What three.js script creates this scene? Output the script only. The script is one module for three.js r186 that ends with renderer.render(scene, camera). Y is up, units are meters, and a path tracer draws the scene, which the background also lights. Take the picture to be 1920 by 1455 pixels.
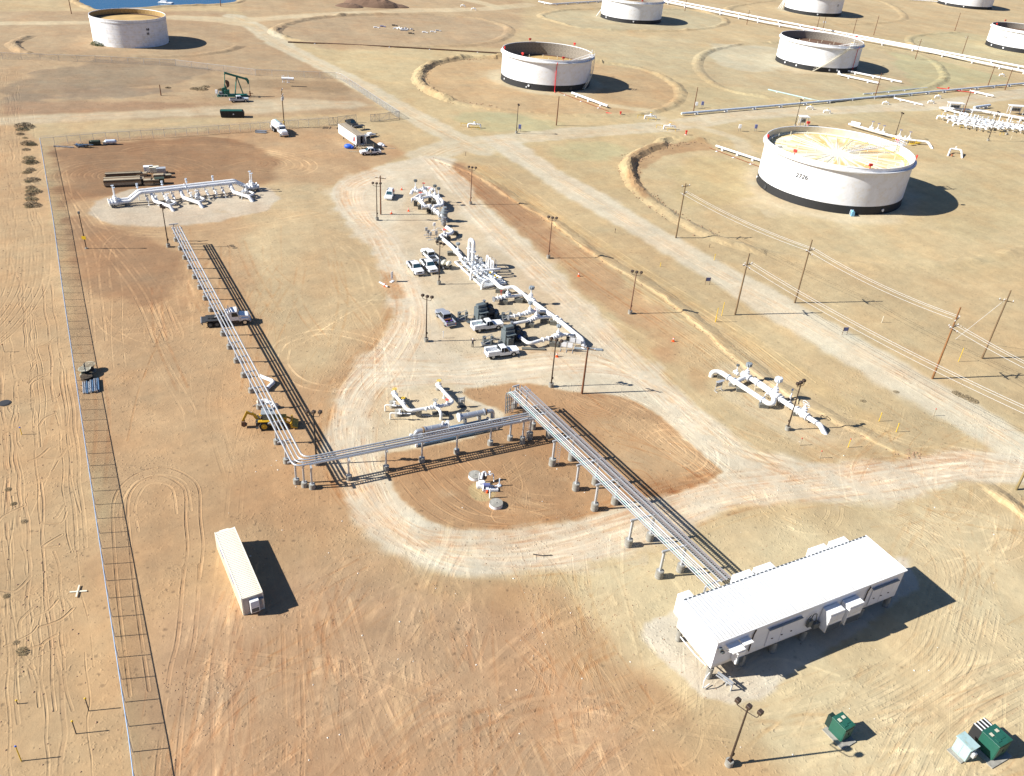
import * as THREE from 'three';
import { mergeGeometries } from 'three/addons/utils/BufferGeometryUtils.js';
import { RoundedBoxGeometry } from 'three/addons/geometries/RoundedBoxGeometry.js';
import { FontLoader } from 'three/addons/loaders/FontLoader.js';
import { TextGeometry } from 'three/addons/geometries/TextGeometry.js';

// ---------- camera, sky, sun, exposure ----------
const scene = new THREE.Scene();
const camera = new THREE.PerspectiveCamera(49.768, 1024 / 776, 0.5, 12000);   // a drone about 75 m above the yard
camera.position.set(0, 74.946, 0);
camera.rotation.set(-0.56285, 0, 0.08265, 'YXZ');
const SUN_AZ = -0.2216, SUN_EL = 0.6038;                                       // shadows run towards +x and a little -z
const toSun = new THREE.Vector3(-Math.cos(SUN_AZ) * Math.cos(SUN_EL), Math.sin(SUN_EL), -Math.sin(SUN_AZ) * Math.cos(SUN_EL));
{
  const w = 256, h = 128, d = new Float32Array(w * h * 4);
  for (let j = 0; j < h; j++) for (let i = 0; i < w; i++) {
    const el = ((j + 0.5) / h - 0.5) * Math.PI, ph = ((i + 0.5) / w - 0.5) * 2 * Math.PI, k = (j * w + i) * 4;
    const v = new THREE.Vector3(Math.cos(el) * Math.cos(ph), Math.sin(el), Math.cos(el) * Math.sin(ph));
    const up = Math.max(0, v.y), t = Math.pow(1 - up, 3.2), glow = Math.pow(Math.max(0, v.dot(toSun)), 10) * 0.25;
    const s = 0.78;
    d[k] = s * (0.03 + 0.125 * t + glow); d[k + 1] = s * (0.075 + 0.15 * t + glow * 0.95); d[k + 2] = s * (0.19 + 0.17 * t + glow * 0.8); d[k + 3] = 1;
  }
  const sky = new THREE.DataTexture(d, w, h, THREE.RGBAFormat, THREE.FloatType);
  sky.mapping = THREE.EquirectangularReflectionMapping; sky.magFilter = sky.minFilter = THREE.LinearFilter; sky.needsUpdate = true;
  scene.background = sky; scene.environment = sky;
}
const sun = new THREE.DirectionalLight(new THREE.Color().setRGB(1, 0.965, 0.9), 4.6);
sun.position.copy(toSun).multiplyScalar(500).add(new THREE.Vector3(0, 0, -150)); sun.target.position.set(0, 0, -150); sun.castShadow = true;
Object.assign(sun.shadow.camera, { left: -300, right: 300, top: 300, bottom: -300, near: 1, far: 1500 }); sun.shadow.mapSize.set(4096, 4096);
scene.add(sun, sun.target);
const renderer = new THREE.WebGLRenderer({ antialias: true });
renderer.toneMapping = THREE.LinearToneMapping; renderer.toneMappingExposure = 2.06; renderer.shadowMap.enabled = true;

// ---------- helpers ----------
let seed = 7; const rnd = () => { seed = (seed * 1664525 + 1013904223) >>> 0; return seed / 4294967296; };
const rr = (a, b) => a + (b - a) * rnd();
const V = (x, y, z) => new THREE.Vector3(x, y, z);
const C = (r, g, b) => new THREE.Color().setRGB(r, g, b);
function hash(i, j) { let h = (i * 374761393 + j * 668265263) | 0; h = Math.imul(h ^ (h >>> 13), 1274126177); return ((h ^ (h >>> 16)) >>> 0) / 4294967296; }
const NT = 512, TAB = new Float32Array(NT * NT);                               // a tileable cloud of five octaves
{
  let amp = 1, sum = 0;
  for (let o = 0, per = 8; o < 6; o++, per *= 2) {
    for (let j = 0; j < NT; j++) for (let i = 0; i < NT; i++) {
      const x = i / NT * per, y = j / NT * per, xi = Math.floor(x), yi = Math.floor(y); let fx = x - xi, fy = y - yi;
      fx = fx * fx * (3 - 2 * fx); fy = fy * fy * (3 - 2 * fy);
      const h = (a, b) => hash((a % per) + o * 57, (b % per) + o * 131);
      TAB[j * NT + i] += amp * ((h(xi, yi) * (1 - fx) + h(xi + 1, yi) * fx) * (1 - fy) + (h(xi, yi + 1) * (1 - fx) + h(xi + 1, yi + 1) * fx) * fy);
    }
    sum += amp; amp *= 0.58;
  }
  let lo = 9, hi = -9; for (const v of TAB) { lo = Math.min(lo, v); hi = Math.max(hi, v); }
  for (let i = 0; i < TAB.length; i++) TAB[i] = (TAB[i] - lo) / (hi - lo);
}
function tab(u, v) {                                                           // u, v in cells of the table
  const ui = Math.floor(u), vi = Math.floor(v), fx = u - ui, fy = v - vi, a = ui & 511, b = (ui + 1) & 511, c = (vi & 511) * NT, e = ((vi + 1) & 511) * NT;
  return (TAB[c + a] * (1 - fx) + TAB[c + b] * fx) * (1 - fy) + (TAB[e + a] * (1 - fx) + TAB[e + b] * fx) * fy;
}
const used = {};
const numbered = (n) => { const k = used[n] = (used[n] ?? -1) + 1; return k ? n + '_' + String(k).padStart(3, '0') : n; };
function tag(o, label, category, group) { o.userData.label = label; o.userData.category = category; if (group) o.userData.group = group; return o; }
function thing(name, label, category, [x, y, z] = [0, 0, 0], turn = 0, group) {
  const o = new THREE.Group(); o.name = numbered(name); o.position.set(x, y, z); o.rotation.y = turn; scene.add(o); return tag(o, label, category, group);
}
function join(list) {
  list = list.flat(9).map((g) => (g.index ? g.toNonIndexed() : g));
  for (const g of list) for (const k of Object.keys(g.attributes)) if (!['position', 'normal', 'uv'].includes(k)) g.deleteAttribute(k);
  return list.length === 1 ? list[0] : mergeGeometries(list);
}
function mesh(name, geo, mat, parent) {
  const m = new THREE.Mesh(Array.isArray(geo) ? join(geo) : geo, mat); m.name = name; m.castShadow = m.receiveShadow = true; parent.add(m); return m;
}
const part = (name, geo, mat, parent) => mesh(name, geo, mat, parent);
function solo(name, geo, mat, label, category, group, pos, turn = 0) { const m = mesh(numbered(name), geo, mat, scene); if (pos) m.position.set(...pos); m.rotation.y = turn; return tag(m, label, category, group); }
function struct(name, geo, mat) { const m = mesh(numbered(name), geo, mat, scene); m.userData.kind = 'structure'; return m; }
function copy(o, pos, turn, label, group) {
  const c = o.clone(); c.name = numbered(o.name.replace(/_\d{3}$/, '')); c.userData = { ...o.userData }; c.position.set(...pos); c.rotation.y = turn;
  if (label) c.userData.label = label; if (group) c.userData.group = group; scene.add(c); return c;
}
// geometry: boxes stand on y; a rod joins two points; a pipe follows corners with rounded bends
const bx = (w, h, d, x = 0, y = 0, z = 0, ry = 0) => { const g = new THREE.BoxGeometry(w, h, d); if (ry) g.rotateY(ry); return g.translate(x, y + h / 2, z); };
const rbx = (w, h, d, r, x = 0, y = 0, z = 0, ry = 0) => { const g = new RoundedBoxGeometry(w, h, d, 2, r); if (ry) g.rotateY(ry); return g.translate(x, y + h / 2, z); };
const cy = (r, h, x = 0, y = 0, z = 0, seg = 14, rt = r) => new THREE.CylinderGeometry(rt, r, h, seg).translate(x, y + h / 2, z);
const ball = (r, x, y, z, sx = 1, sy = 1, sz = 1) => new THREE.SphereGeometry(r, 12, 9).scale(sx, sy, sz).translate(x, y, z);
const UP = V(0, 1, 0);
function rod(a, b, r, seg = 8, rb = r) {
  a = V(...a); b = V(...b); const d = b.clone().sub(a), L = d.length();
  return new THREE.CylinderGeometry(rb, r, L, seg).applyQuaternion(new THREE.Quaternion().setFromUnitVectors(UP, d.divideScalar(L))).translate((a.x + b.x) / 2, (a.y + b.y) / 2, (a.z + b.z) / 2);
}
function beam(a, b, w, h) {                                                    // square bar between two points
  a = V(...a); b = V(...b); const d = b.clone().sub(a), L = d.length(), g = new THREE.BoxGeometry(L, h, w), m = new THREE.Matrix4();
  d.divideScalar(L); const s = Math.abs(d.y) > 0.98 ? V(0, 0, 1) : V(-d.z, 0, d.x).normalize();
  m.makeBasis(d, s.clone().cross(d), s); g.applyMatrix4(m); return g.translate((a.x + b.x) / 2, (a.y + b.y) / 2, (a.z + b.z) / 2);
}
function bent(pts, bend) {                                                     // corners rounded to arcs
  const p = pts.map((q) => V(...q)), out = [p[0]];
  for (let i = 1; i < p.length - 1; i++) {
    const a = p[i - 1].clone().sub(p[i]), b = p[i + 1].clone().sub(p[i]), la = a.length(), lb = b.length(); a.divideScalar(la); b.divideScalar(lb);
    const c = Math.acos(Math.max(-1, Math.min(1, a.dot(b)))); if (c > 3.05) { out.push(p[i]); continue; }
    const cut = Math.min(bend / Math.tan(c / 2), la * 0.48, lb * 0.48), s = p[i].clone().addScaledVector(a, cut), e = p[i].clone().addScaledVector(b, cut);
    for (let k = 0; k <= 5; k++) { const t = k / 5; out.push(s.clone().multiplyScalar((1 - t) * (1 - t)).addScaledVector(p[i], 2 * t * (1 - t)).addScaledVector(e, t * t)); }
  }
  out.push(p[p.length - 1]); return out;
}
function pipe(pts, r, bend = r * 3, seg = 12) {
  const c = bent(pts, bend), n = c.length, pos = [], nor = [], uv = [], idx = []; let N = null, len = 0;
  for (let i = 0; i < n; i++) {
    const t = c[Math.min(n - 1, i + 1)].clone().sub(c[Math.max(0, i - 1)]).normalize();
    if (!N) { N = Math.abs(t.y) > 0.9 ? V(1, 0, 0) : V(0, 1, 0); }
    N = N.clone().addScaledVector(t, -N.dot(t)).normalize(); const B = t.clone().cross(N);
    if (i) len += c[i].distanceTo(c[i - 1]);
    for (let k = 0; k <= seg; k++) {
      const a = k / seg * 2 * Math.PI, d = N.clone().multiplyScalar(Math.cos(a)).addScaledVector(B, Math.sin(a));
      pos.push(c[i].x + d.x * r, c[i].y + d.y * r, c[i].z + d.z * r); nor.push(d.x, d.y, d.z); uv.push(len, k / seg * 2 * Math.PI * r);
      if (i && k) { const q = i * (seg + 1) + k; idx.push(q - 1, q - seg - 1, q, q - 1, q - seg - 2, q - seg - 1); }
    }
  }
  for (const e of [0, n - 1]) {                                                // end caps
    const t = e ? c[n - 1].clone().sub(c[n - 2]).normalize() : c[0].clone().sub(c[1]).normalize(), o = pos.length / 3;
    pos.push(c[e].x, c[e].y, c[e].z); nor.push(t.x, t.y, t.z); uv.push(0, 0);
    for (let k = 0; k <= seg; k++) { const q = (e * (seg + 1) + k) * 3; pos.push(pos[q], pos[q + 1], pos[q + 2]); nor.push(t.x, t.y, t.z); uv.push(0, 0); if (k) e ? idx.push(o, o + k, o + k + 1) : idx.push(o, o + k + 1, o + k); }
  }
  const g = new THREE.BufferGeometry(); g.setAttribute('position', new THREE.Float32BufferAttribute(pos, 3)); g.setAttribute('normal', new THREE.Float32BufferAttribute(nor, 3)); g.setAttribute('uv', new THREE.Float32BufferAttribute(uv, 2)); g.setIndex(idx); return g;
}
function prism(pts, depth, bevel = 0) {                                        // side outline in x, y given depth along z, centred
  const s = new THREE.Shape(pts.map(([x, y]) => new THREE.Vector2(x, y)));
  const g = new THREE.ExtrudeGeometry(s, { depth: depth - 2 * bevel, bevelEnabled: bevel > 0, bevelSize: bevel, bevelThickness: bevel, bevelSegments: 2 });
  return g.translate(0, 0, -depth / 2 + bevel);
}
const turnTo = (a, b) => Math.atan2(-(b[1] - a[1]), b[0] - a[0]);              // turn that points local +x from a to b (x, z pairs)
const mid = (a, b, t = 0.5) => [a[0] + (b[0] - a[0]) * t, a[1] + (b[1] - a[1]) * t];
const dist2 = (a, b) => Math.hypot(b[0] - a[0], b[1] - a[1]);

// ---------- materials ----------
function speckle(amount, cells, px = 256, tint = [1, 1, 1]) {                  // grain and patches as a colour map
  const d = new Uint8Array(px * px * 4);
  for (let j = 0; j < px; j++) for (let i = 0; i < px; i++) {
    const n = tab(i * 512 / px, j * 512 / px) - 0.5, f = hash(i + 911, j + 37) - 0.5, k = (j * px + i) * 4, v = 1 - amount / 2 + amount * (n * 1.3 + f * 0.35);
    for (let c = 0; c < 3; c++) d[k + c] = Math.max(0, Math.min(255, 255 * Math.pow(Math.max(0, v), 1 / 2.2) * (n < 0 ? 1 + (tint[c] - 1) * -n * 2 : 1))); d[k + 3] = 255;
  }
  const t = new THREE.DataTexture(d, px, px); t.colorSpace = THREE.SRGBColorSpace; t.wrapS = t.wrapT = THREE.RepeatWrapping; t.magFilter = THREE.LinearFilter; t.repeat.set(1 / cells, 1 / cells); t.needsUpdate = true; return t;
}
const grime = speckle(0.16, 3, 256, [1, 0.94, 0.84]), mottled = speckle(0.45, 1.6), weather = speckle(0.1, 7, 256, [1, 0.97, 0.92]);
const std = (r, g, b, rough = 0.6, metal = 0, extra = {}) => new THREE.MeshStandardMaterial({ color: C(r, g, b), roughness: rough, metalness: metal, ...extra });
const M = {
  white: std(0.8, 0.81, 0.82, 0.42, 0, { map: grime }), whiteDull: std(0.72, 0.73, 0.75, 0.6, 0, { map: grime }), whiteBlue: std(0.62, 0.7, 0.8, 0.5, 0, { map: grime }),
  tank: std(0.83, 0.84, 0.86, 0.5, 0, { map: weather }), black: std(0.018, 0.019, 0.021, 0.7), rubber: std(0.02, 0.02, 0.021, 0.85), dark: std(0.035, 0.037, 0.04, 0.6), asphaltBlack: std(0.012, 0.014, 0.017, 0.6),
  galv: std(0.5, 0.52, 0.54, 0.45, 0.35, { map: grime }), steel: std(0.3, 0.31, 0.33, 0.45, 0.5, { map: grime }), silver: std(0.55, 0.57, 0.59, 0.35, 0.6), greyPaint: std(0.22, 0.25, 0.27, 0.5), darkGrey: std(0.09, 0.105, 0.11, 0.5),
  concrete: std(0.36, 0.345, 0.3, 0.9, 0, { map: mottled }), concreteDark: std(0.17, 0.165, 0.14, 0.9, 0, { map: mottled }), wood: std(0.3, 0.2, 0.11, 0.85, 0, { map: mottled }), poleWood: std(0.24, 0.16, 0.085, 0.85, 0, { map: mottled }), poleRed: std(0.2, 0.085, 0.04, 0.85, 0, { map: mottled }), lumber: std(0.5, 0.42, 0.29, 0.85, 0, { map: mottled }), lumberDark: std(0.12, 0.09, 0.06, 0.9, 0, { map: mottled }),
  bronze: std(0.05, 0.032, 0.022, 0.55), rust: std(0.3, 0.11, 0.045, 0.8, 0, { map: mottled }), green: std(0.018, 0.1, 0.07, 0.45, 0, { map: grime }), greenJack: std(0.015, 0.14, 0.1, 0.5), greenDark: std(0.01, 0.03, 0.025, 0.6), paleGreen: std(0.36, 0.5, 0.5, 0.5, 0, { map: grime }),
  yellow: std(0.75, 0.5, 0.02, 0.5), machine: std(0.5, 0.3, 0.015, 0.45, 0, { map: grime }), red: std(0.6, 0.03, 0.025, 0.5), redBright: std(0.75, 0.02, 0.03, 0.5), orange: std(0.85, 0.1, 0.015, 0.5), blue: std(0.03, 0.12, 0.55, 0.5), blueSteel: std(0.12, 0.22, 0.36, 0.35, 0.3), cyan: std(0.15, 0.35, 0.5, 0.5),
  cream: std(0.74, 0.7, 0.56, 0.55, 0, { map: weather }), creamTop: std(0.76, 0.72, 0.6, 0.55, 0, { map: weather }), glass: std(0.012, 0.018, 0.022, 0.08), glassBlue: std(0.03, 0.07, 0.09, 0.1), chrome: std(0.6, 0.6, 0.62, 0.25, 0.8),
  roofTan: std(0.52, 0.35, 0.14, 0.85, 0, { map: mottled }), roofPale: std(0.66, 0.6, 0.46, 0.8, 0, { map: weather }), rustBrown: std(0.16, 0.09, 0.055, 0.9, 0, { map: mottled }),
  unit: std(0.11, 0.135, 0.145, 0.5, 0, { map: grime }), innerSteel: std(0.3, 0.265, 0.22, 0.85, 0, { map: mottled }), skin: std(0.45, 0.27, 0.18, 0.6), navy: std(0.015, 0.02, 0.04, 0.8), tarp: std(0.02, 0.11, 0.6, 0.5), olive: std(0.04, 0.055, 0.035, 0.6), wire: std(0.6, 0.61, 0.62, 0.4), paint: std(0.78, 0.79, 0.8, 0.22), silverPaint: std(0.5, 0.52, 0.55, 0.3, 0), rail: std(0.35, 0.45, 0.58, 0.4, 0.3), fiber: std(0.5, 0.47, 0.36, 0.6), signBlue: std(0.12, 0.14, 0.3, 0.6),
};

// ---------- ground: soil painted in metres (x east, z south), with ruts and grain as relief ----------
const calicheYard = [[-30.58, -242.68],[-20.81, -242.24],[-22.77, -225.93],[-12.88, -199.11],[-1.97, -177.06],[9.89, -154.61],[20.02, -135.32],[26.84, -121.67],[32.83, -108.05],[38.29, -101.96],[49.05, -101.44],[61.72, -105.38],[71.62, -111.47],[82.87, -110.74],[79.61, -103.93],[68.91, -102.78],[58.77, -97.09],[43.19, -97.27],[34.69, -93.78],[28.84, -90.50],[22.31, -85.55],[13.43, -80.21],[4.54, -76.87],[-4.83, -76.54],[-11.96, -79.36],[-16.95, -84.11],[-21.37, -92.45],[-26.53, -101.89],[-27.73, -114.07],[-24.79, -126.48],[-22.01, -138.66],[-23.33, -148.40],[-29.74, -167.11],[-37.20, -181.59],[-45.06, -193.82],[-49.79, -204.30],[-47.56, -218.56],[-41.04, -230.64]];
const redOval = [[-17.74, -97.73],[-13.46, -99.64],[-6.65, -103.32],[-1.16, -107.25],[-0.54, -111.54],[-6.34, -114.12],[-8.60, -116.70],[-0.97, -120.25],[10.80, -119.53],[16.21, -119.53],[21.84, -116.77],[26.23, -111.21],[30.05, -103.50],[32.62, -100.41],[29.91, -97.39],[21.70, -93.65],[14.60, -89.27],[10.12, -86.83],[1.54, -83.85],[-6.18, -83.12],[-10.69, -85.11],[-14.08, -88.45],[-16.49, -93.10]];
const roadMain = [[-151.25, -439.85],[-135.65, -419.04],[-110.62, -378.75],[-75.64, -334.48],[-41.62, -285.73],[-22.92, -260.52],[-14.71, -250.91]];
const roadNorth = [[-30.45, -241.66],[-20.98, -257.58],[8.79, -276.06],[46.27, -298.12],[79.51, -324.96],[126.68, -347.76],[163.57, -366.19],[239.72, -420.39]];
const roadPower = [[-10.64, -264.14],[-1.70, -247.51],[19.70, -211.44],[39.21, -180.71],[53.18, -160.18],[64.70, -142.60],[74.43, -127.77],[83.36, -112.67],[86.41, -106.81]];
const roadWest = [[-159.85, -238.37],[-140.30, -248.75],[-123.41, -257.94],[-99.92, -271.56],[-79.21, -284.79],[-62.69, -291.81]];
const roadFar = [[-238.69, -373.08],[-215.82, -386.08],[-201.24, -394.95]], roadFar2 = [[-176.40, -423.25],[-162.57, -427.27],[-143.16, -430.89],[-123.47, -454.58],[-75.88, -498.74],[-36.50, -524.48],[-9.68, -561.32]], roadFar3 = [[-173.25, -421.68],[-156.33, -424.09],[-135.65, -419.04]];
const brownStrip = [[-29.29, -232.83],[-22.22, -237.74],[1.71, -202.52],[20.27, -173.26],[33.53, -147.61],[35.83, -135.37],[28.24, -128.06],[21.54, -142.43],[9.44, -164.90],[-3.14, -189.83],[-15.48, -213.61]];
const padHouse = [[16.71, -67.14],[18.14, -69.87],[21.50, -71.48],[37.25, -78.85],[54.36, -84.73],[53.77, -78.85],[33.69, -63.81],[30.60, -60.66],[27.07, -58.95],[23.45, -59.68],[19.87, -63.88]];
const padManifold = [[-99.33, -177.59],[-101.78, -186.21],[-97.68, -194.83],[-79.96, -204.15],[-66.87, -204.97],[-61.69, -198.20],[-61.75, -188.44],[-69.36, -180.74],[-81.36, -173.73],[-92.20, -172.59]];
const padNear = [[-24.89, -101.01],[-25.71, -112.77],[-18.52, -122.36],[-8.21, -120.14],[-7.58, -115.22],[-3.11, -111.46],[-2.50, -108.52],[-10.11, -105.09],[-15.30, -101.27],[-17.63, -98.00]];
const yardRed = [[-134.69, -224.53],[-108.33, -240.94],[-60.55, -265.06],[-45.10, -254.00],[-35.10, -241.42],[-43.31, -226.65],[-51.12, -208.93],[-45.06, -193.82],[-34.60, -179.54],[-26.69, -157.79],[-22.82, -143.83],[-24.85, -126.85],[-27.55, -109.35],[-26.06, -100.85],[-19.14, -88.03],[-11.82, -78.40],[-2.09, -75.74],[7.89, -75.05],[16.62, -68.32],[21.75, -59.92],[20.96, -50.16],[19.39, -42.43],[-28.47, -38.48]];
const outside = [[-178.07, -228.68],[-148.46, -240.17],[-134.56, -224.56],[-95.05, -154.73],[-74.47, -120.40],[-44.22, -66.60],[-32.60, -45.37],[-28.83, -38.45],[-57.69, -36.08]];
const laneEast = [[-28.14, -238.16],[-20.49, -221.04],[-10.73, -197.01],[2.45, -169.65],[13.51, -148.13],[22.92, -129.05],[29.89, -114.02],[36.70, -104.14],[47.96, -100.40]], laneWest = [[-39.69, -222.90],[-45.68, -209.45],[-41.01, -191.83],[-34.00, -180.33],[-25.08, -158.11],[-20.69, -141.96],[-21.64, -127.38],[-25.29, -112.83],[-23.99, -99.78],[-18.22, -87.02],[-10.64, -79.72],[-2.34, -79.03],[7.22, -81.86],[17.36, -86.54],[30.99, -94.49],[52.20, -101.22],[70.82, -107.43],[81.31, -107.48]], laneMid = [[-23.39, -118.95],[-14.69, -121.20],[-8.41, -122.21],[-0.29, -125.31],[10.99, -128.98],[20.37, -126.80],[28.63, -117.79]];
const wet = (list, color, o = {}) => ({ list, color, soft: 1.6, rag: 0.5, a: 1, ...o });
const ell = (c, rx, rz, rot = 0, n = 28) => Array.from({ length: n }, (_, i) => { const t = i / n * 2 * Math.PI, x = Math.cos(t) * rx, z = Math.sin(t) * rz; return [c[0] + x * Math.cos(rot) - z * Math.sin(rot), c[1] + x * Math.sin(rot) + z * Math.cos(rot)]; });
const TANKS = { a: [86.9, -241.2, 20.3], b: [3.1, -352.8, 17.9], c: [135.9, -440, 19.4], d: [51.8, -536.8, 17.8], e: [184.9, -635.1, 19], f: [339.5, -754.4, 20.4], g: [287, -546.9, 19], h: [-169.2, -363.3, 14.5] };
const ringA = [[56.67, -282.66],[40.13, -271.11],[30.64, -255.35],[28.59, -240.81],[30.67, -225.03],[37.51, -208.14],[46.48, -195.23],[58.06, -188.06],[70.02, -185.17],[88.03, -186.35],[105.70, -192.45],[128.31, -205.82],[151.71, -228.26],[164.00, -258.02],[158.82, -278.88]];
const ringB = [[-24.93, -388.97],[-36.91, -379.31],[-45.58, -362.46],[-46.56, -340.78],[-41.73, -323.33],[-29.48, -307.68],[-11.84, -301.27],[10.80, -301.97],[34.04, -309.48],[49.26, -324.60],[57.20, -346.03],[57.16, -368.78],[47.31, -391.60],[28.67, -399.17]];
const ringC = [[123.61, -492.18],[99.61, -472.13],[80.33, -440.91],[72.67, -402.72],[76.78, -369.00],[94.30, -356.22],[121.32, -359.14],[154.97, -380.15],[182.90, -410.78],[198.59, -437.36],[208.21, -480.56],[196.06, -499.12]];
const ringD = [[33.30, -565.32],[10.01, -545.93],[-1.18, -521.41],[6.83, -504.58],[21.40, -490.44],[44.87, -493.30],[72.58, -504.99],[97.04, -527.71],[111.24, -554.07],[110.42, -580.81],[93.51, -594.11]];
const ringE = [[-79.31, -483.52],[-101.84, -467.84],[-119.98, -441.20],[-123.24, -411.77],[-112.92, -395.72],[-92.83, -391.74],[-60.77, -399.59],[-30.76, -416.92],[-18.28, -442.50],[-17.82, -471.11],[-32.52, -491.62],[-57.51, -493.31]];
const ringG = [[271.79, -597.24],[234.78, -567.87],[218.54, -542.06],[214.37, -508.60],[222.97, -492.48],[240.21, -485.16],[276.34, -494.09],[329.18, -566.98]];
const ringH = [[-208.41, -358.88],[-207.34, -344.89],[-203.02, -335.48],[-190.83, -325.80],[-170.69, -330.16],[-142.56, -341.97],[-129.23, -358.70],[-126.45, -374.16]];
const ringF = [[124.05, -590.28],[126.68, -624.49],[163.44, -677.01],[196.05, -713.68],[262.64, -741.33],[255.87, -655.78],[228.50, -613.78],[184.03, -582.76],[143.87, -570.68]];
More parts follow.
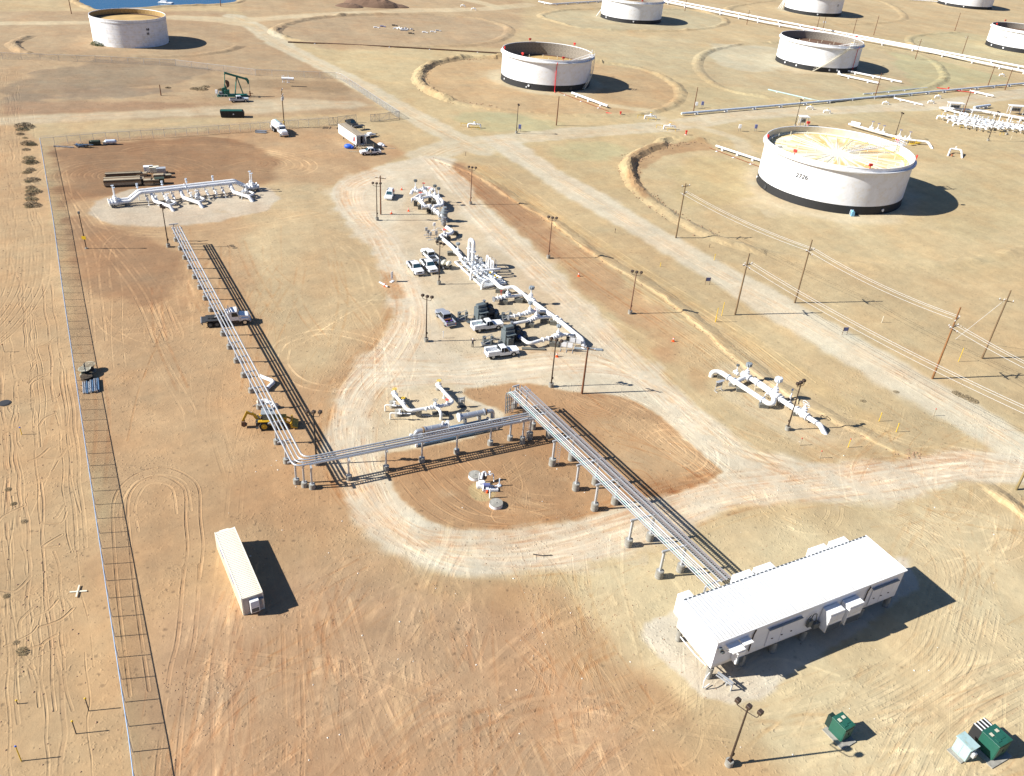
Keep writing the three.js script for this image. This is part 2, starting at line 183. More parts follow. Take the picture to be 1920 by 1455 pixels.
const ZONES = [
  wet([[-111.44, -373.50],[-2.93, -408.09],[326.03, -623.30],[112.40, -173.79],[1.06, -231.20],[-57.95, -305.84]], [205, 185, 151], { soft: 14, rag: 0.9, a: 0.8 }),
  wet([[-283.04, -384.92],[-160.67, -452.16],[-73.76, -325.84],[-46.64, -283.40],[-179.32, -230.54]], [184, 160, 136], { soft: 8, rag: 0.8 }),
  wet([[-181.29, -522.63],[-13.53, -577.86],[-13.17, -416.65],[-94.95, -380.74],[-133.76, -416.96]], [190, 166, 140], { soft: 8, rag: 0.8 }),
  wet([[-164.26, -320.75],[-143.71, -329.10],[-124.01, -319.58],[-125.61, -297.96],[-144.87, -286.93],[-161.11, -269.83],[-170.39, -268.03],[-176.72, -279.27]], [150, 132, 116], { soft: 5, rag: 2.2, a: 0.75 }),
  wet([[-167.84, -282.52],[-137.04, -289.76],[-122.34, -294.27],[-124.98, -282.44],[-147.57, -270.22],[-167.71, -263.28]], [146, 130, 118], { soft: 4, rag: 2.2, a: 0.7 }),
  wet([[-122.85, -316.34],[-96.13, -319.25],[-64.59, -320.28],[-69.91, -308.14],[-99.02, -302.67],[-112.64, -292.96]], [160, 136, 112], { soft: 4, rag: 1.5, a: 0.7 }),
  wet([[-166.40, -260.96],[-125.46, -274.93],[-102.25, -278.49],[-120.95, -263.98],[-158.35, -246.67]], [168, 138, 116], { soft: 5, rag: 0.9, a: 0.85 }),
  wet(outside, [196, 167, 137], { soft: 2.5, rag: 0.6 }),
  wet(yardRed, [189, 159, 131], { soft: 5, rag: 1.0 }),
  wet([[-29.94, -45.61],[-35.93, -65.07],[-21.32, -72.62],[-1.38, -66.41],[15.32, -59.29],[17.43, -42.26],[-27.12, -38.59]], [186, 155, 132], { soft: 9, rag: 1.1, a: 0.85 }),
  wet([[-37.79, -89.07],[-35.70, -117.85],[-24.04, -97.12],[-16.35, -80.84],[-19.17, -74.69],[-31.06, -79.05]], [192, 157, 127], { soft: 5, rag: 1.1, a: 0.7 }),
  wet([[-130.17, -219.76],[-106.34, -235.99],[-80.09, -240.40],[-68.73, -222.21],[-67.18, -206.98],[-92.16, -200.64],[-103.31, -187.32],[-105.63, -176.81]], [150, 116, 89], { soft: 5, rag: 1.6, a: 0.85 }),
  wet([[-106.17, -176.68],[-98.18, -175.16],[-84.02, -168.71],[-72.27, -159.45],[-66.39, -131.61],[-74.41, -138.85],[-81.80, -137.47]], [158, 124, 98], { soft: 4, rag: 1.4, a: 0.75 }),
  wet([[-71.62, -207.97],[-50.23, -205.01],[-34.03, -176.47],[-25.87, -152.82],[-25.55, -130.60],[-29.06, -112.25],[-39.12, -117.30],[-52.95, -147.62]], [200, 178, 149], { soft: 7, rag: 1.2, a: 0.9 }),
  wet([[6.55, -77.67],[21.58, -85.46],[34.23, -91.40],[77.57, -100.49],[59.09, -53.56],[54.87, -45.35],[29.80, -43.28],[23.78, -58.10],[15.99, -68.25]], [219, 200, 168], { soft: 7, rag: 1.2, a: 0.92 }),
  wet([[15.53, -62.12],[23.78, -58.10],[35.02, -51.41],[29.80, -43.28],[12.57, -41.86]], [196, 164, 133], { soft: 8, rag: 1.2, a: 0.7 }),
  wet(ringA, [209, 189, 156], { soft: 5, rag: 1.0 }), wet(ringB, [199, 172, 140], { soft: 5, rag: 1.1 }), wet(ringC, [196, 178, 150], { soft: 5, rag: 1.1 }), wet(ringD, [196, 182, 156], { soft: 5, rag: 1.0 }), wet(ringE, [186, 163, 140], { soft: 6, rag: 1.1 }), wet(ringG, [200, 186, 154], { soft: 6, rag: 1.1 }),
  wet(ell([86.9, -241.2], 27, 27), [217, 200, 174], { soft: 7, rag: 1.3 }), wet(ell([3.1, -352.8], 22, 23), [208, 192, 168], { soft: 6, rag: 1.3, a: 0.9 }), wet(ell([135.9, -440], 24, 25), [206, 190, 166], { soft: 6, rag: 1.3, a: 0.85 }), wet(ell([51.8, -536.8], 22, 23), [208, 196, 174], { soft: 6, rag: 1.3, a: 0.8 }), wet(ell([184.9, -635.1], 24, 24), [206, 194, 172], { soft: 6, rag: 1.3, a: 0.8 }),
  wet([[90.79, -469.72],[121.37, -481.80],[126.81, -456.45],[99.23, -401.63],[82.54, -418.59]], [212, 202, 182], { soft: 6, rag: 1.3, a: 0.7 }),
  wet([[-28.62, -282.27],[-18.98, -295.97],[-4.08, -294.99],[10.69, -291.21],[10.59, -281.10],[-16.95, -269.58]], [188, 182, 150], { soft: 4, rag: 1.5, a: 0.75 }), wet([[7.05, -267.52],[29.44, -271.03],[33.96, -263.52],[19.88, -248.67],[5.48, -247.37]], [194, 186, 152], { soft: 5, rag: 1.5, a: 0.7 }), wet([[193.59, -491.98],[220.21, -471.52],[234.21, -441.22],[161.05, -384.24],[122.46, -363.19],[169.54, -408.07]], [186, 182, 150], { soft: 5, rag: 1.4, a: 0.65 }),
  wet([[-3.86, -449.22],[82.35, -489.38],[84.18, -445.27],[64.43, -377.61],[35.96, -399.76]], [198, 184, 158], { soft: 8, rag: 1.2, a: 0.6 }), wet([[62.01, -376.70],[152.68, -360.75],[141.10, -328.23],[57.20, -309.43]], [200, 184, 152], { soft: 6, rag: 1.1, a: 0.7 }),
  wet([[36.66, -240.46],[51.05, -265.46],[67.78, -264.44],[63.85, -228.78],[43.51, -211.47]], [203, 184, 147], { soft: 6, rag: 1.2, a: 0.7 }), wet([[122.86, -262.88],[165.37, -285.24],[136.68, -224.87],[113.75, -212.05]], [201, 183, 150], { soft: 6, rag: 1.1, a: 0.7 }),
  wet([[29.26, -256.61],[41.75, -273.38],[57.24, -284.10],[58.22, -273.30],[40.58, -262.54],[31.09, -239.01],[33.88, -213.19],[28.00, -228.83]], [186, 154, 124], { soft: 2.4, rag: 1.0, a: 0.8 }),
  wet(brownStrip, [188, 157, 129], { soft: 3.6, rag: 1.4, a: 0.92 }), wet([[-29.29, -232.83],[-22.22, -237.74],[-4.04, -210.20],[9.67, -187.56],[7.14, -172.93],[-3.14, -189.83],[-15.48, -213.61]], [166, 128, 101], { soft: 4, rag: 1.5, a: 0.6 }),
  wet([[33.53, -147.61],[47.98, -124.06],[58.72, -111.41],[62.64, -107.97],[49.55, -103.21],[39.23, -104.49],[28.24, -128.06]], [201, 178, 147], { soft: 5, rag: 1.2, a: 0.9 }),
  wet([[-17.11, -232.18],[1.65, -204.81],[20.55, -178.08],[38.16, -150.25],[49.20, -129.20],[62.33, -111.92],[64.98, -114.52],[52.24, -133.78],[39.11, -156.35],[20.96, -185.07],[1.46, -213.58],[-14.44, -236.83]], [208, 183, 145], { soft: 2.4, rag: 1.1, a: 0.75 }),
  wet(roadMain, [218, 203, 180], { w: 10, soft: 3, rag: 0.7 }), wet(roadNorth, [218, 203, 180], { w: 12, soft: 3.2, rag: 0.7 }), wet(roadPower, [226, 212, 192], { w: 10, soft: 3.4, rag: 0.6 }), wet(roadWest, [206, 188, 166], { w: 10, soft: 5, rag: 0.7 }), wet([[-100.35, -283.50],[-82.09, -295.85],[-67.03, -294.87],[-71.44, -282.34],[-92.69, -270.53]], [208, 192, 170], { soft: 6, rag: 0.8, a: 0.8 }),
  wet(roadFar, [214, 194, 166], { w: 9, soft: 4, rag: 0.6 }), wet(roadFar2, [214, 194, 166], { w: 12, soft: 5, rag: 0.6 }), wet(roadFar3, [214, 194, 166], { w: 9, soft: 4, rag: 0.6 }), wet([[-9.68, -561.32],[-24.94, -539.36],[-52.77, -564.09]], [212, 194, 166], { w: 10, soft: 4, rag: 0.6 }),
  wet([[39.52, -306.03],[54.47, -303.49],[69.11, -290.18],[69.54, -273.54]], [216, 199, 172], { w: 5, soft: 3, rag: 0.8 }), wet([[24.99, -322.15],[38.69, -318.71],[48.56, -301.65]], [214, 195, 165], { w: 6, soft: 3, rag: 0.8 }),
  wet(calicheYard, [222, 207, 188], { soft: 2.8, rag: 0.9 }),
  wet(redOval, [181, 147, 118], { soft: 1.3, rag: 0.9 }),
  wet([[14.18, -114.04],[24.32, -110.93],[30.63, -101.97],[27.61, -97.71],[19.78, -97.93],[14.56, -103.81]], [204, 176, 146], { soft: 4, rag: 1.3, a: 0.6 }),
  wet(padNear, [216, 197, 173], { soft: 2.4, rag: 1.2 }),
  wet([[-33.73, -222.16],[-19.07, -221.40],[-6.74, -185.65],[11.34, -145.47],[13.87, -129.45],[-2.14, -125.01],[-13.05, -130.75],[-18.37, -149.33],[-29.86, -180.58]], [207, 187, 164], { soft: 4, rag: 1.5, a: 0.6 }),
  wet(laneEast, [225, 211, 194], { w: 7, soft: 3, rag: 1.1, a: 0.85 }), wet(laneWest, [225, 211, 194], { w: 6.5, soft: 2.6, rag: 1.1, a: 0.85 }), wet(laneMid, [225, 211, 194], { w: 6, soft: 3, rag: 1.1, a: 0.75 }),
  wet([[36.46, -133.14],[42.13, -132.15],[49.04, -120.86],[52.66, -112.76],[47.26, -106.96],[41.99, -113.49],[34.00, -123.63]], [211, 192, 166], { soft: 3, rag: 1.3, a: 0.8 }),
  wet([[30.96, -128.50],[34.76, -134.80],[34.28, -125.42],[30.45, -118.07]], [194, 162, 130], { soft: 2.4, rag: 1.2, a: 0.6 }),
  wet(padHouse, [230, 217, 202], { soft: 1.1, rag: 0.8 }), wet(padManifold, [206, 190, 176], { soft: 1.8, rag: 0.9 }),
  wet(ell([-2.91, -91.29], 1.9, 2.4), [190, 170, 136], { soft: 0.5, rag: 0.3, a: 0.9 }),
  wet([[-30.07, -161.15],[-25.82, -159.29],[-22.82, -148.50],[-25.00, -147.61],[-27.86, -152.44]], [188, 156, 128], { soft: 1.6, rag: 1.2, a: 0.7 }),
  wet([[-9.52, -81.67],[-4.33, -78.31],[-2.15, -76.48],[-7.45, -76.05],[-11.15, -78.48]], [224, 211, 193], { soft: 3, rag: 1.2, a: 0.6 }),
];
// ruts: a path, gauge between the two wheels, width, relief depth (- pressed in), tone (+ dusty, - damp or turned soil)
const RUTS = [];
const rut = (path, o = {}) => RUTS.push({ path, gauge: 1.8, w: 0.38, depth: -0.55, tone: 0.1, ...o });
const arc = (c, rx, rz, a0, a1, n = 16) => Array.from({ length: n + 1 }, (_, i) => { const t = a0 + (a1 - a0) * i / n; return [c[0] + Math.cos(t) * rx, c[1] + Math.sin(t) * rz]; });
rut([[-35.52, -54.30],[-42.28, -66.81],[-47.00, -76.14],[-49.91, -82.43],[-50.48, -86.01],[-49.49, -88.46],[-47.27, -89.71],[-44.24, -88.57],[-41.90, -86.22],[-39.67, -80.55],[-37.49, -75.35],[-35.64, -68.39]], { depth: -0.9, w: 0.3, tone: -0.05 });
rut([[-46.32, -77.20],[-48.76, -82.04],[-49.16, -86.64],[-46.99, -88.09],[-43.96, -86.87],[-41.36, -81.91]], { depth: -0.5, w: 0.3 });
rut([[-36.89, -72.63],[-33.64, -62.21],[-32.64, -57.27],[-30.23, -48.66],[-28.54, -43.35]], { depth: -0.7, tone: -0.06 });
rut([[-17.28, -44.33],[-18.68, -50.91],[-21.27, -59.82],[-23.23, -66.45]], { depth: -0.7, tone: -0.08 }); rut([[-16.71, -64.77],[-14.63, -59.08],[-13.69, -53.22],[-12.06, -49.18]], { depth: -0.6, tone: -0.06, tread: 1 });
rut([[-32.28, -60.13],[-25.09, -59.43],[-18.16, -59.43],[-13.55, -59.47],[-6.32, -57.17],[2.77, -56.07],[13.96, -56.17],[27.21, -55.20]], { depth: -0.55, tone: 0.05 });
rut([[-41.39, -123.72],[-41.07, -127.57],[-38.12, -130.84],[-33.75, -132.81],[-25.55, -130.60],[-21.80, -128.31]], { tone: 0.25, depth: -0.4 }); rut([[-40.15, -125.24],[-38.96, -119.95],[-35.06, -115.41],[-30.33, -114.00],[-26.30, -115.61]], { tone: 0.25, depth: -0.4 });
rut([[-38.45, -128.41],[-34.76, -137.25],[-30.24, -144.76],[-24.34, -146.79]], { tone: 0.16, depth: -0.3 });
for (const [r, t] of [[4, 0.05], [6.5, 0.1], [9, 0.04], [12, 0.12], [15, 0.02], [18, 0.1]]) rut(arc([-103.08, -204.12], r * 1.3, r, 2.4, 5.6), { depth: -0.9, tone: t, w: 0.5 });
for (let i = 0; i < 7; i++) rut(arc([-86.24, -222.23], 14 + i * 2.2, 6 + i * 1.3, 3.3, 6.6), { depth: -0.7, tone: -0.06 + 0.03 * i, w: 0.5 });
rut([[-118.81, -204.30],[-102.91, -177.44],[-90.28, -158.51],[-79.04, -137.98],[-71.23, -122.82]], { depth: -0.7, w: 0.4 }); rut([[-109.30, -186.61],[-95.94, -169.20],[-82.93, -154.51],[-71.14, -139.46],[-61.59, -124.46]], { depth: -0.8, w: 0.45, tone: 0.12 }); rut([[-109.27, -190.40],[-92.75, -169.91],[-81.51, -157.54],[-70.11, -143.14],[-61.27, -128.43]], { depth: -0.7, w: 0.45, tone: 0.08 });
rut([[-76.47, -170.37],[-84.50, -169.85],[-88.19, -166.27],[-86.06, -156.59],[-79.61, -142.51]], { depth: -0.7 }); rut([[-95.16, -172.57],[-84.02, -168.71],[-72.53, -172.49],[-61.77, -180.10],[-49.34, -189.89]], { depth: -0.5, w: 0.5 }); rut([[-88.52, -163.21],[-77.44, -142.93],[-70.27, -126.86],[-64.44, -114.95]], { depth: -0.5, w: 0.25 });
rut([[-67.85, -140.08],[-60.38, -128.58],[-59.41, -124.84],[-61.74, -122.55],[-66.78, -123.58],[-72.26, -127.51],[-75.78, -132.02]], { depth: -0.4 });
for (let i = 0; i < 8; i++) rut([[-13.92, -92.22], [-10.35, -88.02], [-5.61, -84.45], [-0.59, -84.01]].map(([x, z]) => [x + i * 1.2, z - i * 0.9 + rr(-0.4, 0.4)]), { depth: -0.55, tone: i % 2 ? 0.1 : -0.05, w: 0.3 });
for (let i = 0; i < 9; i++) rut([[0.92, -97.94], [-1.05, -91.53], [1.39, -87.28], [5.76, -87.83]].map(([x, z]) => [x + rr(-3, 5), z + rr(-2, 2)]), { depth: -0.4, tone: rr(-0.05, 0.1), w: 0.25 });
for (let i = 0; i < 7; i++) rut([[11.20, -117.60], [17.65, -113.77], [23.00, -106.39], [27.97, -100.31]].map(([x, z], k) => [x + i * 1.3, z + i * 0.4 * (k - 1)]), { depth: -0.5, tone: 0.08, w: 0.3 });
for (let i = 0; i < 5; i++) rut(arc([25.70, -104.67], 2.5 + i * 1.6, 3 + i * 1.7, -2.6, 1.6), { depth: -0.45, tone: 0.08, w: 0.3 });
for (let i = 0; i < 4; i++) rut(arc([13.39, -116.30], 2 + i * 1.1, 2 + i * 1.2, 0.2, 2.6), { depth: -0.5, tone: -0.06, w: 0.3 });
// the house yard: long sweeps round its corner
for (let i = 0; i < 6; i++) rut([[27.65, -57.48], [36.41, -60.54], [44.26, -64.87], [50.19, -69.46], [53.81, -74.83], [56.67, -79.64]].map(([x, z]) => [x + i * 1.0, z + i * 0.75]), { depth: -0.6, tone: i % 2 ? 0.08 : -0.06, w: 0.32 });
for (let i = 0; i < 6; i++) rut([[38.04, -49.15], [41.69, -54.08], [45.73, -58.87], [52.10, -63.26], [64.22, -69.73]].map(([x, z]) => [x + i * 1.0, z + i * 0.5]), { depth: -0.7, tone: i % 2 ? 0.1 : -0.04, w: 0.34, tread: i % 2 });
for (let i = 0; i < 5; i++) rut([[39.96, -50.99], [44.42, -60.09], [50.11, -71.89], [55.61, -80.46]].map(([x, z], k) => [x + i * 1.9 - k * i * 0.25, z]), { depth: -0.3, tone: 0.05, w: 0.3, tread: 1 });
for (let i = 0; i < 5; i++) rut(arc([53.80, -85.17], 5 + i * 1.2, 7 + i * 1.5, -1.6, 1.2), { depth: -0.35, tone: -0.04, w: 0.26 });
for (let i = 0; i < 4; i++) rut(arc([64.18, -96.94], 5 + i * 2.2, 5 + i * 2, -1.4, 2.4), { depth: -0.4, tone: 0.08, w: 0.3 });
rut([[37.70, -90.15],[41.12, -88.92],[44.10, -89.06],[46.43, -91.57],[47.49, -94.23]], { depth: -0.7, tone: 0.1, tread: 1 }); rut([[36.76, -96.44],[37.31, -91.79],[40.49, -89.39]], { depth: -0.6, tone: 0.12 });
for (let i = 0; i < 9; i++) rut([[rr(18, 34), rr(-66, -60)], [rr(10, 22), rr(-58, -52)], [rr(-6, 8), rr(-54, -47)]], { depth: -0.4, tone: rr(-0.06, 0.08), w: 0.3 });
for (let i = 0; i < 12; i++) { const x = rr(6, 15), z = rr(-76, -60); rut([[x, z], [x + rr(-3, 3), z + rr(3, 7)]], { depth: -0.7, tone: -0.08, w: 0.3, tread: 1, gauge: 1.2 }); }
rut(arc([10.24, -53.31], 8.5, 4.2, 3.4, 6.0), { depth: -0.6, tone: 0.12, w: 0.45, tread: 1 });
// caliche roads: many faint wheel passes
for (const [p, n, s] of [[roadPower, 40, 3.4], [roadMain, 36, 3], [roadNorth, 36, 3.6], [roadWest, 24, 3.8], [laneEast, 70, 5.5], [laneWest, 80, 4.2], [laneMid, 50, 6]])
  for (let i = 0; i < n; i++) { const o = rr(-s, s), q = rr(-1, 1), e = rr(-0.25, 0.25); rut(p.map(([x, z], k) => [x + o * 0.8 + k * e + Math.sin(k * 1.3 + i) * q, z + o * 0.7 + Math.cos(k * 1.7 + i) * q]), { depth: rr(-0.22, -0.03), tone: rr(-0.13, 0.08), w: rr(0.1, 0.55), gauge: i % 2 ? 1.7 : 0 }); }
const sweep = (n, x0, x1, z0, z1, dx, dz, bend, o) => { for (let i = 0; i < n; i++) { const x = rr(x0, x1), z = rr(z0, z1), k = rr(0.6, 1.5), b = rr(-bend, bend), u = dx + rr(-0.25, 0.25) * Math.abs(dz), v = dz + rr(-0.25, 0.25) * Math.abs(dx); rut([[x, z], [x + u * k * 0.5 + b * v * 0.04, z + v * k * 0.5 - b * u * 0.04], [x + u * k + b * v * 0.02, z + v * k]], { depth: rr(-0.3, -0.04), tone: rr(-0.15, 0.13), w: rr(0.12, 0.5), gauge: i % 3 ? 1.75 : 0, ...o }); } };
sweep(70, -75, -22, -185, -110, 9, 26, 4); sweep(90, -36, 16, -86, -50, 5, 16, 4); sweep(60, -20, 20, -80, -52, -9, 10, 5); sweep(60, 20, 62, -62, -44, 14, -7, 6); sweep(60, 48, 80, -108, -66, 8, -12, 8); sweep(40, 50, 90, -120, -95, 16, 4, 5); sweep(40, 0, 60, -190, -130, 14, 18, 2); sweep(60, -100, -40, -235, -175, 16, -5, 9); sweep(50, 5, 40, -120, -100, 10, 8, 6);
for (let i = 0; i < 16; i++) { const x = rr(-70, -22), z = rr(-175, -120); rut([[x, z], [x + rr(-6, 10), z + rr(10, 22)], [x + rr(-4, 18), z + rr(24, 44)]], { depth: rr(-0.3, -0.1), tone: rr(-0.02, 0.12), w: 0.35 }); }
for (let i = 0; i < 18; i++) { const x = rr(-34, -4), z = rr(-84, -66); rut([[x, z], [x + rr(-4, 6), z + rr(8, 14)], [x + rr(-6, 10), z + rr(16, 32)]], { depth: rr(-0.35, -0.1), tone: rr(-0.09, 0.12), w: rr(0.3, 0.6) }); }
for (let i = 0; i < 14; i++) { const a = [-6.34, -78.08], x = a[0] + rr(-9, 4), z = a[1]; rut([[x, z - 6], [x - rr(-1, 3), z + 8], [x - rr(-3, 7), z + rr(16, 26)]], { depth: -0.15, tone: rr(0.01, 0.06), w: rr(0.5, 1.2), gauge: 0 }); }
for (let i = 0; i < 16; i++) rut([[-22.89, -229.68], [-3.37, -195.06], [14.06, -165.81], [32.29, -138.39], [41.53, -119.73]].map(([x, z], k) => [x + i * 0.75 + Math.sin(k + i) * 0.4, z - i * 0.6]), { depth: rr(-0.6, -0.25), tone: rr(-0.2, 0.16), w: 0.45 });
// sandy strip outside the fence: deep wavy ruts along it
for (let i = 0; i < 120; i++) { const t0 = rnd(), span = rr(0.03, 0.16), off = -1.4 - Math.pow(rnd(), 0.8) * 11, ph = rr(0, 6), am = rr(0.05, 0.4), lean = rr(-0.7, 0.5), pts = []; for (let k = 0; k <= 10; k++) { const q = mid([-28.83, -38.45], [-171.12, -289.36], t0 + span * k / 10); pts.push([q[0] + off + lean * k / 10 + Math.sin(k * 0.7 + ph) * am + Math.sin(k * 2.1 + ph * 3) * 0.14, q[1]]); } rut(pts, { depth: rr(-1.0, -0.25), tone: rr(-0.05, 0.05), w: rr(0.14, 0.42), gauge: i % 4 ? 0 : rr(0.9, 1.7) }); }
for (let i = 0; i < 30; i++) { const t = rnd(), q = mid([-32.84, -45.35], [-89.79, -145.39], t), x = q[0] - rr(2, 9), z = q[1]; rut([[x, z], [x + rr(-1.5, 0.4), z + rr(1, 2.4)], [x + rr(-2.4, 1), z + rr(2, 4)]], { depth: rr(-1.5, -0.8), tone: -0.05, w: rr(0.15, 0.35), gauge: 0 }); }
for (let i = 0; i < 7; i++) rut([[-101.36, -164.91], [-91.49, -145.05], [-88.02, -134.09], [-86.45, -124.04], [-86.77, -116.53]].map(([x, z]) => [x - i * 1.0, z + i * 0.7]), { depth: -0.8, tone: 0, w: 0.3, gauge: 0 });
// ploughed and graded lines
for (let i = 0; i < 60; i++) { const x = rr(52, 84), z = rr(-120, -82); rut([[x, z], [x + rr(2, 7), z - rr(1, 3)]], { depth: rr(-0.35, -0.1), tone: rr(-0.1, 0.04), w: rr(0.1, 0.25), gauge: 0 }); }
for (let i = 0; i < 70; i++) { const x = rr(30, 64), z = rr(-70, -44); rut([[x, z], [x + rr(2, 6), z - rr(0.5, 2.5)]], { depth: rr(-0.3, -0.1), tone: rr(-0.06, 0.05), w: rr(0.1, 0.2), gauge: 0 }); }

function dots(x, z) {                                                          // small pits and crumbs, no two alike
  let v = 0;
  for (const [f, p] of [[0.9, 0.2], [2.3, 0.14]]) { const i = Math.floor(x * f), j = Math.floor(z * f), h = hash(i + 7001, j + 313); if (h < p) { const r = 0.05 + 0.17 * hash(i, j + 77), cx = 0.3 + 0.4 * hash(i + 5, j), cz = 0.3 + 0.4 * hash(i, j + 9), d = Math.hypot((x * f - i - cx) * (0.7 + hash(i + 3, j)), z * f - j - cz) / (r * 1.2); if (d < 1) v = Math.max(v, (1 - d * d) * (0.4 + 0.5 * hash(i + 1, j + 1))); } }
  return v;
}
const vn = (x, z) => { const i = Math.floor(x), j = Math.floor(z); let u = x - i, v = z - j; u = u * u * (3 - 2 * u); v = v * v * (3 - 2 * v); return (hash(i, j) * (1 - u) + hash(i + 1, j) * u) * (1 - v) + (hash(i, j + 1) * (1 - u) + hash(i + 1, j + 1) * u) * v; };
function paintGround(x0, z0, w, d, W, H) {
  const sx = W / w, N = W * H, R = new Float32Array(N), Gc = new Float32Array(N), B = new Float32Array(N), rough = new Float32Array(N);
  const base = [203, 181, 149], xs = (i) => x0 + (i + 0.5) / sx, zs = (j) => z0 + (j + 0.5) / sx;
  R.fill(base[0]); Gc.fill(base[1]); B.fill(base[2]);
  for (const zn of ZONES) {
    let lo = [1e9, 1e9], hi = [-1e9, -1e9]; const pad = zn.soft * 2 + (zn.w ?? 0);
    for (const [x, z] of zn.list) { lo = [Math.min(lo[0], x - pad), Math.min(lo[1], z - pad)]; hi = [Math.max(hi[0], x + pad), Math.max(hi[1], z + pad)]; }
    const i0 = Math.max(0, Math.floor((lo[0] - x0) * sx)), i1 = Math.min(W, Math.ceil((hi[0] - x0) * sx)), j0 = Math.max(0, Math.floor((lo[1] - z0) * sx)), j1 = Math.min(H, Math.ceil((hi[1] - z0) * sx));
    if (i1 <= i0 || j1 <= j0) continue;
    const cell = Math.max(zn.soft, 1.2 / sx), cw = Math.ceil(w / cell) + 3, ch = Math.ceil(d / cell) + 3, cv = document.createElement('canvas'); cv.width = cw; cv.height = ch; const g = cv.getContext('2d');
    g.fillStyle = '#000'; g.fillRect(0, 0, cw, ch); g.setTransform(1 / cell, 0, 0, 1 / cell, -x0 / cell + 1, -z0 / cell + 1);
    g.beginPath(); zn.list.forEach(([x, z], k) => (k ? g.lineTo(x, z) : g.moveTo(x, z)));
    if (zn.w) { g.lineWidth = zn.w; g.lineJoin = g.lineCap = 'round'; g.strokeStyle = '#fff'; g.stroke(); } else { g.closePath(); g.fillStyle = '#fff'; g.fill(); }
    const im = g.getImageData(0, 0, cw, ch).data, q = 512 / (zn.soft * 34), [cr, cg, cb] = zn.color;
    for (let j = j0; j < j1; j++) {
      const z = zs(j), v = (z - z0) / cell + 0.5, vi = Math.floor(v), fv = v - vi;
      for (let i = i0; i < i1; i++) {
        const x = xs(i), u = (x - x0) / cell + 0.5, ui = Math.floor(u), fu = u - ui, k = (vi * cw + ui) * 4;
        let m = ((im[k] * (1 - fu) + im[k + 4] * fu) * (1 - fv) + (im[k + cw * 4] * (1 - fu) + im[k + cw * 4 + 4] * fu) * fv) / 255;
        if (m <= 0.002) continue;
        m += (tab(x * q + 91, z * q + 17) - 0.5) * zn.rag; m = Math.max(0, Math.min(1, (m - 0.22) / 0.56)); m = m * m * (3 - 2 * m) * zn.a;
        const n = j * W + i; R[n] += (cr - R[n]) * m; Gc[n] += (cg - Gc[n]) * m; B[n] += (cb - B[n]) * m;
      }
    }
  }
  const layer = (bg) => { const cv = document.createElement('canvas'); cv.width = W; cv.height = H; const g = cv.getContext('2d'); g.fillStyle = bg; g.fillRect(0, 0, W, H); g.setTransform(sx, 0, 0, sx, -x0 * sx, -z0 * sx); g.lineJoin = g.lineCap = 'round'; return g; };
  const tone = layer('rgb(128,128,128)'), rel = layer('rgb(128,128,128)');
  for (const r of RUTS) {
    const p = r.path, sm = []; // smooth the path
    for (let k = 0; k < p.length - 1; k++) { const a = p[Math.max(0, k - 1)], b = p[k], c = p[k + 1], e = p[Math.min(p.length - 1, k + 2)]; for (let t = 0; t < 1; t += 0.125) { const f = (q) => 0.5 * (2 * b[q] + (c[q] - a[q]) * t + (2 * a[q] - 5 * b[q] + 4 * c[q] - e[q]) * t * t + (3 * b[q] - a[q] - 3 * c[q] + e[q]) * t * t * t); sm.push([f(0), f(1)]); } }
    sm.push(p[p.length - 1]);
    for (const side of r.gauge ? [-0.5, 0.5] : [0]) {
      const off = sm.map((q, k) => { const a = sm[Math.max(0, k - 1)], b = sm[Math.min(sm.length - 1, k + 1)], L = Math.hypot(b[0] - a[0], b[1] - a[1]) || 1; return [q[0] - (b[1] - a[1]) / L * r.gauge * side, q[1] + (b[0] - a[0]) / L * r.gauge * side]; });
      const draw = (g, wd, col, dash) => { g.beginPath(); off.forEach(([x, z], k) => (k ? g.lineTo(x, z) : g.moveTo(x, z))); g.lineWidth = wd; g.strokeStyle = col; g.setLineDash(dash ?? []); g.stroke(); };
      const a = Math.abs(r.depth), t = r.tone;
      draw(rel, r.w * 1.9, `rgba(235,235,235,${0.3 * a})`); draw(rel, r.w, `rgba(20,20,20,${Math.min(1, 0.75 * a)})`);
      if (r.tread) draw(rel, r.w * 0.8, `rgba(210,210,210,${0.5 * a})`, [0.12, 0.2]);
      draw(tone, r.w * 1.5, t > 0 ? `rgba(255,244,226,${t * 0.7})` : `rgba(96,52,26,${-t * 0.7})`); draw(tone, r.w * 0.9, t > 0 ? `rgba(255,244,226,${t})` : `rgba(96,52,26,${-t})`);
      rel.setLineDash([]);
    }
  }
  const T = tone.getImageData(0, 0, W, H).data, L = rel.getImageData(0, 0, W, H).data, col = new Uint8Array(N * 4), bump = new Uint8Array(N * 4);
  const fine = Math.min(1, 0.1 * sx / 1.0 + 0.25);
  for (let j = 0; j < H; j++) for (let i = 0; i < W; i++) {
    const n = j * W + i, k = n * 4, x = xs(i), z = zs(j);
    const a = tab(x * 3.1 + 40, z * 3.1 + 11) - 0.5, b = tab(x * 17.3 + z * 4.1, z * 16.7 - x * 4.4) - 0.5, c = tab(x * 71.7 - z * 23.1, z * 69.3 + x * 21.7) - 0.5, f = hash(i + (x0 * 7 | 0), j + (z0 * 13 | 0)) - 0.5, big = tab(x * 0.9 + 7, z * 0.9 + 3) - 0.5, st = tab(x * 6.1 + z * 3.3, (z * 1.2 - x * 2.2) * 6) - 0.5, hue = tab(x * 11 + 300, z * 11 + 90) - 0.5;
    const pale = Math.max(0, Math.min(1, (R[n] + Gc[n] + B[n] - 480) / 130)), pit = dots(x, z), g = 1 + 0.07 * a + (0.1 - 0.04 * pale) * b + 0.1 * c + 0.06 * f + 0.06 * st - pit * (0.26 - 0.12 * pale), dust = big * 12 + a * 6 + st * 7;
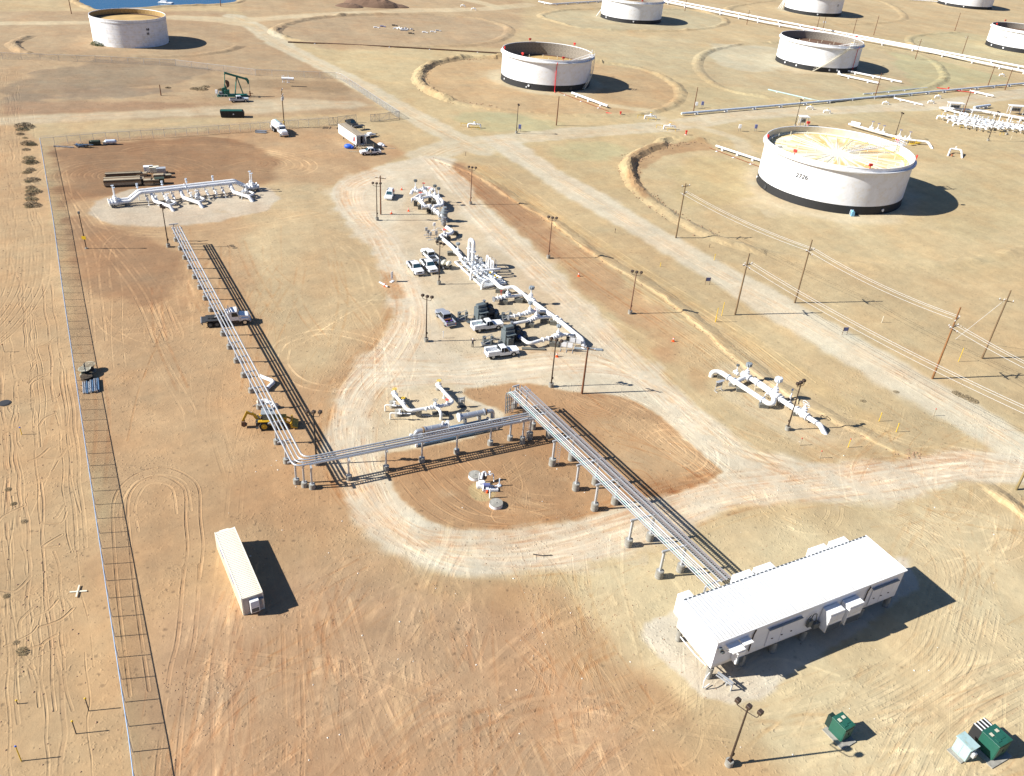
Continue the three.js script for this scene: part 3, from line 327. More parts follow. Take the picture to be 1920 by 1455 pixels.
    const wear = Math.max(0.1, (vn(x * 0.37 + 5, z * 0.37) * 0.55 + vn(x * 1.3, z * 1.3 + 70) * 0.45) * 2.6 - 0.4), wt = 0.5 * wear, wr = 1.035 - 0.025 * pale, wb = 0.9 + 0.055 * pale;
    col[k] = Math.max(0, Math.min(255, (R[n] * g + dust * 0.6 + hue * 9 + (T[k] - 128) * wt) * wr)); col[k + 1] = Math.max(0, Math.min(255, (Gc[n] * g + dust * 0.95 - hue * 2 + (T[k + 1] - 128) * wt) * 1.008)); col[k + 2] = Math.max(0, Math.min(255, (B[n] * g + dust * 1.1 - hue * 9 + (T[k + 2] - 128) * wt) * wb)); col[k + 3] = 255;
    const clod = Math.max(0, vn(x * 3.3 + 40, z * 3.3) * 0.6 + vn(x * 7.1, z * 7.1 + 11) * 0.4 - 0.62) * 190 * Math.max(0, vn(x * 0.21, z * 0.21) * 1.8 - 0.3), h = 100 + (L[k] - 128) * 0.62 * wear + b * 36 + c * 34 + f * 11 + clod * fine - pit * 30;
    bump[k] = bump[k + 1] = bump[k + 2] = Math.max(0, Math.min(255, h)); bump[k + 3] = 255;
  }
  const tex = (data, srgb) => { const t = new THREE.DataTexture(data, W, H); if (srgb) t.colorSpace = THREE.SRGBColorSpace; t.magFilter = THREE.LinearFilter; t.minFilter = THREE.LinearFilter; t.needsUpdate = true; return t; };
  return new THREE.MeshStandardMaterial({ color: C(0.6, 0.6, 0.6), map: tex(col, true), bumpMap: tex(bump), bumpScale: 0.2, roughness: 0.95 });
}
const TILES = [[-100, -140, 100, 100, 2048, 2048], [0, -140, 100, 100, 2048, 2048], [-200, -300, 370, 160, 2048, 886], [-330, -900, 830, 600, 2048, 1480]].map(([x0, z0, w, d, W, H]) => ({ x0, z0, w, d, mat: paintGround(x0, z0, w, d, W, H) }));
const outerSoil = new THREE.MeshStandardMaterial({ color: C(0.36, 0.27, 0.165), roughness: 0.95, map: speckle(0.2, 90) });
const soilMats = [...TILES.map((t) => t.mat), outerSoil];
const tileAt = (x, z) => { for (let k = 0; k < 4; k++) { const t = TILES[k]; if (x >= t.x0 && x <= t.x0 + t.w && z >= t.z0 && z <= t.z0 + t.d) return k; } return 4; };
const soilUV = (x, z, k) => (k < 4 ? [(x - TILES[k].x0) / TILES[k].w, (z - TILES[k].z0) / TILES[k].d] : [x, z]);
// a sheet of triangles cut along the tiles' edges, each piece mapped to its tile in metres
function soilSheet(tris) {                                                     // list of [p, q, r], each [x, y, z]
  const cutX = [-330, -200, -100, 0, 100, 170, 500], cutZ = [-900, -300, -140, -40];
  const clip = (poly, ax, c, keepLess) => { const out = []; for (let i = 0; i < poly.length; i++) { const a = poly[i], b = poly[(i + 1) % poly.length], da = (a[ax] - c) * (keepLess ? -1 : 1), db = (b[ax] - c) * (keepLess ? -1 : 1); if (da >= 0) out.push(a); if ((da > 0 && db < 0) || (da < 0 && db > 0)) { const t = da / (da - db); out.push([0, 1, 2].map((q) => a[q] + (b[q] - a[q]) * t)); } } return out; };
  let list = tris;
  for (const [ax, cuts] of [[0, cutX], [2, cutZ]]) for (const c of cuts) {
    const next = [];
    for (const p of list) { let lo = 1e9, hi = -1e9; for (const q of p) { lo = Math.min(lo, q[ax]); hi = Math.max(hi, q[ax]); } if (hi <= c || lo >= c) { next.push(p); continue; } for (const s of [true, false]) { const r = clip(p, ax, c, s); if (r.length > 2) next.push(r); } }
    list = next;
  }
  const bins = [[], [], [], [], []];
  for (const p of list) { const m = [0, 2].map((q) => p.reduce((s, v) => s + v[q], 0) / p.length), k = tileAt(...m); for (let i = 1; i < p.length - 1; i++) bins[k].push(p[0], p[i], p[i + 1]); }
  const pos = [], uv = [], g = new THREE.BufferGeometry(); let start = 0;
  bins.forEach((b, k) => { for (const q of b) { pos.push(...q); uv.push(...soilUV(q[0], q[2], k)); } if (b.length) g.addGroup(start, b.length, k); start += b.length; });
  g.setAttribute('position', new THREE.Float32BufferAttribute(pos, 3)); g.setAttribute('uv', new THREE.Float32BufferAttribute(uv, 2)); g.computeVertexNormals(); return g;
}
const quad = (a, b, c, d) => [[a, b, c], [a, c, d]];
{
  const g = soilSheet(quad([-6000, 0, 3000], [6000, 0, 3000], [6000, 0, -6000], [-6000, 0, -6000])); struct('ground', g, soilMats);
}
// dirt roads: sheets 4 mm above the ground that wear the soil's own colours
function ribbon(path, w, y) { const out = []; for (let k = 0; k < path.length - 1; k++) { const off = (q, s) => { const a = path[Math.max(0, q - 1)], b = path[Math.min(path.length - 1, q + 1)], L = Math.hypot(b[0] - a[0], b[1] - a[1]); return [path[q][0] + (b[1] - a[1]) / L * s * w / 2, y, path[q][1] - (b[0] - a[0]) / L * s * w / 2]; }; out.push(...quad(off(k, -1), off(k + 1, -1), off(k + 1, 1), off(k, 1))); } return out; }
function flatPoly(list, y) { const sh = new THREE.Shape(list.map(([x, z]) => new THREE.Vector2(x, -z))), g = new THREE.ShapeGeometry(sh), P = g.attributes.position, I = g.index.array, out = []; for (let i = 0; i < I.length; i += 3) out.push([0, 1, 2].map((q) => [P.getX(I[i + q]), y, -P.getY(I[i + q])])); return out; }
struct('yard_pavement', soilSheet(flatPoly(calicheYard, 0.004)), soilMats);
struct('dirt_road', soilSheet(ribbon(roadMain, 10, 0.008)), soilMats); struct('dirt_road', soilSheet(ribbon(roadNorth, 11, 0.012)), soilMats); struct('dirt_road', soilSheet(ribbon(roadPower, 10.5, 0.016)), soilMats); struct('dirt_road', soilSheet(ribbon(roadWest, 11, 0.004)), soilMats);
struct('gravel_pad', soilSheet(flatPoly(padHouse, 0.006)), soilMats); struct('gravel_pad', soilSheet(flatPoly(padManifold, 0.006)), soilMats);

// earth dikes round the tanks and the cut bank beside the yard
function berm(name, path, closed, height, width, o = {}) {
  const pts = []; const n = path.length;
  for (let k = 0; k < (closed ? n : n - 1); k++) { const g = (q) => (closed ? path[(q + n) % n] : path[Math.max(0, Math.min(n - 1, q))]), a = g(k - 1), b = g(k), c = g(k + 1), e = g(k + 2), L = dist2(b, c), m = Math.max(2, Math.round(L / (o.step ?? 1.6))); for (let s = 0; s < m; s++) { const t = s / m, f = (q) => 0.5 * (2 * b[q] + (c[q] - a[q]) * t + (2 * a[q] - 5 * b[q] + 4 * c[q] - e[q]) * t * t + (3 * b[q] - a[q] - 3 * c[q] + e[q]) * t * t * t); pts.push([f(0), f(1), k + t]); } }
  if (!closed) pts.push([...path[n - 1], n - 1]);
  const prof = o.profile ?? [[-0.5, -0.03], [-0.34, 0.35], [-0.2, 0.8], [-0.08, 1], [0.08, 0.98], [0.2, 0.75], [0.34, 0.3], [0.5, -0.03]], rows = [];
  pts.forEach((p, i) => {
    const N = pts.length, a = closed ? pts[(i + N - 1) % N] : pts[Math.max(0, i - 1)], b = closed ? pts[(i + 1) % N] : pts[Math.min(N - 1, i + 1)], L = Math.hypot(b[0] - a[0], b[1] - a[1]) || 1, nx = -(b[1] - a[1]) / L, nz = (b[0] - a[0]) / L;
    const hh = typeof height === 'function' ? height(p[2]) : height, fade = closed ? 1 : Math.min(1, i / 4, (N - 1 - i) / 4);
    rows.push(prof.map(([s, h], q) => { const x = p[0] + nx * s * width, z = p[1] + nz * s * width, j = 0.2 + 1.6 * tab(x * 11, z * 11), e = q === 0 || q === prof.length - 1 ? 1 : j; return [x + (tab(x * 31, z * 31) - 0.5) * 1.1, h < 0 ? -0.06 : hh * fade * h * e, z + (tab(z * 29, x * 29) - 0.5) * 1.1]; }));
  });
  const tris = []; const N = rows.length;
  for (let i = 0; i < (closed ? N : N - 1); i++) for (let q = 0; q < prof.length - 1; q++) { const A = rows[i][q], B = rows[(i + 1) % N][q], D = rows[(i + 1) % N][q + 1], E = rows[i][q + 1]; tris.push([A, D, B], [A, E, D]); }
  const g = soilSheet(tris); struct(name, g, soilMats);
}
berm('earth_dike', ringA, true, (k) => (k < 4 ? 1.15 : k < 7 ? 0.55 : k < 11.5 ? 0.3 : k > 14.85 ? 1.15 * (k - 14.85) / 0.15 : -0.06), 5.5, { step: 0.9 });
berm('earth_dike', ringB, true, (k) => (k < 5 || k > 13 ? 1.3 : 0.5), 6, { step: 1.2 }); berm('earth_dike', ringC, true, (k) => 0.3 + 0.35 * Math.sin(k * 0.9) ** 2, 6, { step: 1.4 }); berm('earth_dike', ringD, true, 0.55, 6, { step: 1.8 }); berm('earth_dike', ringE, true, (k) => (k < 4 ? 0.9 : 0.45), 7, { step: 1.8 }); berm('earth_dike', ringG, false, 0.5, 6, { step: 2 }); berm('earth_dike', ringH, false, (k) => (k < 3 ? 0.8 : 0.5), 6, { step: 1.6 }); berm('earth_dike', ringF, true, 0.45, 7, { step: 2 });
const bankLine = [[-27.78, -240.31],[-13.72, -227.36],[-2.66, -210.53],[7.12, -197.44],[15.77, -180.79],[23.64, -170.49],[30.68, -159.77],[37.44, -145.63],[42.51, -134.13],[48.19, -124.96],[55.18, -116.94],[61.80, -110.39],[64.50, -108.92]];
const bankProfile = [[-0.5, -0.02], [-0.36, 0.3], [-0.3, 0.85], [-0.2, 1], [0.0, 0.85], [0.25, 0.4], [0.5, -0.02]];
berm('earth_bank', bankLine, false, 0.34, -4.0, { step: 0.8, profile: bankProfile }); berm('earth_bank', [[72.71, -103.67],[74.17, -100.05],[75.61, -96.37],[78.44, -91.27]], false, 0.4, -3.4, { step: 0.8, profile: bankProfile });

// ---------- water and spoil heap ----------
{
  const shore = [[-232.56, -444.42],[-226.29, -436.95],[-216.23, -426.73],[-212.20, -424.69],[-202.94, -431.51],[-187.52, -451.73],[-171.12, -466.70],[-162.52, -481.50],[-169.94, -493.65],[-207.44, -487.91],[-235.68, -462.12]];
  const wm = new THREE.MeshPhysicalMaterial({ color: C(0.015, 0.1, 0.2), roughness: 0.14, bumpMap: speckle(0.9, 26), bumpScale: 0.05 });
  struct('pond_water', soilFree(flatPoly(shore, 0.03)), wm);
  berm('pond_liner_edge', shore, true, 0.55, 5, { step: 2.5 });
  solo('pond_float', [rbx(7, 0.5, 3, 0.2, 0, 0.03, 0), bx(3, 0.6, 1.6, -1, 0.5, 0)], M.white, 'small white float lying on the blue pond', 'float', null, [-193.14, 0, -459.79]);
  function soilFree(tris) { const pos = [], uv = []; for (const t of tris) for (const p of [t[0], t[1], t[2]]) { pos.push(...p); uv.push(p[0], p[2]); } const g = new THREE.BufferGeometry(); g.setAttribute('position', new THREE.Float32BufferAttribute(pos, 3)); g.setAttribute('uv', new THREE.Float32BufferAttribute(uv, 2)); g.computeVertexNormals(); return g; }
}
function mound(cx, cz, rx, rz, h, label) {
  const n = 30, m = 14, tris = [], P = (i, j) => { const a = (i % n) / n * 2 * Math.PI, r = j / m, x = cx + Math.cos(a) * rx * r, z = cz + Math.sin(a) * rz * r, q = tab(x * 6, z * 6), e = 1 - r * r; return [x, j === m ? -0.1 : h * Math.max(0, e) * (0.35 + 1.25 * q) + 0.3 * (tab(x * 40, z * 40) - 0.5), z]; };
  for (let i = 0; i < n; i++) for (let j = 0; j < m; j++) { if (j) tris.push([P(i, j), P(i + 1, j), P(i + 1, j + 1)]); tris.push([P(i, j), P(i + 1, j + 1), P(i, j + 1)].map((p) => p)); }
  const g = soilSheet(tris.map(([a, b, c]) => [a, c, b])); const o = struct('dirt_mound', g, std(0.2, 0.12, 0.075, 0.95, 0, { map: mottled })); o.userData.label = label;
  return o;
}
mound(-95.67, -509.86, 17, 11, 5, 'brown spoil heap'); mound(-106.64, -497.48, 8, 6, 2, 'low brown heap'); mound(-85.08, -509.67, 10, 5, 2.2, 'low brown heap');

// ---------- storage tanks ----------
const fontJ = await new FontLoader().loadAsync('fonts/droid/droid_sans_bold.typeface.json');
const glyph = (t, size, depth = 0.03) => new TextGeometry(t, { font: fontJ, size, depth, curveSegments: 4, bevelEnabled: false });
const ring = (r0, r1, y0, y1, seg = 96) => new THREE.LatheGeometry([[r0, y0], [r1, y0], [r1, y1], [r0, y1], [r0, y0]].map(([x, y]) => new THREE.Vector2(x, y)), seg);
const tube = (r, y0, y1, seg = 96) => new THREE.CylinderGeometry(r, r, y1 - y0, seg, 1, true).translate(0, (y0 + y1) / 2, 0);
function metreUV(g, k = 1) { const p = g.attributes.position, u = g.attributes.uv; for (let i = 0; i < p.count; i++) { const a = Math.atan2(p.getZ(i), p.getX(i)), r = Math.hypot(p.getX(i), p.getZ(i)); u.setXY(i, a * r * k, p.getY(i) * k); } return g; }
function roofStain() {                                                         // pale roof with rusty radial runs
  const S = 512, cv = document.createElement('canvas'); cv.width = cv.height = S; const g = cv.getContext('2d'); g.fillStyle = '#f2ead2'; g.fillRect(0, 0, S, S); g.translate(S / 2, S / 2);
  for (let i = 0; i < 190; i++) { const a = rr(0, 6.283), r0 = rr(0.15, 0.7) * S / 2, r1 = Math.min(S / 2, r0 + rr(0.15, 0.5) * S / 2), w = rr(0.015, 0.07); g.fillStyle = `rgba(${rr(205, 235) | 0},${rr(160, 190) | 0},${rr(80, 115) | 0},${rr(0.2, 0.5)})`; g.beginPath(); g.moveTo(Math.cos(a) * r0, Math.sin(a) * r0); g.quadraticCurveTo(Math.cos(a + w) * (r0 + r1) / 2, Math.sin(a + w) * (r0 + r1) / 2, Math.cos(a + w * 1.6) * r1, Math.sin(a + w * 1.6) * r1); g.lineTo(Math.cos(a - w) * r1, Math.sin(a - w) * r1); g.fill(); }
  g.lineWidth = S * 0.055; g.strokeStyle = 'rgba(222,180,95,0.6)'; g.beginPath(); g.arc(0, 0, S * 0.475, 0, 7); g.stroke();
  const t = new THREE.CanvasTexture(cv); t.colorSpace = THREE.SRGBColorSpace; return t;
}
const stained = new THREE.MeshStandardMaterial({ map: roofStain(), color: C(0.8, 0.8, 0.8), roughness: 0.8 });
function tankBody([x, z, R], h, label, o = {}) {
  const t = thing('storage_tank', label, 'tank', [x, 0, z], 0, 'storage tanks'), band = o.band ?? 2.3, deep = o.deep ?? 3;
  if (!o.plates) part('shell', metreUV(tube(R, band, h)), M.tank, t);
  else {
    const rows = 6, per = 17, hh = h / rows, g = metreUV(new THREE.CylinderGeometry(R, R, hh - 0.05, 6, 1, true, 0, 2 * Math.PI / per - 0.05 / R * 1.2));
    part('shell', tube(R - 0.06, 0, h), M.whiteBlue, t);
    for (let r = 0; r < rows; r++) for (let k = 0; k < per; k++) { const m = part('shell_plate', g, (r * 7 + k * 3) % 5 ? M.tank : M.white, t); m.position.y = (r + 0.5) * hh; m.rotation.y = (k + (r % 2) * 0.5) * 2 * Math.PI / per; }
  }
  if (band) part('base_band', [tube(R + 0.02, 0, band), ring(R - 0.05, R + 0.12, 0, 0.12)], M.black, t);
  part('inner_wall', metreUV(tube(R - 0.12, h - deep - 0.5, h)), o.inner ?? M.innerSteel, t);
  part('top_rim', [ring(R - 0.14, R + 0.06, h - 0.12, h + 0.06), ring(R, R + (o.girder ?? 0.75), h - 1.05, h - 0.93), tube(R + (o.girder ?? 0.75), h - 1.25, h - 0.93)], M.white, t);
  const roof = new THREE.CylinderGeometry(R - 0.15, R - 0.15, 0.3, 72).translate(0, h - deep, 0);
  part('floating_roof', roof, o.roof ?? M.roofPale, t); part('roof_seal', ring(R - 0.9, R - 0.16, h - deep + 0.16, h - deep + 0.45), o.seal ?? M.rustBrown, t);
  t.userData.top = h; return t;
}
const onTank = (t, R, a, y, geo, mat, name, parent = t) => { const m = part(name, geo, mat, parent); m.position.set(Math.cos(a) * R, y, Math.sin(a) * R); m.rotation.y = -a; return m; };
function foamBox(t, R, a, h) { onTank(t, R + 0.1, a, h, [bx(0.15, 0.7, 0.15), rbx(0.4, 0.7, 1.0, 0.05, 0, 0.7, 0)], M.red, 'foam_chamber'); }
function digits(t, R, a0, y, text, size) { let a = a0; for (const c of text) { const w = size * 0.78; onTank(t, R + 0.03, a - w / 2 / R, y, glyph(c, size).translate(-size * 0.32, 0, 0).rotateY(Math.PI / 2), M.black, 'digit'); a -= w / R; } }
function nozzle(t, R, a, y, r = 0.35) { onTank(t, R, a, y, [new THREE.CylinderGeometry(r, r, 0.5, 14).rotateZ(Math.PI / 2), new THREE.CylinderGeometry(r * 1.35, r * 1.35, 0.12, 14).rotateZ(Math.PI / 2).translate(0.26, 0, 0)], M.whiteDull, 'nozzle'); }
function manway(t, R, a) { onTank(t, R, a, 1, [new THREE.CylinderGeometry(0.55, 0.55, 0.3, 16).rotateZ(Math.PI / 2), new THREE.TorusGeometry(0.6, 0.09, 6, 18).rotateY(Math.PI / 2).translate(0.12, 0, 0)], M.dark, 'manway'); }
function gaugePlatform(t, R, a, h) {
  const g = [bx(1.6, 0.1, 3.4, 0.4, 0.2, 0)]; for (let k = -2; k <= 2; k++) for (const q of [-0.35, 1.15]) g.push(bx(0.07, 1.3, 0.07, q, 0.3, k * 0.8)); for (const q of [-0.35, 1.15]) for (const y of [0.9, 1.5]) g.push(bx(0.07, 0.07, 3.3, q, y, 0));
  const p = onTank(t, R, a, h, g, M.whiteDull, 'platform'); part('rail', [bx(0.09, 0.09, 3.4, 1.16, 1.62, 0), bx(1.6, 0.09, 0.09, 0.4, 1.62, 1.66)], M.yellow, p); part('gauge_post', [cy(0.12, 2.6, 0.6, 0.3, 0.9), cy(0.2, 0.5, 0.6, 2.4, 0.9)], M.white, p);
}
function roofLadder(t, R, a, h, deep, len = 0.72) {
  const A = [Math.cos(a) * (R - 0.2), h + 0.2, Math.sin(a) * (R - 0.2)], B = [Math.cos(a) * R * (1 - len), h - deep + 0.6, Math.sin(a) * R * (1 - len)], n = [-Math.sin(a), 0, Math.cos(a)], g = [];
  const at = (k, s, y = 0) => [A[0] + (B[0] - A[0]) * k + n[0] * s, A[1] + (B[1] - A[1]) * k + y, A[2] + (B[2] - A[2]) * k + n[2] * s];
  for (const s of [-0.5, 0.5]) { g.push(beam(at(0, s), at(1, s), 0.1, 0.22), beam(at(0, s, 1), at(1, s, 1), 0.08, 0.08)); for (let k = 0; k <= 9; k++) g.push(beam(at(k / 9, s), at(k / 9, s, 1), 0.06, 0.06)); }
  for (let k = 0; k <= 26; k++) g.push(beam(at(k / 26, -0.5), at(k / 26, 0.5), 0.24, 0.05));
  part('rolling_ladder', g, M.whiteDull, t);
}
function roofLegs(t, R, y, rings, mat) { for (const [r, n] of rings) for (let k = 0; k < n; k++) { const m = part('roof_leg', [cy(0.09, 1.05, 0, 0, 0, 8), cy(0.2, 0.08, 0, 0, 0, 10)], mat, t); const a = (k + r * 0.3) / n * 2 * Math.PI; m.position.set(Math.cos(a) * r * R, y, Math.sin(a) * r * R); } }
function stair(t, R, a0, a1, y0, y1) {                                         // stair that climbs along the shell
  const n = 36, g = [], rl = []; for (let k = 0; k < n; k++) { const q = k / n, a = a0 + (a1 - a0) * q, y = y0 + (y1 - y0) * q, b = new THREE.BoxGeometry(0.9, 0.06, 0.5).translate(R + 0.6, y, 0).rotateY(-a); g.push(b); if (k < n - 1) { const P = (kk, dy) => { const aa = a0 + (a1 - a0) * kk / n; return [Math.cos(aa) * (R + 1.05), y0 + (y1 - y0) * kk / n + dy, Math.sin(aa) * (R + 1.05)]; }; g.push(beam(P(k, -0.05), P(k + 1, -0.05), 0.08, 0.35)); rl.push(beam(P(k, 1.0), P(k + 1, 1.0), 0.07, 0.07)); if (k % 3 === 0) rl.push(beam(P(k, 0), P(k, 1.0), 0.06, 0.06)); } }
  const s = part('stair', g, M.cream, t); part('hand_rail', rl, M.cream, s);
}
function foamRiser(t, R, a, h, mat) { part('foam_riser', pipe([[Math.cos(a) * (R + 1.1), h - 0.7, Math.sin(a) * (R + 1.1)], [Math.cos(a) * (R + 0.35), h - 1.6, Math.sin(a) * (R + 0.35)], [Math.cos(a) * (R + 0.3), 0.3, Math.sin(a) * (R + 0.3)], [Math.cos(a) * (R + 1.6), 0.15, Math.sin(a) * (R + 1.6)]], 0.13, 0.3, 8), mat, t); }
{
  const [x, z, R] = TANKS.a, h = 12.7, t = tankBody(TANKS.a, h, 'large white floating roof tank numbered 2726 with rust streaked roof', { deep: 2.2, roof: stained, inner: M.roofPale, seal: M.cream, girder: 0.7 });
  const cam = Math.atan2(0 - z, 0 - x);
  digits(t, R, cam + 0.46, 7.2, '2726', 1.15); for (const a of [cam + 1.25, cam + 0.55, cam - 0.45, cam - 1.5, cam + 2.6, cam - 2.3]) foamBox(t, R, a, h);
  gaugePlatform(t, R, cam - 2.25, h); roofLadder(t, R, cam - 2.25, h, 2.2, 0.82); roofLegs(t, R, h - 2.05, [[0.3, 6], [0.55, 12], [0.78, 16], [0.92, 20]], M.cream);
  for (let k = 0; k < 24; k++) { const m = part('roof_rib', bx(R * 0.72, 0.1, 0.12, R * 0.58, h - 2.05, 0), M.cream, t); m.rotation.y = k / 24 * 2 * Math.PI; }
  manway(t, R, cam + 0.95); nozzle(t, R, cam + 1.35, 1.2, 0.3); nozzle(t, R, cam - 0.85, 1.1, 0.3);
  const mx = thing('tank_mixer', 'pale blue motor driven mixer at the foot of tank 2726', 'mixer', [x + Math.cos(cam - 0.38) * (R + 0.7), 0, z + Math.sin(cam - 0.38) * (R + 0.7)], -(cam - 0.38)); part('motor', [new THREE.CylinderGeometry(0.38, 0.38, 1.2, 14).rotateZ(Math.PI / 2).translate(0.3, 1.1, 0), rbx(0.7, 0.8, 0.9, 0.05, 0.6, 0, 0)], M.cyan, mx); part('bracket', [bx(0.15, 1.4, 0.9, -0.45, 0, 0), beam([0.9, 0.1, 0.3], [-0.4, 1.4, 0.3], 0.1, 0.1)], M.whiteBlue, mx);
}
{
  const [x, z, R] = TANKS.b, h = 11.55, cam = Math.atan2(-z, -x), t = tankBody(TANKS.b, h, 'white tank with thin red foam line running down its shell', { deep: 5.2, roof: M.roofTan, inner: M.innerSteel });
  for (const a of [cam + 1.2, cam + 0.55, cam - 0.35, cam + 2.7, cam - 2.5]) foamBox(t, R, a, h); foamRiser(t, R, cam - 0.22, h, M.redBright); gaugePlatform(t, R, cam - 1.25, h); roofLadder(t, R, cam - 1.25, h, 5.2, 0.6); roofLegs(t, R, h - 5, [[0.4, 8], [0.75, 14]], M.cream);
  nozzle(t, R, cam + 1.1, 1.3, 0.25); nozzle(t, R, cam + 0.35, 1.4, 0.3); nozzle(t, R, cam + 0.4, 0.8, 0.2); manway(t, R, cam - 0.6); stair(t, R, cam - 1.75, cam - 0.95, 11.2, 0.3);
}
{
  const [x, z, R] = TANKS.c, h = 12.05, cam = Math.atan2(-z, -x), t = tankBody(TANKS.c, h, 'white tank with a straight pale stair slanting across its shell', { deep: 4, roof: M.rustBrown, inner: M.innerSteel, band: 2.1 });
  foamBox(t, R, cam + 2.9, h); foamBox(t, R, cam - 2.2, h); gaugePlatform(t, R, cam - 0.85, h); roofLadder(t, R, cam - 0.85, h, 4, 0.6); stair(t, R, cam + 0.02, cam - 0.75, 0.2, 11.6); foamRiser(t, R, cam - 1.05, h, M.red); roofLegs(t, R, h - 3.8, [[0.4, 8], [0.7, 14]], M.cream); for (const a of [0.8, 0.45, -0.35, -0.55]) nozzle(t, R, cam + a, 1.2, 0.3);
}
{ const t = tankBody(TANKS.d, 11.6, 'white tank standing alone between two dikes by the twin white pipelines', { deep: 4, roof: M.roofTan, band: 2.0 }), cam = Math.atan2(-TANKS.d[1], -TANKS.d[0]); foamBox(t, TANKS.d[2], cam - 0.3, 11.6); for (const a of [0.9, -0.1]) nozzle(t, TANKS.d[2], cam + a, 1.2, 0.3); part('lean_pipe', rod([Math.cos(cam + 1.45) * (TANKS.d[2] + 2.5), 0, Math.sin(cam + 1.45) * (TANKS.d[2] + 2.5)], [Math.cos(cam + 1.45) * TANKS.d[2], 4, Math.sin(cam + 1.45) * TANKS.d[2]], 0.2), M.white, t); }
{ const t = tankBody(TANKS.e, 12, 'white tank behind two brown poles, cut by top of view', { deep: 4, band: 2.1 }), R = TANKS.e[2], cam = Math.atan2(-TANKS.e[1], -TANKS.e[0]); digits(t, R, cam - 0.9, 6.5, '27', 1.2); for (let k = 0; k < 3; k++) part('brace_pipe', rod([Math.cos(cam + 1.5) * (R + 4 - k), 0, Math.sin(cam + 1.5) * (R + 4 - k) + k], [Math.cos(cam + 1.5) * R, 9, Math.sin(cam + 1.5) * R], 0.18), M.white, t); nozzle(t, R, cam - 0.2, 1.2); }
{ const t = tankBody(TANKS.f, 12, 'farthest white tank, beyond a long dusty flat with a single pole', { deep: 4, band: 2.0 }), R = TANKS.f[2], cam = Math.atan2(-TANKS.f[1], -TANKS.f[0]); nozzle(t, R, cam, 1.2); nozzle(t, R, cam + 0.7, 1.2); part('side_pipe', [pipe([[Math.cos(cam + 1.3) * R, 1, Math.sin(cam + 1.3) * R], [Math.cos(cam + 1.3) * R - 30, 1, Math.sin(cam + 1.3) * R + 4]], 0.4)], M.white, t); }
{ const t = tankBody(TANKS.g, 11.6, 'white tank marked 1838 inside a grassy dike by the twin white pipelines', { deep: 3.5, roof: M.rustBrown, band: 2.3 }), R = TANKS.g[2], cam = Math.atan2(-TANKS.g[1], -TANKS.g[0]); digits(t, R, cam + 0.62, 6.2, '1838', 1.1); foamBox(t, R, cam + 1.0, 11.6); foamBox(t, R, cam + 2.4, 11.6); nozzle(t, R, cam + 0.9, 1.2, 0.35); nozzle(t, R, cam + 0.45, 1.2, 0.35); }
{ const [x, z, R] = TANKS.h, h = 10.3, cam = Math.atan2(-z, -x), t = tankBody(TANKS.h, h, 'white tank of visible riveted plates without any black band, brown roof inside', { plates: 1, band: 0, deep: 2.4, roof: M.roofTan, inner: M.roofTan, girder: 0.12 }); digits(t, R, cam - 0.42, 6.4, 'M8', 0.9); digits(t, R, cam - 0.42, 4.8, 'M', 0.9); }

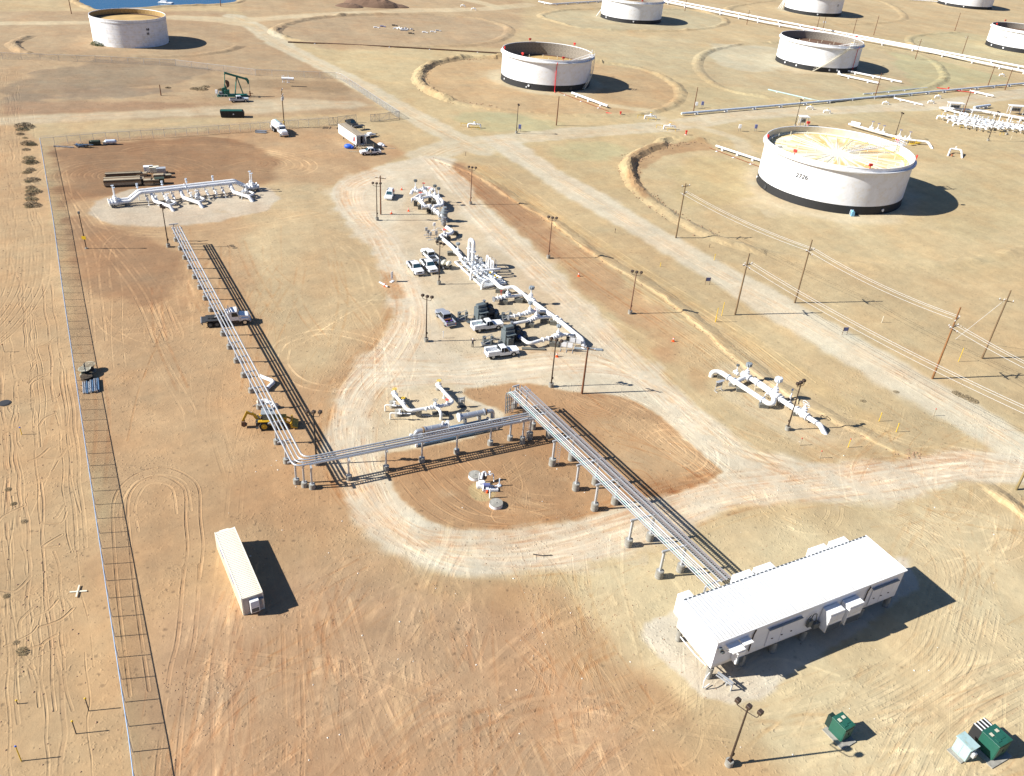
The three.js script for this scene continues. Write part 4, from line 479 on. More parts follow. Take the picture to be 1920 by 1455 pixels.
// ---------- the white equipment house on piers ----------
const HOUSE = { p: [24.1, -61.8], turn: 0.5, L: 28.2, W: 6.35, y0: 2.0, h: 4.1 };
{
  const { p, turn, L, W, y0, h } = HOUSE, u = [Math.cos(turn), -Math.sin(turn)], v = [Math.sin(turn), Math.cos(turn)];   // local x along the long side, local z towards the viewer's side
  const H = thing('equipment_house', 'long white metal equipment house raised on concrete piers', 'building', [p[0], 0, p[1]], turn);   // origin under its south-west corner
  const X = 0, Z = -W;                                                         // spans x 0..L, z -W..0
  part('wall', [bx(L, h, W, L / 2, y0, -W / 2)], std(0.8, 0.81, 0.84, 0.5, 0, { map: grime }), H);
  part('floor_frame', [bx(L - 0.1, 0.3, 0.25, L / 2, y0 - 0.3, -0.3), bx(L - 0.1, 0.3, 0.25, L / 2, y0 - 0.3, -W + 0.3), ...Array.from({ length: 15 }, (_, k) => bx(0.2, 0.26, W - 0.5, 0.6 + k * (L - 1.2) / 14, y0 - 0.28, -W / 2))], M.dark, H);
  const roof = part('roof', bx(L + 0.1, 0.12, W + 0.1, L / 2, y0 + h, -W / 2), std(0.16, 0.2, 0.2, 0.6), H), roofA = std(0.68, 0.69, 0.7, 0.5, 0, { map: grime }), roofB = std(0.64, 0.65, 0.66, 0.5, 0, { map: grime }), n = 58, pw = (L + 0.2) / n, pg = bx(pw - 0.1, 0.09, W + 0.22), rg = bx(0.05, 0.16, W + 0.2);
  for (let k = 0; k < n; k++) { const m = part('roof_panel', pg, k % 9 === 4 ? roofB : roofA, roof); m.position.set(-0.1 + (k + 0.5) * pw, y0 + h + 0.12, -W / 2); }
  part('eave_trim', [bx(L + 0.24, 0.16, 0.06, L / 2, y0 + h + 0.08, 0.14), bx(0.06, 0.2, W + 0.3, -0.15, y0 + h + 0.06, -W / 2), bx(0.06, 0.2, W + 0.3, L + 0.15, y0 + h + 0.06, -W / 2)], M.white, roof);
  for (let k = 0; k < 46; k++) { const m = part('eave_clip', bx(0.34, 0.07, 0.12), M.darkGrey, roof); m.position.set(0.3 + k * (L - 0.6) / 45, y0 + h + 0.22, -W - 0.02); }
  const pier = cy(0.36, y0 - 0.3, 0, 0, 0, 18); for (const z of [-0.35, -W + 0.35]) for (let k = 0; k < 7; k++) { const m = part('pier', pier, M.concrete, H); m.position.set(0.4 + k * (L - 0.8) / 6, 0, z); }
  const louvre = (w, hh, x, y, z, pr) => { for (let k = 0; k < 5; k++) { const m = part('louvre_slat', bx(w, 0.06, 0.07), M.darkGrey, pr); m.position.set(x, y + k * hh / 5, z); } };
  const ac = (x, w, hh, dp, y) => { const a = part('cooling_unit', rbx(w, hh, dp, 0.05, x, y, dp / 2 + 0.05), M.white, H); part('access_panel', [bx(w * 0.46, hh * 0.36, 0.04, x - w * 0.24, y + hh * 0.56, dp + 0.07), bx(w * 0.46, hh * 0.36, 0.04, x + w * 0.24, y + hh * 0.56, dp + 0.07)], M.whiteDull, a); part('intake', bx(w * 0.92, hh * 0.36, 0.03, x, y + 0.12, dp + 0.06), M.greyPaint, a); louvre(w * 0.9, hh * 0.36, x, y + 0.16, dp + 0.1, a); return a; };
  ac(16.4, 2.3, 2.9, 1.25, y0 + 0.35); ac(19.4, 2.3, 2.9, 1.25, y0 + 0.35);
  const sm = part('cooling_unit', rbx(1.0, 1.9, 0.9, 0.04, 3.0, y0 + 0.5, 0.5), M.white, H); part('intake', bx(0.8, 1.0, 0.04, 3.0, y0 + 0.65, 0.97), M.greyPaint, sm); louvre(0.8, 1.0, 3.0, y0 + 0.7, 1.02, sm); part('canopy', [bx(1.7, 0.1, 1.25, 2.1, y0 + 3.15, 0.68), beam([1.4, y0 + 2.4, 0.05], [1.4, y0 + 3.1, 1.1], 0.07, 0.07)], M.white, H); part('canopy', [bx(1.3, 0.1, 0.9, 3.7, y0 + 3.25, 0.5)], M.white, H);
  const door = (x, w, hh) => { const d = part('door', bx(w, hh, 0.07, x, y0 + 0.35, 0.06), std(0.72, 0.73, 0.77, 0.5), H); part('door_canopy', bx(w + 0.5, 0.08, 0.32, x, y0 + 0.35 + hh + 0.08, 0.2), M.greyPaint, d); for (const k of [-0.32, 0, 0.32]) part('handle', bx(0.22, 0.07, 0.09, x + k * w, y0 + 1.3, 0.13), M.bronze, d); part('door_seam', [bx(0.05, hh, 0.02, x - 0.2, y0 + 0.35, 0.105), bx(0.05, hh, 0.02, x - w / 2, y0 + 0.35, 0.105)], std(0.5, 0.5, 0.54, 0.6), d); };
  door(9.6, 4.4, 2.75); door(25.2, 3.8, 2.75);
  part('wall_lamp', [rbx(0.4, 0.25, 0.3, 0.04, 0.5, y0 + 3, 0.18), rbx(0.4, 0.25, 0.3, 0.04, 0.9, y0 + 2.3, 0.18)], M.darkGrey, H);
  part('downspout', [pipe([[5.2, y0 + h - 0.1, 0.1], [5.0, y0 + 3.4, 0.12], [5.0, y0 + 0.7, 0.12]], 0.07, 0.1, 8)], M.bronze, H); part('downspout', [pipe([[22.6, y0 + h - 0.3, 0.1], [22.3, y0 + 3.2, 0.12], [22.3, y0 + 0.3, 0.12]], 0.07, 0.1, 8)], M.bronze, H);
  const cn = part('control_box', [rbx(0.7, 1.0, 0.35, 0.03, 13.6, y0 + 1.1, 0.22), rbx(0.9, 0.8, 0.5, 0.03, 14.6, y0 + 0.6, 0.3)], M.darkGrey, H); part('conduit', [pipe([[13.6, y0 + 2.1, 0.25], [13.7, y0 + 3, 0.25], [14.3, y0 + 2.9, 0.25], [14.5, y0 + 1.4, 0.3]], 0.06, 0.3, 8), pipe([[13.1, y0 + 1.4, 0.25], [13.1, y0 + 2.6, 0.25], [13.5, y0 + 2.9, 0.2]], 0.05, 0.3, 8)], M.darkGrey, cn);
  for (const [x, w] of [[0.9, 1.6], [9.2, 2.6], [12.4, 2.6], [21.0, 2.6], [24.4, 2.6]]) part('roof_edge_unit', rbx(w, 3.0, 1.1, 0.05, x, y0 + h - 2.9, -W - 0.62), M.white, H);
  part('end_canopy', [bx(0.9, 0.1, 4.2, L + 0.55, y0 + h - 0.55, -W / 2)], M.white, H);
  part('conduit', [pipe([[-0.12, y0 - 0.1, -0.6], [-0.2, y0 - 0.35, -2.5], [-0.2, y0 - 0.35, -5.2]], 0.07, 0.2, 8)], M.white, H);
  part('step_frame', [bx(0.14, 1.3, 0.14, 1.6, 0, 1.3), bx(0.14, 1.3, 0.14, 1.6, 0, 2.1), beam([0.8, y0 - 0.5, 0.4], [1.6, 1.25, 2.1], 0.3, 0.1), beam([0.4, y0 - 0.5, 0.6], [1.3, 1.25, 2.3], 0.12, 0.1), beam([1.3, 1.25, 1.3], [1.9, 1.25, 1.3], 0.12, 0.1)], M.galv, H);
  part('drain_pipe', [pipe([[-0.2, y0 - 0.3, 0.2], [-0.9, y0 - 0.4, 0.5], [-1.3, y0 - 0.7, 0.7], [-1.2, 0.2, 0.8], [-0.2, 0.3, 0.6]], 0.06, 0.25, 8)], M.white, H);
}
// ---------- shipping container ----------
{
  const A = [-28.38, -65.56], B = [-26.39, -66.80], C0 = [-35.00, -75.84], turn = -(Math.atan2(Math.sin(-2.139), Math.cos(-2.139))), L = 12.2, W = 2.44, h = 2.59;
  const K = thing('shipping_container', 'cream steel shipping container with louvred cooler on its end', 'container', [A[0], 0, A[1]], turn);   // x runs along it, z 0..W towards +v
  part('wall', [bx(L, h - 0.15, 0.05, L / 2, 0.12, 0.03), bx(L, h - 0.15, 0.05, L / 2, 0.12, W - 0.03), bx(0.05, h - 0.15, W - 0.1, 0.03, 0.12, W / 2), bx(0.05, h - 0.15, W - 0.1, L - 0.03, 0.12, W / 2), bx(L - 0.1, 0.1, W - 0.1, L / 2, 0.12, W / 2)], M.cream, K);
  const rib = bx(0.16, h - 0.5, 0.035); for (let k = 0; k < 40; k++) for (const z of [-0.005, W + 0.005]) { const m = part('wall_rib', rib, M.cream, K); m.position.set(0.35 + k * (L - 0.7) / 39, 0.25, z); }
  const roof = part('roof', bx(L, 0.05, W, L / 2, h - 0.06, W / 2), M.creamTop, K), rr2 = bx(0.17, 0.035, W - 0.18); for (let k = 0; k < 41; k++) { const m = part('roof_rib', rr2, M.creamTop, roof); m.position.set(0.3 + k * (L - 0.6) / 40, h - 0.008, W / 2); }
  part('frame', [0.06, L - 0.06].flatMap((x) => [0.06, W - 0.06].map((z) => bx(0.16, h, 0.16, x, 0, z))).concat([bx(L, 0.14, 0.12, L / 2, 0, 0.06), bx(L, 0.14, 0.12, L / 2, 0, W - 0.06), bx(L, 0.09, 0.1, L / 2, h - 0.05, 0.05), bx(L, 0.09, 0.1, L / 2, h - 0.05, W - 0.05), bx(0.12, 0.12, W, 0.05, 0, W / 2), bx(0.12, 0.1, W, 0.05, h - 0.06, W / 2)]), M.creamTop, K);
  for (const x of [4.3, 8.9]) part('side_sign', bx(1.9, 0.42, 0.02, x, 1.75, -0.035), M.signBlue, K);
  part('end_panel', bx(0.03, h - 0.35, W - 0.35, -0.015, 0.18, W / 2), std(0.4, 0.36, 0.33, 0.7), K);
  const c = part('cooler', rbx(0.55, 1.75, 1.0, 0.04, -0.3, 0.45, 1.3), M.white, K); part('intake', bx(0.03, 0.55, 0.82, -0.59, 0.6, 1.3), M.darkGrey, c); part('panel', bx(0.03, 0.7, 0.86, -0.585, 1.35, 1.3), M.whiteBlue, c);
  part('junction_box', [rbx(0.14, 0.7, 0.3, 0.02, -0.07, 1.0, 2.0), bx(0.3, 0.05, 0.7, -0.18, 1.95, 2.05)], M.greyPaint, K); part('roof_hatch', bx(0.5, 0.12, 1.1, L + 0.15, h - 0.35, 1.2), M.creamTop, K);
}

// ---------- pipe and cable racks ----------
const footing = (r, h) => [cy(r, h, 0, 0, 0, 20), cy(r * 0.9, 0.04, 0, h, 0, 20)];
function column(parent, x, z, top, o = {}) {                                   // steel post with a crosshead on a round pier, coordinates local to the rack
  const c = part('column', [bx(o.w ?? 0.22, top - (o.ph ?? 0.75), o.w ?? 0.22, 0, o.ph ?? 0.75, 0), bx(0.5, 0.05, 0.5, 0, o.ph ?? 0.75, 0)], M.galv, parent); c.position.set(x, 0, z); c.rotation.y = o.turn ?? 0;
  part('pier', footing(o.pr ?? 0.44, o.ph ?? 0.75), M.concrete, c);
  if (o.head) part('crosshead', bx(0.2, 0.2, o.head, 0, top, 0), M.galv, c);
  return c;
}
function ladderTray(a, b, w, y, step = 0.45) {                                 // two rails with rungs between points (x, z pairs)
  const L = dist2(a, b), t = turnTo(a, b), n = Math.floor(L / step), rails = [bx(L, 0.14, 0.05, L / 2, 0, w / 2), bx(L, 0.14, 0.05, L / 2, 0, -w / 2)], rungs = Array.from({ length: n }, (_, k) => bx(0.06, 0.04, w, (k + 0.5) * step, 0.03, 0));
  const pl = (list) => list.map((g) => g.rotateY(t).translate(a[0], y, a[1])); return [pl(rails), pl(rungs)];
}
{ // first run: four conduits on single posts
  const A = [-73.89, -165.15], E = [-27.93, -89.05], R = thing('pipe_rack', 'long straight rack of four slim silver pipes on single posts', 'pipe rack', [E[0], 0, E[1]], 0, 'pipe racks'), loc = (q) => [q[0] - E[0], q[1] - E[1]];
  const t = turnTo(A, E), n = [Math.sin(t), Math.cos(t)], F = [3.55, -105.02], t2 = turnTo(E, F), n2 = [Math.sin(t2), Math.cos(t2)], a = loc(A), f = loc(F);
  const posts = 19; for (let k = 0; k < posts; k++) { const q = mid([-75.17, -166.97], [-28.63, -89.57], k / (posts - 1)); column(R, ...loc(q), 3.75, { head: 1.9, turn: t }); }
  [-0.78, -0.26, 0.26, 0.78].forEach((o, i) => { const k = (s) => [s[0] + n[0] * o, s[1] + n[1] * o]; const p = k(a), m = [n[0] * o + n2[0] * o * 0.9, n[1] * o + n2[1] * o * 0.9], e = [f[0] + n2[0] * o, f[1] + n2[1] * o]; part('pipe', pipe([[p[0], 4.06, p[1]], [m[0], 4.06, m[1]], [e[0], 4.16, e[1]]], i === 1 || i === 2 ? 0.1 : 0.13, 1.5, 10), i % 2 ? M.silver : M.galv, R); });
  for (const q of [[-27.38, -89.03], [-26.24, -88.77]]) column(R, ...loc(q), 3.75, { head: 1.2, turn: t2 });
  for (const q of [[-21.70, -91.32], [-16.97, -94.14], [-12.20, -96.74], [-7.40, -99.42], [-2.59, -102.24], [0.33, -103.89]]) column(R, ...loc(q), 3.7, { head: 1.7, turn: t2 });
  for (const o of [-0.62, 0.62]) { const [rl, rg] = ladderTray([n2[0] * o + (F[0] - E[0]) * 0.04, n2[1] * o + (F[1] - E[1]) * 0.04], [f[0] + n2[0] * o, f[1] + n2[1] * o], 0.62, 3.93, 0.36); const m = part('cable_tray', rl, M.galv, R); const rm = part('rungs', rg, M.galv, m); rm.userData.kind = 'stuff'; }
  { const q0 = mid(E, F, 0.5), q1 = mid(E, F, 0.86), [rl, rg] = ladderTray(loc(q0), loc(q1), 0.9, 4.3, 0.4); const m = part('cable_tray', rl, M.whiteDull, R); part('rungs', rg, M.bronze, m).userData.kind = 'stuff'; }
  part('end_frame', [bx(0.16, 3.9, 0.16, a[0], 0, a[1] - 0.6), bx(0.16, 3.9, 0.16, a[0] + 1, 0, a[1] - 0.5)], M.galv, R);
}
{ // second run: the broad rack to the equipment house
  const A = [0.67, -111.52], B = [26.50, -72.43], R = thing('pipe_rack', 'broad rack of cable trays and conduits ending at the white house', 'pipe rack', [A[0], 0, A[1]], 0, 'pipe racks'), loc = (q) => [q[0] - A[0], q[1] - A[1]], t = turnTo(A, B), n = [Math.sin(t), Math.cos(t)], L = dist2(A, B), b = loc(B), d = [b[0] / L, b[1] / L];
  const bents = [[6.29, -105.58, 3.29, -104.73], [9.68, -100.18, 6.81, -98.49], [13.02, -94.92, 10.18, -93.22], [15.59, -90.88, 12.68, -89.20], [19.83, -83.99, 16.88, -82.51], [23.23, -78.61, 20.36, -77.20]];
  for (const [x0, z0, x1, z1] of bents) {
    const p = loc([x0, z0]), q = loc([x1, z1]), tt = turnTo(q, p), w = dist2(p, q); for (const s of [p, q]) column(R, ...s, 4.25, { ph: 1.15, pr: 0.52, turn: tt, w: 0.26 });
    const m = mid(p, q); part('crossbeam', bx(w + 0.7, 0.26, 0.22, 0, 4.25, 0).rotateY(tt).translate(m[0], 0, m[1]), M.galv, R);
  }
  for (const [x, z] of [[2.23, -103.40], [3.77, -107.37], [0.61, -112.72], [2.47, -111.52]]) column(R, ...loc([x, z]), 4.2, { ph: 1.1, head: 1.2, turn: t });
  const off = (s, o) => [d[0] * s + n[0] * o, d[1] * s + n[1] * o], house = [Math.cos(HOUSE.turn), -Math.sin(HOUSE.turn)], hv = [Math.sin(HOUSE.turn), Math.cos(HOUSE.turn)];
  const up = 4.62; let i = 0;
  for (const o of [0.5, 0.84, 1.18, 1.52, 1.86]) { const s = off(0, o), e = off(L - 2.2, o); part('conduit', pipe([[s[0] + d[0] * 0.3, 0.5, s[1] + d[1] * 0.3], [s[0], up, s[1]], [e[0], up, e[1]], [e[0] + d[0] * 2.2 + hv[0] * (0.5 + o * 0.2), up, e[1] + d[1] * 2.2 + hv[1] * (0.5 + o * 0.2)], [e[0] + d[0] * 2.2 + hv[0] * 1.6, up - 0.3, e[1] + d[1] * 2.2 + hv[1] * 1.6]], 0.085, 0.9, 10), [M.galv, M.steel, M.galv, M.paleGreen, M.steel][i++ % 5], R); }
  for (const [o, w] of [[-0.55, 0.8], [-1.35, 0.62]]) { const [rl, rg] = ladderTray(off(0, o), off(L, o), w, up - 0.1, 0.3); const m = part('cable_tray', rl, M.galv, R); part('rungs', rg, M.galv, m).userData.kind = 'stuff'; const cb = []; for (let k = 0; k < 2; k++) cb.push(rod([...V(...[off(0.2, o - w * 0.3 + k * w * 0.2)[0], up + 0.02, off(0.2, o - w * 0.3 + k * w * 0.2)[1]]).toArray()], [off(L, o - w * 0.3 + k * w * 0.2)[0], up + 0.02, off(L, o - w * 0.3 + k * w * 0.2)[1]], 0.045, 6)); part('cables', cb, std(0.2, 0.17, 0.17, 0.6), m); }
  part('tray_drop', [[-0.2, 0], [-0.6, 0.1], [-1.2, 0.1], [0.9, 0]].map(([o, k]) => rod([off(-0.3, o)[0], 0.4, off(-0.3, o)[1]], [off(-0.3, o)[0], up, off(-0.3, o)[1]], 0.09)).concat([0.6, 1.4, 2.2, 3, 3.8].map((y) => beam([off(-0.3, -1.4)[0], y, off(-0.3, -1.4)[1]], [off(-0.3, 1.5)[0], y, off(-0.3, 1.5)[1]], 0.08, 0.08))), M.steel, R);
  const e = off(L - 0.5, 1.9); part('end_bent', [bx(0.2, 4.3, 0.2, e[0], 0, e[1]), beam([e[0], 4.35, e[1]], [off(L - 0.5, -1.7)[0], 4.35, off(L - 0.5, -1.7)[1]], 0.2, 0.2)], M.galv, R);
  // ladders beside two posts
  for (const [x, z] of [[2.78, -104.10], [7.52, -98.32]]) { const q = loc([x, z]), g = []; for (const s of [-0.22, 0.22]) g.push(bx(0.05, 3.9, 0.05, q[0] + s, 0.2, q[1])); for (let k = 0; k < 11; k++) g.push(bx(0.44, 0.04, 0.04, q[0], 0.5 + k * 0.34, q[1])); part('ladder', g, M.galv, R); }
}

// ---------- vehicles ----------
function wheel(r, w, parent, x, z, rim = M.galv) { const o = part('wheel', [new THREE.CylinderGeometry(r * 0.96, r * 0.96, w, 20).rotateX(Math.PI / 2), new THREE.TorusGeometry(r * 0.86, r * 0.14, 6, 20), new THREE.TorusGeometry(r * 0.86, r * 0.14, 6, 20).translate(0, 0, w * 0.3), new THREE.TorusGeometry(r * 0.86, r * 0.14, 6, 20).translate(0, 0, -w * 0.3)], M.rubber, parent); part('rim', [new THREE.CylinderGeometry(r * 0.58, r * 0.52, w + 0.04, 14).rotateX(Math.PI / 2), new THREE.CylinderGeometry(r * 0.2, r * 0.2, w + 0.1, 10).rotateX(Math.PI / 2)], rim, o); o.position.set(x, r, z); return o; }
function tapered(pts, wBottom, wTop, yB, yT) {                                 // cab glasshouse: side outline, narrower at the top
  const g = prism(pts, 1, 0.04), P = g.attributes.position; for (let i = 0; i < P.count; i++) { const k = Math.max(0, Math.min(1, (P.getY(i) - yB) / (yT - yB))); P.setZ(i, P.getZ(i) * (wBottom + (wTop - wBottom) * k)); } g.computeVertexNormals(); return g;
}
function pane(pts) { const g = new THREE.BufferGeometry(), a = pts.map((p) => V(...p)), pos = [], n = a[1].clone().sub(a[0]).cross(a[2].clone().sub(a[0])).normalize(), back = a.map((p) => p.clone().addScaledVector(n, -0.02)); const tri = (...q) => q.forEach((p) => pos.push(p.x, p.y, p.z)); for (let i = 1; i < a.length - 1; i++) { tri(a[0], a[i], a[i + 1]); tri(back[0], back[i + 1], back[i]); } for (let i = 0; i < a.length; i++) { const j = (i + 1) % a.length; tri(a[i], back[i], back[j]); tri(a[i], back[j], a[j]); } g.setAttribute('position', new THREE.Float32BufferAttribute(pos, 3)); g.setAttribute('uv', new THREE.Float32BufferAttribute(new Array(pos.length / 3 * 2).fill(0), 2)); g.computeVertexNormals(); return g; }
function pickup(label, o = {}) {                                               // faces +x, 5.9 m
  const paint = o.paint ?? M.paint, t = thing('pickup_truck', label, 'pickup truck', [0, 0, 0], 0, 'pickup trucks'), crew = !o.service;
  const body = [[-2.95, 0.55], [-2.95, 1.05], [-0.55, 1.05], [-0.55, 1.12], [1.2, 1.12], [1.35, 1.16], [2.6, 1.08], [2.9, 0.98], [2.95, 0.55], [2.5, 0.5], [2.35, 0.82], [1.95, 0.95], [1.55, 0.82], [1.4, 0.5], [-1.4, 0.5], [-1.5, 0.82], [-1.9, 0.95], [-2.3, 0.82], [-2.42, 0.55]];
  const front = body.filter(([x]) => x >= -0.55 || false), lower = [[-0.62, 0.5], [-0.62, 1.12], ...front.filter(([x, y]) => y > 0.96 && x > -0.5), [2.95, 0.55], [2.5, 0.5], [2.35, 0.82], [1.95, 0.95], [1.55, 0.82], [1.4, 0.5]];
  part('body', [prism(lower, 1.96, 0.05), bx(2.1, 0.12, 1.6, 2.0, 1.02, 0)], paint, t);
  const cabX = crew ? -0.95 : -0.5;
  part('cab', [tapered([[cabX, 1.08], [cabX + 0.12, 1.84], [cabX + 0.25, 1.9], [0.5, 1.9], [0.66, 1.84], [1.28, 1.1]], 1.92, 1.5, 1.08, 1.9), bx(1.2, 0.58, 1.94, cabX + 0.5, 0.52, 0)], paint, t);
  const win = []; const wz = (y) => (1.92 + (1.5 - 1.92) * (y - 1.08) / 0.82) / 2 + 0.045;
  win.push(pane([[1.34, 1.12, -0.86], [1.34, 1.12, 0.86], [0.74, 1.84, 0.7], [0.74, 1.84, -0.7]].reverse())); win.push(pane([[cabX - 0.06, 1.2, 0.78], [cabX - 0.06, 1.2, -0.78], [cabX + 0.06, 1.8, -0.68], [cabX + 0.06, 1.8, 0.68]].reverse()));
  for (const s of [-1, 1]) { const w = (x, y) => [x, y, s * wz(y)]; const a = [w(0.15, 1.14), w(1.08, 1.14), w(0.6, 1.82), w(0.15, 1.83)], b = [w(cabX + 0.1, 1.14), w(0.05, 1.14), w(0.05, 1.83), w(cabX + 0.2, 1.83)]; win.push(pane(s > 0 ? a : a.slice().reverse()), pane(s > 0 ? b : b.slice().reverse())); }
  win.forEach((g, i) => part(['windscreen', 'rear_window', 'door_glass', 'door_glass', 'door_glass', 'door_glass'][i], g, i ? M.glass : M.glassBlue, t));
  for (const s of [-1, 1]) { part('mirror', rbx(0.16, 0.24, 0.28, 0.04, 0.95, 1.18, s * 1.12), M.dark, t); part('headlight', rbx(0.14, 0.24, 0.42, 0.04, 2.88, 0.74, s * 0.7), M.chrome, t); part('tail_light', rbx(0.08, 0.36, 0.14, 0.03, -2.96, 0.66, s * 0.88), M.red, t); part('door_handle', bx(0.2, 0.05, 0.05, 0.2, 1.0, s * 0.99), M.dark, t); }
  part('grille', rbx(0.1, 0.34, 0.96, 0.04, 2.93, 0.68, 0), M.dark, t); part('bumper', [rbx(0.25, 0.22, 1.9, 0.06, 2.98, 0.4, 0), rbx(0.25, 0.2, 1.9, 0.06, -3.02, 0.45, 0)], M.chrome, t);
  if (o.service) { const x0 = -2.95, x1 = -0.68; part('service_body', [bx(x1 - x0, 0.85, 0.48, (x0 + x1) / 2, 0.72, 0.84), bx(x1 - x0, 0.85, 0.48, (x0 + x1) / 2, 0.72, -0.84), bx(x1 - x0, 0.1, 1.3, (x0 + x1) / 2, 0.72, 0), bx(0.08, 0.6, 2.1, x0, 0.6, 0)], paint, t); for (const s of [-1, 1]) for (const x of [-2.6, -1.86, -1.1]) part('locker_door', bx(0.6, 0.5, 0.03, x, 0.95, s * 1.09), M.whiteDull, t); part('bed_load', (o.load ?? [[-2.2, 0.6, 0.3, 0.5], [-1.4, 0.5, 0.4, -0.2]]).map(([x, w, h, z]) => rbx(w, h, 0.5, 0.05, x, 0.82, z)), o.loadMat ?? M.paleGreen, t); }
  else {
    const bl = 2.3, bxm = -1.8; part('bed', [bx(bl, 0.1, 1.9, bxm, 0.6, 0), bx(bl, 0.58, 0.14, bxm, 0.52, 0.91), bx(bl, 0.58, 0.14, bxm, 0.52, -0.91), bx(0.1, 0.56, 1.9, -2.92, 0.52, 0), bx(0.1, 0.56, 1.9, -0.68, 0.52, 0)], paint, t); part('bed_liner', [bx(2.1, 0.04, 1.66, bxm, 0.705, 0)], M.dark, t);
    if (o.cover) part('bed_cover', rbx(2.3, 0.12, 1.8, 0.04, bxm, 1.06, 0), M.dark, t);
    for (const [m, list] of o.loads ?? []) part('bed_load', list.map(([x, w, h, z, d]) => rbx(w, h, d ?? 0.5, 0.04, x, 0.76, z)), m, t);
  }
  part('chassis', bx(5.4, 0.2, 1.2, 0, 0.36, 0), M.dark, t);
  for (const x of [1.95, -1.9]) for (const s of [-1, 1]) wheel(0.42, 0.28, t, x, s * 0.84, M.silver);
  return t;
}
function park(o, front, rear, label) { const m = mid(front, rear); o.position.set(m[0], 0, m[1]); o.rotation.y = turnTo(rear, front); if (label) o.userData.label = label; return o; }
park(pickup('white pickup with open grey bed parked at the outer end of a row of three'), [-21.00, -159.18], [-23.96, -164.87]);
park(pickup('white pickup with dark loaded bed parked between two other white pickups', { loads: [[M.dark, [[-2.1, 0.9, 0.45, 0.2, 1.2], [-1.2, 0.5, 0.5, -0.3, 0.7]]]] }), [-18.29, -160.78], [-21.32, -166.54]);
park(pickup('white pickup with black bed and headache rack, backed toward two white pickups', { loads: [[M.black, [[-0.85, 0.15, 0.75, 0, 1.8], [-2, 1.4, 0.2, 0, 1.5]]]] }), [-21.93, -171.97], [-18.59, -165.96]);
park(pickup('silver pickup with orange and purple load in its bed', { paint: std(0.27, 0.29, 0.33, 0.3), loads: [[M.rust, [[-1.3, 0.3, 0.3, 0, 1.3]]], [std(0.12, 0.05, 0.3, 0.5), [[-2.1, 0.3, 0.3, -0.5, 0.3], [-1.9, 0.25, 0.3, 0.5, 0.3]]], [M.dark, [[-2.5, 0.4, 0.3, 0, 1.2]]]] }), [-15.22, -143.40], [-12.16, -137.83]);
park(pickup('white service truck with pale green load between the two grey pump units', { service: 1 }), [-2.88, -140.31], [-8.42, -137.43]);
park(pickup('white service truck with empty tool body beside the lower grey pump unit', { service: 1, load: [[-2.3, 0.7, 0.2, 0.1]], loadMat: M.galv }), [0.25, -130.64], [-4.98, -128.25]);
park(pickup('white pickup parked by the wooden steps of the long trailer', { loads: [[M.dark, [[-1.9, 1.2, 0.5, 0, 1.3]]], [M.white, [[-1.1, 0.5, 0.7, 0, 1]]]] }), [-48.87, -237.57], [-43.91, -240.01]);
park(pickup('silver pickup parked before the green pump jack', { paint: M.silverPaint, cover: 1 }), [-96.63, -284.77], [-101.10, -282.51]);
park(pickup('black pickup parked behind the long white trailer', { paint: M.asphaltBlack, cover: 1 }), [-55.77, -264.02], [-59.28, -268.64]);
{ // the white estate car by the two poles
  const t = thing('estate_car', 'white estate car facing the yard beside two brown poles', 'car'), b = [[-2.4, 0.4], [-2.45, 1.0], [1.1, 1.02], [2.3, 0.92], [2.45, 0.75], [2.45, 0.42], [2.0, 0.4], [1.85, 0.7], [1.5, 0.78], [1.15, 0.7], [1.0, 0.4], [-1.0, 0.4], [-1.15, 0.7], [-1.5, 0.78], [-1.85, 0.7], [-2.0, 0.4]];
  part('body', prism(b, 1.9, 0.05), M.paint, t); part('cab', tapered([[-2.42, 0.98], [-2.25, 1.72], [0.1, 1.76], [1.15, 1.0]], 1.84, 1.45, 0.98, 1.76), M.paint, t);
  part('windscreen', pane([[1.14, 1.06, -0.76], [1.14, 1.06, 0.76], [0.3, 1.68, 0.62], [0.3, 1.68, -0.62]].reverse()), M.glassBlue, t); for (const s of [-1, 1]) { const w = (x, y) => [x, y, s * ((1.84 - 0.39 * (y - 0.98) / 0.78) / 2 + 0.045)], a = [w(-2.1, 1.1), w(0.85, 1.1), w(0.15, 1.64), w(-2.0, 1.64)]; part('door_glass', pane(s > 0 ? a : a.reverse()), M.glass, t); part('headlight', rbx(0.12, 0.18, 0.4, 0.03, 2.4, 0.68, s * 0.68), M.chrome, t); } part('roof_rack', [bx(2, 0.06, 0.06, -0.9, 1.8, 0.6), bx(2, 0.06, 0.06, -0.9, 1.8, -0.6)], M.dark, t);
  for (const x of [1.5, -1.5]) for (const s of [-1, 1]) wheel(0.36, 0.24, t, x, s * 0.82, M.silver); park(t, [-35.03, -201.53], [-35.15, -207.91]);
}
